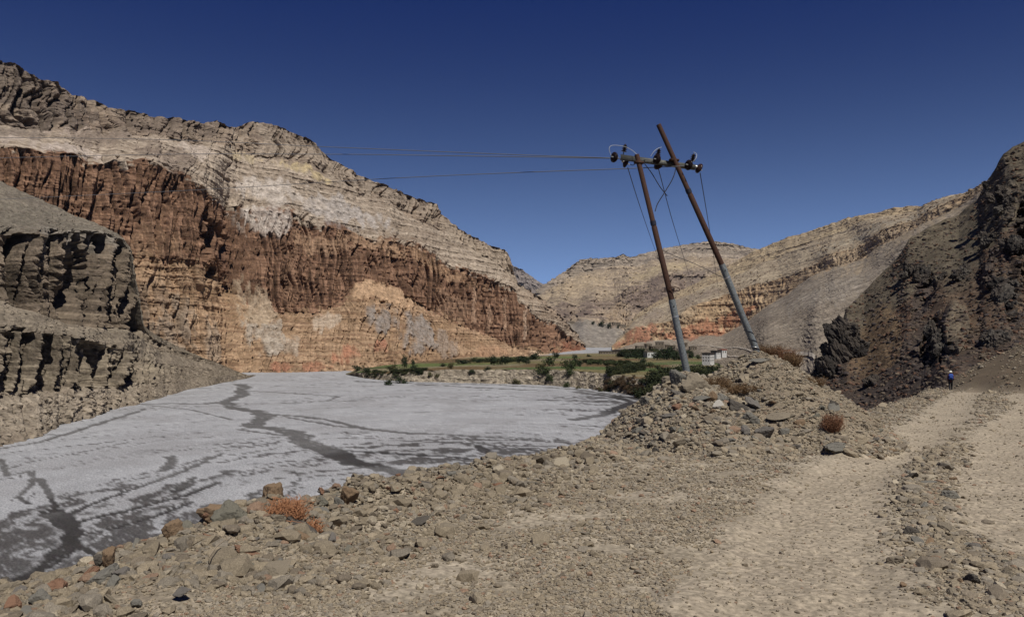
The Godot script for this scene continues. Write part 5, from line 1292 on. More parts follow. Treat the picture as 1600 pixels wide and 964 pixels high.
func rocks() -> void:
	var shapes: Array[Mesh] = []
	for k in 12:
		shapes.append(rock_mesh(300 + k * 17, 3, 9 + k % 6, 0.13))
	var slabs: Array[Mesh] = []
	for k in 5:
		slabs.append(rock_mesh(700 + k * 13, 3, 11, 0.12, Vector3(1, 0.55, 1)))
	# stones one can point at: where, half size, turn
	var lone := [
		[Vector2(-2.94, -8.44), 0.03, Vector3(0.28, 0.27, 0.22), Vector3(0.3, 0.4, 0.2), 1, "stone_green", "big grey green block with a black shaded right side on the berm crest"],
		[Vector2(-3.20, -8.48), 0.06, Vector3(0.1, 0.14, 0.07), Vector3(0.5, 0.3, 0.4), 0, "stone_rust", "rusty orange flat stone leaning against the big grey block on the berm"],
		[Vector2(-3.35, -8.30), 0.06, Vector3(0.24, 0.12, 0.16), Vector3(0.12, 0.2, 0.1), 12, "stone_tan", "flat tan slab jutting over a black gap at the edge of the berm"],
		[Vector2(-3.25, -7.70), 0.05, Vector3(0.13, 0.19, 0.13), Vector3(0.2, 1.0, 0.1), 2, "stone_orange", "orange brown pear shaped stone low on the berm"],
		[Vector2(-3.31, -8.08), 0.05, Vector3(0.22, 0.13, 0.16), Vector3(0.4, 0.4, 0.3), 3, "stone_green", "greenish slab lying above the orange brown pear shaped stone"],
		[Vector2(-3.55, -7.08), 0.1, Vector3(0.11, 0.2, 0.1), Vector3(0.1, 0.3, 0.05), 4, "stone_orange", "upright tan stone standing at the lip above the river bed"],
		[Vector2(-3.64, -7.12), 0.05, Vector3(0.09, 0.14, 0.09), Vector3(0.1, 1.3, 0.3), 5, "stone_dark", "dark brown stone touching the upright tan stone at the lip"],
		[Vector2(-1.99, -6.90), 0.1, Vector3(0.2, 0.09, 0.13), Vector3(0.55, 0.5, 0.35), 13, "stone_tan", "tilted tan slab with a deep black shadow under it, low on the rubble"],
		[Vector2(-2.65, -9.00), 0.03, Vector3(0.2, 0.26, 0.16), Vector3(0.2, 0.7, 0.2), 6, "stone_orange", "ochre boulder rising behind the orange dry bush"],
		[Vector2(-1.98, -9.74), 0.1, Vector3(0.16, 0.22, 0.12), Vector3(0.2, 0.2, -0.2), 7, "stone_orange", "upright ochre stone with a grey face on the berm right of the orange bush"],
		[Vector2(-2.04, -9.50), 0.06, Vector3(0.09, 0.15, 0.08), Vector3(0.1, 0.9, 0.2), 8, "stone_grey", "narrow grey stone left of the upright ochre stone"],
		[Vector2(-2.08, -11.38), 0.1, Vector3(0.26, 0.16, 0.2), Vector3(0.1, 0.5, 0.1), 9, "stone_green", "low boulder capping the berm where it meets the river view"],
		[Vector2(-3.16, -9.14), 0.05, Vector3(0.13, 0.1, 0.1), Vector3(0.1, 0.2, 0.1), 10, "stone_green", "square olive block perched on the topmost berm crest"],
		[Vector2(-4.38, -6.94), 0.1, Vector3(0.16, 0.3, 0.2), Vector3(0.1, 0.2, -0.2), 11, "stone_dark", "tall dark stone cut by the left edge of the view"],
		[Vector2(-3.67, -6.28), 0.05, Vector3(0.11, 0.1, 0.09), Vector3(0.3, 0.2, 0.2), 1, "stone_grey", "grey rounded stone near the bottom left corner"],
		[Vector2(-3.79, -6.12), 0.05, Vector3(0.13, 0.1, 0.1), Vector3(0.2, 1.1, 0.1), 3, "stone_rust", "rust brown stone in the bottom left corner"],
		[Vector2(-3.61, -6.00), 0.03, Vector3(0.12, 0.07, 0.1), Vector3(0.1, 2.1, 0.1), 14, "stone_grey", "flat blue grey stone between the corner stones at the bottom left"],
		[Vector2(-2.54, -6.20), 0.06, Vector3(0.13, 0.08, 0.08), Vector3(0.5, 0.1, 0.4), 15, "stone_mauve", "wedge shaped mauve stone casting a black shadow near the bottom edge"],
		[Vector2(-2.79, -6.00), 0.03, Vector3(0.08, 0.06, 0.06), Vector3(0.2, 0.1, 0.2), 5, "stone_grey", "small blue grey stone at the bottom edge of the view"],
		[Vector2(-3.09, -7.22), 0.04, Vector3(0.09, 0.07, 0.08), Vector3(0.5, 0.8, 0.3), 0, "stone_mauve", "diamond shaped mauve stone facing up below the orange brown stone"],
		[Vector2(-1.55, -10.96), 0.1, Vector3(0.06, 0.06, 0.05), Vector3(0.3, 0.2, 0.1), 2, "stone_rust", "small bright orange stone on the lip of the berm"],
		[Vector2(-1.08, -9.34), 0.05, Vector3(0.16, 0.08, 0.12), Vector3(0.2, 0.4, 0.3), 16, "stone_dark", "dark flat stone lying alone at the right end of the rubble"],
		[Vector2(4.11, -7.72), 0.02, Vector3(0.19, 0.06, 0.07), Vector3(0.12, -0.2, 0.05), 13, "stone_tan", "long flat pinkish slab between the wheel tracks"],
		[Vector2(5.34, -10.64), 0.03, Vector3(0.14, 0.1, 0.1), Vector3(0.1, 0.6, 0.1), 6, "stone_tan", "rounded tan stone in the strip between the wheel tracks"],
		[Vector2(6.54, -12.64), 0.03, Vector3(0.2, 0.06, 0.14), Vector3(0.1, 0.3, 0.1), 12, "stone_grey", "flat grey stone with a dark edge farther up between the wheel tracks"],
		[Vector2(4.52, -9.08), 0.03, Vector3(0.13, 0.08, 0.09), Vector3(0.1, 0.3, 0.1), 8, "stone_dark", "dark stone lying beside a tan one between the wheel tracks"],
		[Vector2(4.21, -7.24), 0.03, Vector3(0.06, 0.05, 0.05), Vector3(0.1, 0.3, 0.1), 9, "stone_mauve", "small reddish brown stone right of the long flat slab"],
		[Vector2(3.21, -6.62), 0.015, Vector3(0.06, 0.03, 0.05), Vector3(0.1, 0.3, 0.1), 4, "stone_orange", "small yellowish stone left of centre between the wheel tracks"],
		[Vector2(6.77, -16.90), 0.1, Vector3(0.42, 0.2, 0.3), Vector3(0.05, 0.3, 0.1), 10, "stone_grey", "broad grey boulder at the right foot of the mound"],
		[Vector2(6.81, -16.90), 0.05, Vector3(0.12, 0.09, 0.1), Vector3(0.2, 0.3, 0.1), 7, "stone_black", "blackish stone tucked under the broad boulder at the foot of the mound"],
		[Vector2(3.66, -17.54), 0.12, Vector3(0.22, 0.2, 0.15), Vector3(0.4, 0.5, 0.3), 2, "stone_tan", "tan cube like stone on the front foot of the mound"],
		[Vector2(2.93, -19.88), 0.08, Vector3(0.3, 0.12, 0.18), Vector3(0.2, -0.3, 0.1), 12, "stone_tan", "flat pale tan stone at the left foot of the mound"]]
	for l in lone:
		var m: Mesh = shapes[l[4]] if l[4] < 12 else slabs[l[4] - 12]
		stone(m, l[5], on_ground(l[0], l[1]), l[2] * 0.72, l[3], "rock", l[6], "rock")
	var heap := [
		[Vector2(4.76, -20.70), Vector3(0.52, 0.4, 0.34), Vector3(0.25, 0.4, 0.15), 1, "stone_tan", "big tan boulder leaning against the foot of the left pole"],
		[Vector2(4.44, -21.46), Vector3(0.22, 0.42, 0.28), Vector3(0.15, 0.9, 0.25), 4, "stone_grey", "grey upright boulder left of the big tan boulder at the pole"],
		[Vector2(4.35, -22.26), Vector3(0.2, 0.16, 0.18), Vector3(0.2, 0.2, 0.2), 6, "stone_tan", "pale grey stone on the crest left of the grey upright boulder"],
		[Vector2(14.51, -59.98), Vector3(0.16, 0.14, 0.15), Vector3(0.2, 0.2, 0.2), 9, "stone_rust", "reddish stone behind the big tan boulder at the pole"],
		[Vector2(4.88, -18.94), Vector3(0.2, 0.13, 0.16), Vector3(0.3, 0.2, 0.2), 3, "stone_white", "bright cream white stone on the front of the mound"],
		[Vector2(4.87, -19.50), Vector3(0.13, 0.24, 0.12), Vector3(0.3, 0.2, -0.5), 5, "stone_orange", "ochre stone wedged above the cream white stone"],
		[Vector2(5.18, -19.56), Vector3(0.2, 0.13, 0.16), Vector3(0.3, 0.8, -0.3), 8, "stone_grey", "grey slab just right above the cream white stone"],
		[Vector2(5.90, -19.48), Vector3(0.4, 0.14, 0.22), Vector3(0.35, -0.2, -0.62), 12, "stone_mauve", "long tilted grey slab over a black hollow on the mound"],
		[Vector2(5.43, -18.32), Vector3(0.26, 0.24, 0.16), Vector3(0.5, 0.1, -0.3), 0, "stone_grey", "broken grey slab under the long tilted slab"],
		[Vector2(5.48, -17.46), Vector3(0.24, 0.26, 0.12), Vector3(0.6, 0.1, 0.4), 7, "stone_mauve", "smooth grey stone with a flat face towards the road"],
		[Vector2(6.26, -18.60), Vector3(0.34, 0.12, 0.2), Vector3(0.2, 0.2, 0.12), 13, "stone_tan", "flat tan stone with a dark shadow line right of the tilted slab"],
		[Vector2(6.81, -22.04), Vector3(0.3, 0.08, 0.2), Vector3(0.2, 0.2, 0.05), 14, "stone_grey", "flat grey stone over a black hole at the top of the mound"],
		[Vector2(4.06, -19.66), Vector3(0.17, 0.14, 0.14), Vector3(0.3, 0.9, 0.2), 10, "stone_rust", "reddish brown stone on the left shoulder of the mound"],
		[Vector2(4.61, -19.58), Vector3(0.28, 0.1, 0.16), Vector3(0.3, -0.3, 0.2), 15, "stone_grey", "dark grey slab lying right below the big tan boulder"],
		[Vector2(6.08, -17.94), Vector3(0.16, 0.12, 0.12), Vector3(0.3, 0.4, 0.2), 11, "stone_grey", "grey stone in the lower middle of the mound"],
		[Vector2(3.22, -18.38), Vector3(0.12, 0.09, 0.1), Vector3(0.3, 0.4, 0.2), 3, "stone_dark", "dark stone at the front left foot of the mound"]]
	for l in heap:
		var m: Mesh = shapes[l[3]] if l[3] < 12 else slabs[l[3] - 12]
		stone(m, l[4], on_ground(l[0], 0.06), l[1], l[2], "rock", l[5], "rock")
	# stones that nothing tells apart, by place and tone
	var tones := [["stone_tan", "tan"], ["stone_grey", "grey"], ["stone_green", "olive grey"], ["stone_mauve", "mauve grey"], ["stone_tan", "tan"], ["stone_grey", "grey"], ["stone_dark", "dark"], ["stone_orange", "ochre"], ["stone_rust", "reddish"]]
	for k in 230:
		var tone: Array = tones[rng.randi() % (9 if k < 100 else 8)]
		var flat := rng.randf() >= 0.6
		var m: Mesh = slabs[rng.randi() % 5] if flat else shapes[rng.randi() % 12]
		var at := Vector3.ZERO
		var size := 0.1
		var spot := ""
		if k < 112:
			var f := rng.randf_range(2.6, 10.8)
			var p: Vector2 = lip[int(f)].lerp(lip[int(f) + 1], f - int(f))
			p -= (lip[int(f) + 1] - lip[int(f)]).normalized().orthogonal() * (rng.randf_range(-0.3, 0.3) + absf(rng.randfn()) * 0.75)
			size = 0.043 * exp(absf(rng.randfn()) * 0.5)
			at = on_ground(p, size * 0.2)
			spot = "in the rubble at the left end of the road edge" if f < 5.2 else "in the rubble below the near orange bush" if f < 7.6 else "in the rubble along the road edge right of the orange bush"
		elif k < 196:
			var p := Vector2(rng.randf_range(2.2, 8.6), rng.randf_range(-22.5, -16.0))
			if mound(p.x, p.y) < 0.05 or (p.x > 6.5 and p.y < -19.5):
				p = Vector2(rng.randf_range(2.6, 6.8), rng.randf_range(-21.0, -17.2))
			size = 0.075 * exp(absf(rng.randfn()) * 0.45)
			at = on_ground(p, size * 0.2)
			spot = "on the left shoulder of the pole mound" if p.x < 4.0 else "along the front foot of the pole mound" if p.y > -18.2 else "high on the pole mound between the poles"
		else:
			var f := rng.randf_range(1.8, 4.6)
			var p: Vector2 = spline(tracks[0], f).lerp(spline(tracks[1], f), 0.52 + rng.randfn() * 0.09)
			size = 0.03 * exp(absf(rng.randfn()) * 0.6) * (1.0 + 0.03 * -p.y)
			at = on_ground(p, size * 0.2)
			spot = "between the wheel tracks close to the viewer" if f < 2.8 else "between the wheel tracks farther up the road"
		stone(m, tone[0], at, Vector3(size * rng.randf_range(0.9, 1.5), size * rng.randf_range(0.6, 1.0), size * rng.randf_range(0.8, 1.1)), Vector3(rng.randfn() * 0.3, rng.randf() * TAU, rng.randfn() * 0.3), "rock", "%s %s stone %s" % ["flat" if flat else "blocky", tone[1], spot], "rock", "%s %s stones %s" % ["flat" if flat else "blocky", tone[1], spot])
	outcrop()
	crags()
	var st := start()
	var a := on_ground(Vector2(-2.61, -6.93), 0.14)
	var b := on_ground(Vector2(-2.60, -7.25), 0.2)
	tube(st, [a, a.lerp(b, 0.5) + UP * 0.02, b, b + (b - a) * 0.3 - UP * 0.02], [0.005, 0.006, 0.005, 0.003], 6)
	tag(show_mesh("dry_stick", done(st), mats["twig_straw"]), "bare dry stick lying across the rubble below the orange stone", "stick")


func outcrop() -> void:
	# the black fin of splintered rock at the left foot of the dark hillside
	var root := thing("rock_outcrop", Vector3(49.49, -6.61, -124.00), "black splintered rock fin with a deep hollow at the foot of the dark hillside", "rock outcrop")
	var foot: Vector3 = root.position
	rng.seed = 12
	var a: Vector3 = Vector3(45.97, -6.48, -122.00)
	var b: Vector3 = Vector3(54.00, -2.20, -122.00)
	var rise := [[0.0, 1.2], [0.15, 3.2], [0.3, 6.0], [0.4, 10.5], [0.5, 11.8], [0.62, 10.0], [0.8, 8.0], [1.0, 3.0]]
	for k in 40:
		var f := (k + rng.randf()) / 40.0
		var h := 0.0
		for i in rise.size() - 1:
			if f >= rise[i][0]:
				h = lerpf(rise[i][1], rise[i + 1][1], clampf((f - rise[i][0]) / (rise[i + 1][0] - rise[i][0]), 0.0, 1.0))
		var up := rng.randf_range(0.15, 0.92)
		var o := show_mesh("rock_blade", rock_mesh(900 + (k % 14) * 7, 3, 12, 0.36), mats["stone_black"] if k % 3 == 0 else mats["outcrop_rock"], root)
		var at := a.lerp(b, f) + Vector3(rng.randfn() * 0.3, h * up * 0.8 - 0.8, 1.2 - up * 2.0 + rng.randfn() * 0.4)
		var long := maxf(0.9, h * (1.0 - absf(up - 0.45)) * 0.34)
		o.transform = Transform3D((Basis(Vector3(0, 0, 1), 0.42 + rng.randfn() * 0.16) * Basis(UP, rng.randf() * 0.8)).scaled_local(Vector3(rng.randf_range(0.8, 1.6), long * 0.92, rng.randf_range(0.8, 1.4))), at - foot)


func crags() -> void:
	# broken ribs of dark rock that stand out of the hillside: section, line, width, height, lean, count
	for l in [[11.9, 1.05, 3.4, 7.6, 0.3, 26, "dark rock rib with a black hollow in the middle of the dark hillside"],
		[10.9, 2.25, 5.4, 4.4, 0.5, 22, "craggy dark rock patch high on the left part of the dark hillside"],
		[13.4, 1.9, 5.6, 3.2, -0.5, 22, "slanting band of black crags right of the middle of the dark hillside"],
		[17.6, 1.15, 3.6, 7.0, -0.3, 24, "tall dark crag with black clefts near the right edge of the view"],
		[17.3, 2.4, 3.2, 5.4, 0.4, 24, "rough grey crag forming the skyline at the top right"],
		[16.2, 0.72, 4.0, 3.6, -0.3, 16, "low dark crag at the foot of the hillside right of the walker"],
		[18.6, 1.75, 3.0, 5.0, 0.2, 16, "black crag cut by the right edge of the view"],
		[7.6, 0.95, 2.2, 1.8, 0.3, 10, "small black crag just right of the splintered rock fin"],
		[15.6, 2.1, 3.0, 2.6, 0.6, 12, "small dark crag in the upper right part of the hillside"]]:
		var root := thing("rock_outcrop", on_surface("dark_hillside", l[0], l[1]), l[6], "rock outcrop", "crags on the dark hillside")
		var q := on_surface("dark_hillside", l[0], minf(l[1] + 0.3, 3.0)) - root.position
		var up := q.normalized()
		for k in l[5]:
			var u := rng.randfn() * 0.36
			var v := clampf(rng.randfn() * 0.36, -0.8, 0.8)
			var at: Vector3 = Vector3(u * l[2] - v * l[4] * l[3] * 0.5, 0, 0) + up * v * l[3] + Vector3(0, -0.1, 0.25)
			var o := show_mesh("rock_blade", rock_mesh(900 + (k % 14) * 7, 3, 12, 0.36), mats["stone_black"] if k % 4 == 0 else mats["outcrop_rock"] if k % 4 < 3 else mats["stone_dark"], root)
			var s := rng.randf_range(0.45, 1.0)
			o.transform = Transform3D((Basis(Vector3(0, 0, 1), l[4] + rng.randfn() * 0.3) * Basis(UP, rng.randf() * 1.5)).scaled_local(Vector3(s, s * rng.randf_range(0.9, 1.9), s * rng.randf_range(0.8, 1.2))), at)


# ---------------------------------------------------------------- plants
func leaf_clump(sd: int, count: int, leaf: float, squash: Vector3) -> ArrayMesh:
	# small leaf shaped faces spread through an uneven cloud of clumps, half size about one
	var r := RandomNumberGenerator.new()
	r.seed = sd
	var st := start()
	var hubs := []
	for k in 9:
		hubs.append(Vector3(r.randfn(), r.randfn(), r.randfn()).normalized() * r.randf_range(0.2, 0.72) * squash)
	for k in count:
		var h: Vector3 = hubs[r.randi() % hubs.size()]
		var p := h + Vector3(r.randfn(), r.randfn(), r.randfn()) * 0.2
		var n := (p.normalized() + Vector3(r.randfn(), r.randfn(), r.randfn()) * 0.7).normalized()
		var s := n.cross(Vector3(r.randfn(), r.randfn(), r.randfn())).normalized() * leaf * r.randf_range(0.6, 1.3)
		var u := n.cross(s) * 0.6
		quad(st, p - s, p + u, p + s, p - u)
	return st.commit()


func bush(kind: int, at: Vector3, width: float, height: float, leaf: Material, called: String, label: String, category: String, group: String) -> void:
	var o := thing(called, at, label, category, group)
	o.rotation.y = rng.randf() * TAU
	var crown := show_mesh("crown", clumps[kind % clumps.size()], leaf, o)
	crown.transform = Transform3D(Basis().scaled(Vector3(width * 0.62, height * 0.62, width * 0.62)), UP * height * 0.42)
	var trunk := show_mesh("trunk", stem, mats["trunk"], o)
	trunk.transform = Transform3D(Basis().scaled(Vector3(width, height, width)), Vector3.ZERO)


var clumps: Array[Mesh] = []
var stem: Mesh


func terrace_at(p: Vector3) -> Vector3:
	# the nearest point of the terrace surface
	var s: Dictionary = places["river_terrace"]
	var best := 1e9
	var out := p
	for i in range(0, s.nu + 1, 2):
		for j in range(0, s.nv, 2):
			var q: Vector3 = s.pos[i * s.nv + j]
			var d := Vector2(q.x - p.x, q.z - p.z).length_squared()
			if d < best:
				best = d
				out = q
	return Vector3(p.x, out.y - 0.2, p.z) if best < 900.0 else p


func greenery() -> void:
	for k in 5:
		clumps.append(leaf_clump(40 + k, 420, 0.11, Vector3(1, 0.8 + 0.1 * k, 1)))
	var st := start()
	tube(st, [Vector3(0, -0.1, 0), Vector3(0.01, 0.3, 0), Vector3(-0.02, 0.7, 0.01)], [0.05, 0.04, 0.015], 6)
	for k in 3:
		var a := TAU * k / 3.0
		tube(st, [Vector3(0, 0.2, 0), Vector3(cos(a) * 0.12, 0.45, sin(a) * 0.12), Vector3(cos(a) * 0.25, 0.7, sin(a) * 0.25)], [0.03, 0.02, 0.008], 5)
	stem = done(st)
	# bushes on the terrace: where, width, height, colour
	var spots := [
		[Vector3(-100.10, -27.15, -518.00), 7.3, 4.3, 0, " at the left tip of the river terrace"],
		[Vector3(-91.04, -25.34, -500.00), 7.0, 4.7, 0, " at the left tip of the river terrace"],
		[Vector3(-66.89, -21.76, -434.00), 6.9, 7.2, 0, " on the left part of the terrace rim"],
		[Vector3(-70.99, -26.05, -478.00), 4.8, 7.0, 2, " on the pale bank at the left of the terrace"],
		[Vector3(-61.40, -21.75, -447.00), 7.2, 6.5, 0, " on the left part of the terrace rim"],
		[Vector3(-58.93, -21.76, -476.00), 5.7, 4.5, 0, " on the left part of the terrace rim"],
		[Vector3(-71.93, -21.74, -536.00), 4.8, 11.2, 0, " standing tall at the foot of the orange cliffs"],
		[Vector3(-70.21, -21.74, -567.00), 4.0, 5.9, 0, " standing tall at the foot of the orange cliffs"],
		[Vector3(-75.08, -21.75, -500.00), 9.0, 4.2, 0, " at the foot of the orange cliffs"],
		[Vector3(-51.70, -21.76, -476.00), 5.7, 2.0, 0, " on the left part of the terrace rim"],
		[Vector3(-45.46, -21.77, -527.00), 5.3, 2.7, 0, " along the back of the fields"],
		[Vector3(-35.80, -22.43, -467.00), 4.7, 4.4, 2, " on the middle of the pale bank"],
		[Vector3(-47.11, -26.53, -461.00), 3.7, 3.8, 2, " on the middle of the pale bank"],
		[Vector3(-42.60, -26.47, -460.00), 4.1, 3.3, 2, " on the middle of the pale bank"],
		[Vector3(-33.97, -21.74, -567.00), 17.0, 3.5, 0, " along the back of the fields"],
		[Vector3(-24.01, -21.74, -578.00), 6.9, 3.6, 0, " along the back of the fields"],
		[Vector3(-23.20, -21.76, -454.00), 4.5, 2.8, 0, " on the terrace rim"],
		[Vector3(-13.78, -21.76, -454.00), 4.5, 2.4, 0, " on the terrace rim"],
		[Vector3(-11.79, -21.77, -527.00), 7.4, 8.2, 0, " along the back of the fields"],
		[Vector3(-6.31, -21.77, -527.00), 6.3, 7.1, 0, " along the back of the fields"],
		[Vector3(-3.69, -21.74, -578.00), 8.1, 5.4, 0, " along the back of the fields"],
		[Vector3(2.80, -27.28, -439.00), 5.7, 4.1, 2, " at the foot of the pale bank"],
		[Vector3(5.44, -21.74, -567.00), 6.8, 5.9, 0, " along the back of the fields"],
		[Vector3(9.85, -21.74, -536.00), 5.4, 4.5, 0, " along the back of the fields"],
		[Vector3(18.44, -21.75, -641.00), 11.5, 8.0, 0, " at the far end of the fields"],
		[Vector3(36.40, -21.75, -670.00), 7.4, 5.6, 0, " at the far end of the fields"],
		[Vector3(51.36, -21.78, -656.00), 5.2, 4.1, 0, " at the far end of the fields"],
		[Vector3(67.31, -21.75, -702.00), 4.2, 2.9, 0, " at the far end of the fields"],
		[Vector3(22.79, -21.77, -492.00), 8.8, 7.2, 1, " on the terrace rim in the middle"],
		[Vector3(15.32, -22.06, -446.00), 6.2, 3.7, 2, " on the pale bank below the middle rim"],
		[Vector3(17.45, -25.06, -437.00), 9.6, 5.5, 1, " low on the pale bank"],
		[Vector3(20.69, -25.44, -432.00), 6.0, 4.5, 1, " low on the pale bank"],
		[Vector3(32.63, -21.76, -454.00), 10.0, 6.6, 1, " on the terrace rim in the middle"],
		[Vector3(40.55, -21.78, -518.00), 6.7, 5.4, 0, " on the terrace rim in the middle"],
		[Vector3(41.26, -21.77, -492.00), 5.9, 5.1, 0, " on the terrace rim in the middle"],
		[Vector3(30.47, -23.58, -424.00), 5.1, 6.2, 1, " in the gully of the pale bank"],
		[Vector3(28.63, -26.49, -417.00), 4.2, 5.2, 1, " in the gully of the pale bank"],
		[Vector3(31.79, -21.43, -428.00), 4.3, 5.3, 1, " in the gully of the pale bank"],
		[Vector3(50.48, -21.78, -518.00), 8.3, 3.8, 1, " in the hedge across the fields"],
		[Vector3(55.86, -21.78, -518.00), 7.2, 3.8, 1, " in the hedge across the fields"],
		[Vector3(60.98, -21.77, -509.00), 8.1, 4.2, 1, " in the hedge across the fields"],
		[Vector3(66.27, -21.77, -509.00), 7.1, 3.7, 1, " in the hedge across the fields"],
		[Vector3(70.29, -21.75, -500.00), 7.0, 3.1, 1, " in the hedge across the fields"],
		[Vector3(33.55, -26.85, -408.00), 3.3, 3.4, 2, " at the foot of the pale bank"],
		[Vector3(43.05, -26.37, -388.00), 3.1, 4.0, 2, " at the foot of the pale bank"],
		[Vector3(36.62, -25.74, -406.00), 2.4, 2.1, 2, " at the foot of the pale bank"],
		[Vector3(84.41, -21.78, -518.00), 7.2, 7.5, 0, " near the middle of the fields"],
		[Vector3(83.50, -21.77, -484.00), 5.8, 4.5, 1, " near the middle of the fields"],
		[Vector3(85.22, -21.74, -468.00), 5.6, 3.4, 1, " near the middle of the fields"],
		[Vector3(94.34, -21.78, -656.00), 9.2, 6.1, 0, " around the village"],
		[Vector3(103.04, -21.76, -686.00), 8.2, 7.1, 0, " around the village"],
		[Vector3(104.92, -21.75, -670.00), 8.0, 5.6, 0, " around the village"],
		[Vector3(114.67, -18.33, -700.00), 5.6, 4.4, 0, " around the village"],
		[Vector3(115.10, -21.76, -686.00), 5.5, 6.4, 0, " around the village"],
		[Vector3(111.53, -21.78, -615.00), 8.6, 7.7, 0, " around the village"],
		[Vector3(116.94, -21.78, -615.00), 9.8, 10.2, 0, " around the village"],
		[Vector3(120.87, -21.78, -615.00), 8.6, 11.5, 0, " around the village"],
		[Vector3(122.16, -21.76, -602.00), 8.4, 6.9, 0, " around the village"],
		[Vector3(126.00, -21.76, -602.00), 7.2, 5.6, 0, " around the village"],
		[Vector3(146.75, -21.78, -656.00), 5.9, 6.8, 0, " around the village"],
		[Vector3(149.54, -21.75, -641.00), 6.4, 4.7, 1, " around the village"],
		[Vector3(130.33, -18.89, -700.00), 4.9, 5.1, 0, " around the village"],
		[Vector3(121.95, -16.65, -700.00), 6.3, 3.6, 0, " around the village"],
		[Vector3(129.40, -20.16, -500.00), 2.5, 2.1, 0, " on the slope right of the village"],
		[Vector3(136.59, -20.56, -500.00), 2.5, 3.6, 0, " on the slope right of the village"],
		[Vector3(138.19, -20.96, -500.00), 1.5, 2.1, 0, " on the slope right of the village"],
	]
	for l in spots:
		var p := terrace_at(l[0])
		var leaf: String = ["leaf_dark", "leaf_mid", "leaf_olive"][l[3]]
		bush(rng.randi(), p, l[1], l[2], mats[leaf], "bush" if l[2] < 4.5 else "tree", ["dark green bush", "green bush", "brownish bush"][l[3]] + l[4], "bush" if l[2] < 4.5 else "tree", ["dark green", "green", "brownish"][l[3]] + " bushes" + l[4])
	for l in far_trees:
		bush(rng.randi(), on_surface("valley_head_mountain", l[0], l[1]) - UP, l[2], l[3], mats["leaf_dark"], "tree", l[4], "tree", "")
	# willow thickets that read as one mass
	var masses := [
		[[Vector3(-90.13, -25.47, -495.00), Vector3(-76.66, -24.26, -480.00), Vector3(-60.06, -22.59, -470.00), Vector3(-50.24, -21.27, -466.00)], 3.0, 90, 0.5, 0, "low green hedge along the left rim of the terrace"],
		[[Vector3(-26.36, -22.64, -600.00), Vector3(-14.14, -23.17, -590.00), Vector3(0.00, -22.64, -600.00), Vector3(15.34, -22.22, -640.00)], 4.0, 60, 0.6, 0, "dark hedge along the back of the fields below the red cliffs"],
		[[Vector3(50.10, -24.58, -560.00), Vector3(63.70, -24.11, -550.00), Vector3(80.53, -24.31, -545.00)], 3.4, 110, 0.6, 0, "long dark hedge crossing the middle of the fields"],
		[[Vector3(97.87, -23.36, -700.00), Vector3(115.77, -23.00, -690.00), Vector3(130.39, -23.72, -680.00), Vector3(145.00, -23.50, -660.00)], 6.5, 90, 1.0, 0, "dark grove of trees around the village houses"],
		[[Vector3(58.98, -28.24, -352.00), Vector3(68.96, -24.34, -360.00), Vector3(82.52, -21.55, -390.00), Vector3(94.95, -21.11, -410.00)], 5.0, 150, 0.8, 0, "big dark green willow thicket on the terrace edge behind the left pole"],
		[[Vector3(94.94, -21.44, -410.00), Vector3(98.09, -21.55, -390.00), Vector3(95.00, -21.94, -350.00), Vector3(89.07, -22.19, -310.00)], 5.5, 140, 0.7, 0, "dark willow thicket running right behind the mound"],
		[[Vector3(48.87, -26.88, -395.00), Vector3(56.33, -23.70, -415.00), Vector3(65.00, -22.44, -440.00), Vector3(77.83, -20.81, -480.00)], 4.0, 90, 0.9, 0, "slanting dark green thicket climbing the pale bank"],
		[[Vector3(45.71, -27.82, -395.00), Vector3(53.07, -27.61, -380.00), Vector3(57.78, -27.08, -362.00), Vector3(60.04, -28.07, -350.00)], 3.2, 90, 0.7, 1, "reddish brown thicket along the water foot of the bank"],
	]
	for m in masses:
		var where: Array[Transform3D] = []
		var tints := PackedColorArray()
		for k in m[2]:
			var p: Vector3 = spline(m[0], rng.randf() * (m[0].size() - 1))
			p += Vector3(rng.randfn(), 0, rng.randfn()) * m[1] * 0.5
			p = terrace_at(p)
			var size: float = m[1] * rng.randf_range(0.32, 0.95)
			where.append(Transform3D(Basis(UP, rng.randf() * TAU).scaled_local(Vector3(size, size * m[3], size)), p + UP * size * 0.5))
			tints.append([Color(0.04, 0.048, 0.022), Color(0.062, 0.066, 0.028), Color(0.033, 0.042, 0.018), Color(0.1, 0.066, 0.038)][3 if m[4] == 1 and rng.randf() < 0.75 else rng.randi() % 3])
		many("thicket", clumps[2], mats["gravel"], where, tints, m[5], "thicket")


func dry_bush(at: Vector3, width: float, height: float, count: int, twig: Material, label: String) -> void:
	var root := thing("dry_bush", at, label, "dry bush")
	var st := start()
	for k in count:
		var a := rng.randf() * TAU
		var r := sqrt(rng.randf()) * width * 0.28
		var p := Vector3(cos(a) * r, -0.03, sin(a) * r)
		var lean := Vector3(cos(a), 0, sin(a)) * rng.randf_range(0.1, 0.9) * width * 0.34 + Vector3(rng.randfn(), 0, rng.randfn()) * 0.06
		var tip := p + lean + UP * height * rng.randf_range(0.4, 1.0)
		var mid := p.lerp(tip, 0.5) + Vector3(rng.randfn(), 0.3, rng.randfn()) * 0.05
		twig_line(st, p, mid, 0.006, 0.005)
		twig_line(st, mid, tip, 0.005, 0.002)
		for s in 3:
			var q := mid.lerp(tip, rng.randf())
			twig_line(st, q, q + Vector3(rng.randfn(), rng.randfn() * 0.6 + 0.4, rng.randfn()) * height * 0.16, 0.004, 0.001)
	show_mesh("twigs", done(st, false), twig, root).set_meta("kind", "stuff")


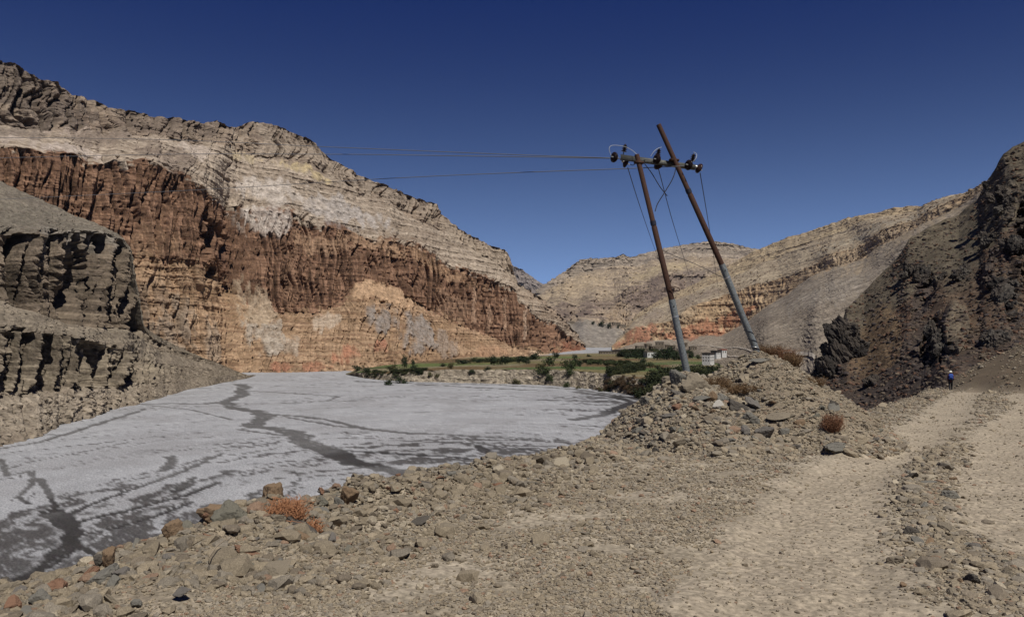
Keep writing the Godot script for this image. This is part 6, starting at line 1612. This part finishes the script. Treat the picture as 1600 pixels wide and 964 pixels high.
func twig_line(st: SurfaceTool, a: Vector3, b: Vector3, ra: float, rb: float) -> void:
	var f := (b - a).normalized()
	var s := f.cross(Vector3(0.3, 0.5, 0.8)).normalized()
	var u := f.cross(s)
	for k in 3:
		var d1 := s * cos(TAU * k / 3.0) + u * sin(TAU * k / 3.0)
		var d2 := s * cos(TAU * (k + 1) / 3.0) + u * sin(TAU * (k + 1) / 3.0)
		quad(st, a + d1 * ra, b + d1 * rb, b + d2 * rb, a + d2 * ra)


func dry_plants() -> void:
	for l in [[Vector2(-2.40, -8.58), 0.4, 0.3, 300, "twig_orange", "orange dry bush growing on the near berm below the ochre boulder"],
		[Vector2(-2.21, -8.64), 0.32, 0.18, 180, "twig_orange", "low orange dry bush at the right side of the near orange bush"],
		[Vector2(7.11, -17.78), 0.46, 0.42, 200, "twig_red", "reddish dry bush at the right foot of the mound beside the road"],
		[Vector2(-1.86, -7.68), 0.14, 0.1, 60, "twig_straw", "tiny yellow dry tuft among the near rubble"]]:
		dry_bush(on_ground(l[0], -0.02), l[1], l[2], l[3], mats[l[4]], l[5])
	for l in [[Vector3(7.57, 0.68, -23.40), 0.9, 0.5, 260, "twig_brown", "brown dry bush on top of the mound right behind the right pole"], [Vector3(7.87, 0.60, -23.20), 0.8, 0.55, 300, "twig_red", "reddish dry bush crowning the right side of the mound top"], [Vector3(7.41, 0.77, -23.50), 0.6, 0.3, 160, "twig_red", "low reddish tuft at the foot of the right pole"],
		[Vector3(7.94, 0.41, -22.60), 0.6, 0.45, 200, "twig_brown", "brown dry bush hanging on the right flank of the mound"], [Vector3(5.67, 0.08, -20.90), 1.0, 0.36, 320, "twig_brown", "brown dry bush spreading across the middle of the mound"], [Vector3(5.41, 0.16, -21.20), 0.8, 0.34, 240, "twig_brown", "brown dry bush right of the big tan boulder at the pole"], [Vector3(6.05, -0.05, -20.50), 0.7, 0.22, 160, "twig_brown", "low straggling bush above the long tilted slab"], [Vector3(7.88, -0.19, -20.80), 0.5, 0.3, 140, "twig_brown", "small brown bush low on the right flank of the mound"]]:
		var p: Vector3 = l[0]
		dry_bush(on_ground(Vector2(p.x, p.z), -0.02), l[1], l[2], l[3], mats[l[4]], l[5])


# ---------------------------------------------------------------- the power line
func pole(called: String, foot: Vector3, joint: Vector3, top: Vector3, ring: float, label: String) -> Node3D:
	var root := thing(called, foot, label, "power pole")
	var up := (top - foot).normalized()
	var a := Vector3.ZERO - up * 0.5
	var j := joint - foot
	var t := top - foot
	var st := start()
	tube(st, [a, j * 0.5, j - up * 0.05, j], [0.098, 0.096, 0.095, 0.088], 20)
	show_mesh("lower_tube", done(st), mats["zinc"], root)
	st = start()
	tube(st, [j - up * 0.1, j.lerp(t, 0.5), j.lerp(t, 0.5) + up * 0.01, t - up * 0.02, t], [0.08, 0.078, 0.07, 0.068, 0.06], 20)
	show_mesh("upper_tube", done(st), mats["rust"], root)
	st = start()
	var c := j * ring
	tube(st, [c - up * 0.02, c + up * 0.02], [0.103, 0.103], 20)
	show_mesh("collar", done(st), mats["clamp_metal"], root)
	st = start()
	tube(st, [j.lerp(t, 0.52) - up * 0.03, j.lerp(t, 0.52) + up * 0.09], [0.083, 0.083], 16)
	show_mesh("band", done(st), mats["wire_dark"], root)
	st = start()
	var face := Vector3(0, 0, 1)
	tube(st, [j - up * 0.2 + face * 0.07, j - up * 0.2 + face * 0.1], [0.02, 0.02], 10)
	show_mesh("bolt_hole", done(st), mats["window_dark"], root)
	return root


func disc(parent: Node3D, at: Vector3, axis: Vector3, glaze: String) -> void:
	# a suspension disc: bell, ribs and metal cap
	var up := axis.normalized()
	var st := start()
	tube(st, [at - up * 0.03, at - up * 0.028, at - up * 0.005, at + up * 0.03, at + up * 0.06, at + up * 0.08], [0.05, 0.148, 0.15, 0.128, 0.075, 0.05], 22)
	tube(st, [at - up * 0.045, at - up * 0.02], [0.09, 0.095], 18)
	var bell := show_mesh("disc_insulator", done(st), mats[glaze], parent)
	st = start()
	tube(st, [at + up * 0.06, at + up * 0.12, at + up * 0.14], [0.046, 0.04, 0.02], 12)
	tube(st, [at - up * 0.05, at - up * 0.12], [0.02, 0.016], 8)
	show_mesh("cap", done(st), mats["clamp_metal"], bell)


func pin(parent: Node3D, at: Vector3, up: Vector3) -> void:
	var st := start()
	var pts := []
	var radii := []
	for k in 4:
		pts.append_array([at + up * (0.11 + k * 0.05), at + up * (0.118 + k * 0.05), at + up * (0.14 + k * 0.05)])
		radii.append_array([0.036, 0.082 - k * 0.004, 0.036])
	pts.append(at + up * 0.325)
	radii.append(0.025)
	tube(st, pts, radii, 14)
	var body := show_mesh("pin_insulator", done(st), mats["glaze"], parent)
	st = start()
	tube(st, [at - up * 0.02, at + up * 0.12], [0.014, 0.014], 8)
	show_mesh("pin", done(st), mats["arm_steel"], body)


func wire(called: String, pts: Array, r: float, material: String, label: String, category: String, group := "", n := 40) -> void:
	var st := start()
	var line := curve_through(pts, n)
	tube(st, line, [r], 6)
	tag(show_mesh(called, done(st), mats[material]), label, category, group)


func power_line() -> void:
	var lf: Vector3 = Vector3(4.98, 0.27, -22.50)
	var lj: Vector3 = Vector3(4.48, 2.64, -22.40)
	var lt: Vector3 = Vector3(3.50, 6.71, -22.30)
	var rf: Vector3 = Vector3(7.16, 1.00, -23.20)
	var rj: Vector3 = Vector3(6.02, 3.67, -22.90)
	var rt: Vector3 = Vector3(4.15, 7.61, -22.50)
	pole("power_pole", lf, lj, lt, 0.8, "shorter steel pole with rusty top and grey foot, left one of the two leaning poles")
	var right := pole("power_pole", rf, rj, rt, 0.86, "taller leaning steel pole with rusty top and cable wrapped round its grey foot")
	# cable wound round the foot of the right pole
	var st := start()
	var coil := []
	for k in 61:
		var f := k / 60.0
		var c := (rj - rf) * lerpf(0.06, 0.3, f)
		var a := f * TAU * 2.6
		coil.append(c + Vector3(cos(a) * 0.108, sin(a) * 0.03 + 0.0, sin(a) * 0.108))
	tube(st, coil, [0.009], 6)
	show_mesh("cable_wrap", done(st), mats["wire_dark"], right)
	st = start()
	var pale := []
	for k in 25:
		var a := k / 24.0 * TAU
		pale.append((rj - rf) * 0.1 + Vector3(cos(a) * 0.112, sin(a) * 0.02 - cos(a) * 0.03, sin(a) * 0.112))
	tube(st, pale, [0.014], 6)
	show_mesh("tie", done(st), mats["clamp_metal"], right)
	# the crossarm behind both poles
	var al: Vector3 = Vector3(3.07, 6.68, -22.55)
	var ar: Vector3 = Vector3(5.25, 6.45, -22.85)
	var root := thing("crossarm", al.lerp(ar, 0.5), "grey steel crossarm with six black disc insulators bolted behind the two poles", "crossarm")
	var o: Vector3 = root.position
	var dir := (ar - al).normalized()
	var up := dir.cross(Vector3(0, 0, 1)).normalized()
	up = up if up.y > 0.0 else -up
	var frame := Transform3D(Basis(dir, up, dir.cross(up)), Vector3.ZERO)
	var half := al.distance_to(ar) * 0.5
	st = start()
	box(st, Vector3(-half, -0.075, 0.048), Vector3(half, 0.075, 0.06), frame)
	box(st, Vector3(-half, 0.062, -0.012), Vector3(half, 0.075, 0.048), frame)
	box(st, Vector3(-half, -0.075, -0.012), Vector3(half, -0.062, 0.048), frame)
	show_mesh("channel", done(st), mats["arm_steel"], root)
	for p in [lf.lerp(lt, 0.965), Vector3(4.60, 6.62, -22.62)]:
		st = start()
		box(st, Vector3(-0.12, -0.03, 0.0), Vector3(0.12, 0.03, 0.2), Transform3D(frame.basis, p - o + Vector3(0, 0, -0.12)))
		show_mesh("bracket", done(st), mats["rust"], root)
	var toward := Vector3(-0.9, 0.05, 0.55)
	disc(root, Vector3(2.90, 6.67, -22.50) - o, -toward, "glaze")
	disc(root, Vector3(4.08, 6.58, -22.35) - o, -toward, "glaze")
	disc(root, Vector3(5.01, 6.45, -22.50) - o, -toward, "glaze")
	disc(root, Vector3(3.26, 6.57, -22.75) - o, Vector3(-0.9, 0.4, 0.2), "glaze_brown")
	disc(root, Vector3(4.20, 6.51, -22.80) - o, Vector3(-0.5, 0.5, 0.5), "glaze_brown")
	disc(root, Vector3(5.38, 6.44, -22.90) - o, Vector3(-0.8, 0.4, 0.3), "glaze_brown")
	for s in [[-0.93, -1], [-0.03, 0], [0.91, 1]]:
		pin(root, dir * half * s[0] + up * 0.07, (up + dir * 0.12).normalized())
	# jumpers over the insulators
	wire("jumper_cable", [Vector3(2.79, 6.70, -22.40), Vector3(2.74, 6.90, -22.40), Vector3(2.85, 7.00, -22.45), Vector3(3.17, 6.98, -22.50), Vector3(3.40, 6.87, -22.50), Vector3(3.51, 6.72, -22.35)], 0.008, "wire_pale", "pale jumper cable arching over the left insulators", "cable")
	wire("jumper_cable", [Vector3(3.91, 6.68, -22.40), Vector3(4.00, 6.81, -22.40), Vector3(4.12, 6.91, -22.45), Vector3(4.24, 6.96, -22.50)], 0.008, "wire_pale", "pale jumper cable rising to the middle pin insulator", "cable", "", 16)
	wire("jumper_cable", [Vector3(5.14, 6.56, -22.50), Vector3(5.21, 6.65, -22.50), Vector3(5.25, 6.78, -22.60), Vector3(5.19, 6.87, -22.70)], 0.008, "wire_pale", "pale jumper cable looping round the right pin insulator", "cable", "", 16)
	wire("jumper_cable", [Vector3(3.38, 6.51, -22.70), Vector3(3.45, 6.47, -22.60), Vector3(3.55, 6.54, -22.50)], 0.01, "wire_dark", "short dark jumper cable left of the left pole top", "cable", "", 12)
	# wires to the left, out over the river
	wire("power_wire", [Vector3(2.76, 6.63, -22.40), Vector3(0.00, 7.30, -25.00), Vector3(-7.48, 8.93, -31.00), Vector3(-18.83, 11.15, -39.00), Vector3(-41.85, 14.39, -52.00)], 0.0125, "wire", "uppermost of the three grey wires crossing the sky to the left cliffs", "power wire")
	wire("power_wire", [Vector3(3.95, 6.55, -22.30), Vector3(2.85, 6.88, -23.60), Vector3(-2.21, 7.81, -27.50), Vector3(-7.48, 8.63, -31.00), Vector3(-18.82, 10.36, -39.00), Vector3(-41.82, 12.79, -52.00)], 0.0125, "wire", "middle of the three grey wires running left from the crossarm", "power wire")
	wire("power_wire", [Vector3(4.84, 6.40, -22.40), Vector3(3.32, 6.57, -23.60), Vector3(0.00, 6.92, -26.00), Vector3(-4.74, 7.39, -29.50), Vector3(-14.46, 8.10, -36.00), Vector3(-28.27, 8.99, -44.00), Vector3(-45.53, 10.08, -54.00)], 0.0125, "wire", "lowest of the three grey wires, dropping towards the left cliffs", "power wire")
	# wires down to the village
	wire("power_wire", [Vector3(3.32, 6.44, -22.80), Vector3(5.14, 6.76, -32.00), Vector3(8.90, 7.01, -50.00), Vector3(17.45, 7.20, -90.00), Vector3(35.09, 4.93, -170.00)], 0.013, "wire_dark", "thin dark wire from the left insulator down past the left pole", "power wire")
	wire("power_wire", [Vector3(4.22, 6.42, -22.90), Vector3(6.45, 6.16, -32.00), Vector3(10.86, 6.01, -50.00), Vector3(20.61, 5.62, -90.00), Vector3(40.79, 2.48, -170.00)], 0.013, "wire_dark", "thin dark wire from the middle insulator down between the poles", "power wire")
	wire("power_wire", [Vector3(5.44, 6.33, -23.00), Vector3(7.86, 6.29, -32.00), Vector3(12.67, 6.21, -50.00), Vector3(23.28, 6.12, -90.00), Vector3(45.01, 2.48, -170.00)], 0.013, "wire_dark", "thin dark wire from the right insulator down right of the taller pole", "power wire")
	wire("stay_cable", [Vector3(3.73, 6.52, -22.50), Vector3(3.96, 6.21, -22.50), Vector3(4.19, 5.83, -22.50), Vector3(4.41, 5.59, -22.60)], 0.014, "wire_dark", "dark cable hanging from the crossarm right of the left pole", "cable", "", 20)
	wire("stay_cable", [Vector3(4.67, 6.40, -22.60), Vector3(4.54, 6.05, -22.50), Vector3(4.29, 5.64, -22.45), Vector3(4.10, 5.34, -22.40), Vector3(4.01, 5.11, -22.30)], 0.014, "wire_dark", "dark cable from the right pole down to the left pole", "cable", "", 20)
	wire("stay_cable", [Vector3(4.04, 4.11, -22.30), Vector3(4.49, 3.90, -22.40), Vector3(5.25, 3.63, -22.60), Vector3(6.03, 3.28, -22.80)], 0.009, "wire_dark", "slack thin wire tying the two poles together halfway up", "cable", "", 24)
	wire("stay_cable", [Vector3(4.36, 2.94, -22.30), Vector3(4.45, 2.98, -22.25), Vector3(4.60, 2.97, -22.20), Vector3(4.66, 2.90, -22.20), Vector3(4.56, 2.87, -22.25), Vector3(4.45, 2.91, -22.30)], 0.01, "rust", "small loop of rusty wire on the left pole", "cable", "", 20)


# ---------------------------------------------------------------- the village
func house(at: Vector3, size: Vector3, turn: float, wall: String, roof: String, rows: int, columns: int, label: String, category := "house", extra := "") -> void:
	var root := thing("house" if category == "house" else category.replace(" ", "_"), at, label, category)
	root.rotation.y = turn
	var st := start()
	box(st, Vector3(-size.x / 2, -2.0, -size.z / 2), Vector3(size.x / 2, size.y, size.z / 2))
	show_mesh("wall", done(st, false), mats[wall], root)
	st = start()
	box(st, Vector3(-size.x / 2 - 0.35, size.y, -size.z / 2 - 0.35), Vector3(size.x / 2 + 0.35, size.y + 0.4, size.z / 2 + 0.35))
	show_mesh("roof", done(st, false), mats[roof], root)
	if extra == "band":
		st = start()
		box(st, Vector3(-size.x / 2 - 0.06, size.y - 0.9, -size.z / 2 - 0.06), Vector3(size.x / 2 + 0.06, size.y - 0.35, size.z / 2 + 0.06))
		show_mesh("painted_band", done(st, false), mats["roof_dark"], root)
	var storey := size.y / rows
	for side in 2:
		var wide := size.x if side == 0 else size.z
		var n := columns if side == 0 else maxi(1, int(columns * size.z / size.x))
		for r in rows:
			for c in n:
				var x := (c + 0.5) / n * wide - wide / 2
				var y := storey * (r + 0.5) + 0.1
				var w := minf(wide / n * 0.17, 0.42)
				var hgt := storey * 0.19
				var xf := Transform3D() if side == 0 else Transform3D(Basis(UP, -PI / 2), Vector3.ZERO)
				var depth := size.z / 2 if side == 0 else size.x / 2
				st = start()
				box(st, Vector3(x - w, y - hgt, depth - 0.02), Vector3(x + w, y + hgt, depth + 0.03), xf)
				var win := show_mesh("window", done(st, false), mats["window_dark"], root)
				st = start()
				box(st, Vector3(x - w - 0.12, y + hgt, depth - 0.02), Vector3(x + w + 0.12, y + hgt + 0.14, depth + 0.1), xf)
				show_mesh("lintel", done(st, false), mats["roof_dark"], win)


func village() -> void:
	house(Vector3(127.53, -19.38, -520.00), Vector3(7.0, 5.8, 5.5), 0.95, "whitewash", "roof_dark", 3, 4, "large whitewashed house with rows of dark windows above the fields", "house", "band")
	house(Vector3(137.64, -15.88, -540.00), Vector3(5.0, 3.2, 4.5), 0.7, "whitewash", "roof_dark", 1, 3, "lower whitewashed house just right of the large white one", "house", "band")
	house(Vector3(144.06, -15.27, -548.00), Vector3(4.2, 3.2, 4.0), 0.5, "whitewash", "red_band", 1, 2, "small white house with red trim at the right end of the village")
	house(Vector3(117.35, -22.10, -680.00), Vector3(8.5, 5.0, 7.0), 0.3, "whitewash", "roof_mud", 1, 3, "white house with flat mud roof at the left end of the village trees")
	house(Vector3(135.20, -20.06, -720.00), Vector3(7.0, 4.5, 6.0), -0.2, "whitewash", "roof_mud", 1, 2, "white house half hidden behind the tall dark village trees")
	house(Vector3(139.48, -21.90, -690.00), Vector3(6.0, 3.5, 5.0), 0.2, "whitewash", "roof_mud", 1, 2, "small white house peeping out among the dark trees left of the pole")
	house(Vector3(123.28, -21.27, -760.00), Vector3(10.0, 5.0, 7.0), 0.1, "mud_wall", "roof_mud", 1, 3, "mud walled house at the far left of the village")
	house(Vector3(140.25, -19.39, -780.00), Vector3(12.0, 5.0, 7.0), 0.25, "mud_wall", "roof_mud", 1, 4, "long mud walled house on the slope behind the village trees")
	house(Vector3(150.63, -18.24, -760.00), Vector3(9.0, 5.0, 7.0), -0.1, "mud_wall", "roof_mud", 1, 3, "mud walled house uphill just left of the pole")
	house(Vector3(136.52, -22.22, -640.00), Vector3(7.0, 4.5, 6.0), 0.2, "mud_wall", "roof_mud", 1, 2, "mud walled house between the pole and the large white house")
	for l in [[Vector3(143.85, -21.21, -900.00), 9.0, 4.5, "mud walled house at the left end of the upper row above the village"], [Vector3(158.32, -19.01, -930.00), 7.0, 4.0, "second mud walled house in the upper row above the village"], [Vector3(175.40, -17.94, -950.00), 10.0, 5.0, "widest mud walled house in the upper row above the village"], [Vector3(174.79, -19.05, -900.00), 6.0, 4.0, "small mud walled house in the upper row close to the left pole"], [Vector3(192.78, -18.33, -900.00), 9.0, 5.0, "mud walled house in the upper row right of the left pole"], [Vector3(180.93, -19.29, -800.00), 7.0, 4.0, "lone mud walled house above the large white house"]]:
		house(l[0], Vector3(l[1], l[2], 6.0), rng.randf_range(-0.3, 0.4), "mud_wall", "roof_mud", 1, 3, l[3])
	house(Vector3(99.11, -22.81, -790.00), Vector3(26.0, 3.2, 6.0), 0.05, "mud_wall", "roof_dark", 1, 9, "long low dark roofed shed beside the far river", "shed")
	house(Vector3(108.67, -22.48, -800.00), Vector3(6.0, 3.6, 5.0), 0.05, "whitewash", "roof_dark", 1, 2, "small white walled hut at the right end of the long shed", "hut")
	ruins()


func ruins() -> void:
	# the old village on the far scree shelf
	var spots := [[5.4, 1.02, 12.0, "leftmost pale ruined building on the far scree shelf"], [8.2, 1.03, 16.0, "pale ruined building right of the far dark trees"], [9.0, 1.03, 13.0, "rightmost pale ruined building on the far scree shelf"]]
	for l in spots:
		var p := on_surface("valley_head_mountain", l[0], l[1])
		house(p - UP * 1.0, Vector3(l[2], 6.0, 9.0), 0.2, "mud_wall", "roof_mud", 1, 3, l[3], "ruined house")
	for l in [[7.0, 0.93, 15.0, 17.0, "large dark tree on the far scree shelf"], [7.5, 0.9, 12.0, 14.0, "dark tree right of the large one on the far scree shelf"], [6.5, 0.9, 8.0, 9.0, "small dark tree left of the large one on the far scree shelf"], [8.4, 0.92, 5.0, 11.0, "slim dark tree standing apart on the far scree shelf"]]:
		far_trees.append(l)


var far_trees := []


# ---------------------------------------------------------------- the walker
func field_mesh(bones: Array, cell: float, blend: float, grow := 0.0) -> ArrayMesh:
	# one skin round tapered bones [a, b, radius at a, radius at b], meshed as surface nets
	var lo := Vector3.ONE * 1e9
	var hi := -lo
	for b in bones:
		var m: float = maxf(b[2], b[3]) + grow + cell * 2.0
		lo = lo.min(b[0] - Vector3.ONE * m).min(b[1] - Vector3.ONE * m)
		hi = hi.max(b[0] + Vector3.ONE * m).max(b[1] + Vector3.ONE * m)
	var n := Vector3i(((hi - lo) / cell).ceil()) + Vector3i.ONE
	var val := PackedFloat32Array()
	val.resize(n.x * n.y * n.z)
	val.fill(1.0)
	for b in bones:
		var m: float = maxf(b[2], b[3]) + grow + cell * 2.0 + blend
		var p0 := Vector3i(((b[0].min(b[1]) - Vector3.ONE * m - lo) / cell).floor()).clamp(Vector3i.ZERO, n - Vector3i.ONE)
		var p1 := Vector3i(((b[0].max(b[1]) + Vector3.ONE * m - lo) / cell).ceil()).clamp(Vector3i.ZERO, n - Vector3i.ONE)
		var ab: Vector3 = b[1] - b[0]
		var l2 := maxf(ab.length_squared(), 1e-9)
		for x in range(p0.x, p1.x + 1):
			for y in range(p0.y, p1.y + 1):
				for z in range(p0.z, p1.z + 1):
					var p := lo + Vector3(x, y, z) * cell
					var t := clampf((p - b[0]).dot(ab) / l2, 0.0, 1.0)
					var d: float = p.distance_to(b[0] + ab * t) - lerpf(b[2], b[3], t) - grow
					var k := (x * n.y + y) * n.z + z
					var h := clampf(0.5 + 0.5 * (val[k] - d) / blend, 0.0, 1.0)
					val[k] = lerpf(val[k], d, h) - blend * h * (1.0 - h)
	var ids := {}
	var pos := PackedVector3Array()
	var index := PackedInt32Array()
	for x in n.x - 1:
		for y in n.y - 1:
			for z in n.z - 1:
				var sum := Vector3.ZERO
				var count := 0
				var c := PackedFloat32Array()
				var neg := 0
				for k in 8:
					var v := val[((x + (k & 1)) * n.y + y + ((k >> 1) & 1)) * n.z + z + (k >> 2)]
					c.append(v)
					neg += int(v < 0.0)
				if neg == 0 or neg == 8:
					continue
				for k in 8:
					for axis in [1, 2, 4]:
						if k & axis:
							continue
						var a := c[k]
						var b := c[k | axis]
						if (a < 0.0) != (b < 0.0):
							var t := a / (a - b)
							sum += Vector3(k & 1, (k >> 1) & 1, k >> 2) + Vector3(1 if axis == 1 else 0, 1 if axis == 2 else 0, 1 if axis == 4 else 0) * t
							count += 1
				ids[(x * n.y + y) * n.z + z] = pos.size()
				pos.append(lo + (Vector3(x, y, z) + sum / count) * cell)
	for x in range(1, n.x - 1):
		for y in range(1, n.y - 1):
			for z in range(1, n.z - 1):
				var k0 := (x * n.y + y) * n.z + z
				var a := val[k0] < 0.0
				var dx := n.y * n.z
				var dy := n.z
				for e in [[dx, dy, 1], [dy, 1, dx], [1, dx, dy]]:
					var b: bool = val[k0 + e[0]] < 0.0
					if a == b:
						continue
					var q := [k0, k0 - e[1], k0 - e[1] - e[2], k0 - e[2]]
					if not (ids.has(q[0]) and ids.has(q[1]) and ids.has(q[2]) and ids.has(q[3])):
						continue
					var w: Array = [ids[q[0]], ids[q[1]], ids[q[2]], ids[q[3]]]
					if a:
						w.reverse()
					index.append_array([w[0], w[1], w[2], w[0], w[2], w[3]])
	var st := start()
	for i in index:
		st.set_smooth_group(0)
		st.add_vertex(pos[i])
	st.generate_normals()
	return st.commit()


func walker() -> void:
	# someone walking away up the road with a blue backpack
	var root := thing("person", on_ground(Vector2(37.94, -69.23), 0.0), "person in a white hat with a blue backpack walking away along the road", "person")
	root.rotation.y = -0.35
	var v := func(x: float, y: float, z: float) -> Vector3: return Vector3(x, y, z)
	var legs := []
	var feet := []
	for s in [-1.0, 1.0]:
		var hip: Vector3 = v.call(0.09 * s, 0.9, 0.0)
		var knee: Vector3 = v.call(0.1 * s, 0.49, -0.13 if s > 0 else 0.0)
		var ankle: Vector3 = v.call(0.095 * s, 0.08 if s > 0 else 0.1, -0.12 if s > 0 else 0.24)
		legs.append_array([[hip, knee, 0.085, 0.058], [knee, ankle, 0.056, 0.038]])
		feet.append([ankle - UP * 0.04, ankle + Vector3(0, -0.05, -0.16), 0.044, 0.036])
	var torso := [[v.call(0, 0.92, 0), v.call(0, 1.15, 0.0), 0.125, 0.12], [v.call(0, 1.15, 0), v.call(0, 1.36, -0.01), 0.125, 0.13], [v.call(-0.13, 1.38, -0.01), v.call(0.13, 1.38, -0.01), 0.07, 0.07]]
	var arms := []
	for s in [-1.0, 1.0]:
		arms.append_array([[v.call(0.17 * s, 1.38, -0.01), v.call(0.22 * s, 1.1, 0.03), 0.052, 0.042], [v.call(0.22 * s, 1.1, 0.03), v.call(0.19 * s, 0.9, -0.14 if s > 0 else -0.04), 0.04, 0.03]])
	var head := [[v.call(0, 1.42, -0.01), v.call(0, 1.52, -0.02), 0.052, 0.05], [v.call(0, 1.6, -0.03), v.call(0, 1.64, -0.02), 0.088, 0.09], [v.call(0, 1.55, -0.06), v.call(0, 1.58, -0.06), 0.055, 0.06], [v.call(0, 1.585, -0.12), v.call(0, 1.56, -0.135), 0.012, 0.014], [v.call(-0.09, 1.6, -0.02), v.call(-0.092, 1.58, -0.02), 0.016, 0.014], [v.call(0.09, 1.6, -0.02), v.call(0.092, 1.58, -0.02), 0.016, 0.014]]
	var hands := []
	for s in [-1.0, 1.0]:
		var w: Vector3 = v.call(0.19 * s, 0.9, -0.14 if s > 0 else -0.04)
		hands.append([w, w + Vector3(0.0, -0.07, -0.02), 0.03, 0.032])
		for f in 4:
			var r := w + Vector3(0.004 * s, -0.075, -0.05 + f * 0.02)
			var long: float = [0.03, 0.038, 0.036, 0.028][f]
			hands.append([r, r + Vector3(-0.008 * s, -long, -0.004), 0.0095, 0.009])
			hands.append([r + Vector3(-0.008 * s, -long, -0.004), r + Vector3(-0.03 * s, -long * 1.7, -0.002), 0.009, 0.008])
		hands.append([w + Vector3(0, -0.03, -0.035), w + Vector3(-0.02 * s, -0.06, -0.065), 0.011, 0.01])
	var body := show_mesh("body", field_mesh(torso + arms + legs + head + hands, 0.016, 0.02), mats["skin"], root)
	show_mesh("jacket", field_mesh(torso + arms, 0.018, 0.04, 0.014), mats["cloth_maroon"], root)
	show_mesh("trousers", field_mesh([[v.call(-0.05, 0.95, 0), v.call(0.05, 0.95, 0), 0.125, 0.125]] + legs, 0.018, 0.04, 0.016), mats["cloth_dark"], root)
	for f in feet:
		show_mesh("boot", field_mesh([f], 0.014, 0.01, 0.012), mats["cloth_dark"], root)
	var st := start()
	tube(st, [v.call(0, 1.635, -0.02), v.call(0, 1.645, -0.02), v.call(0, 1.65, -0.02), v.call(0, 1.7, -0.02), v.call(0, 1.745, -0.02), v.call(0, 1.755, -0.02)], [0.15, 0.165, 0.108, 0.105, 0.08, 0.03], 18)
	show_mesh("hat", done(st), mats["cloth_white"], root)
	var pack := show_mesh("backpack", field_mesh([[v.call(-0.09, 1.12, 0.2), v.call(0.09, 1.12, 0.2), 0.1, 0.1], [v.call(-0.1, 1.32, 0.2), v.call(0.1, 1.32, 0.2), 0.1, 0.1], [v.call(-0.08, 1.44, 0.18), v.call(0.08, 1.44, 0.18), 0.07, 0.07], [v.call(-0.07, 1.2, 0.3), v.call(0.07, 1.2, 0.3), 0.05, 0.05]], 0.018, 0.04), mats["cloth_blue"], root)
	for s in [-1.0, 1.0]:
		st = start()
		tube(st, [v.call(0.09 * s, 1.44, 0.12), v.call(0.1 * s, 1.475, 0.0), v.call(0.1 * s, 1.36, -0.16), v.call(0.11 * s, 1.12, -0.14), v.call(0.12 * s, 1.05, 0.12)], [0.018], 6)
		show_mesh("strap", done(st), mats["cloth_dark"], pack)
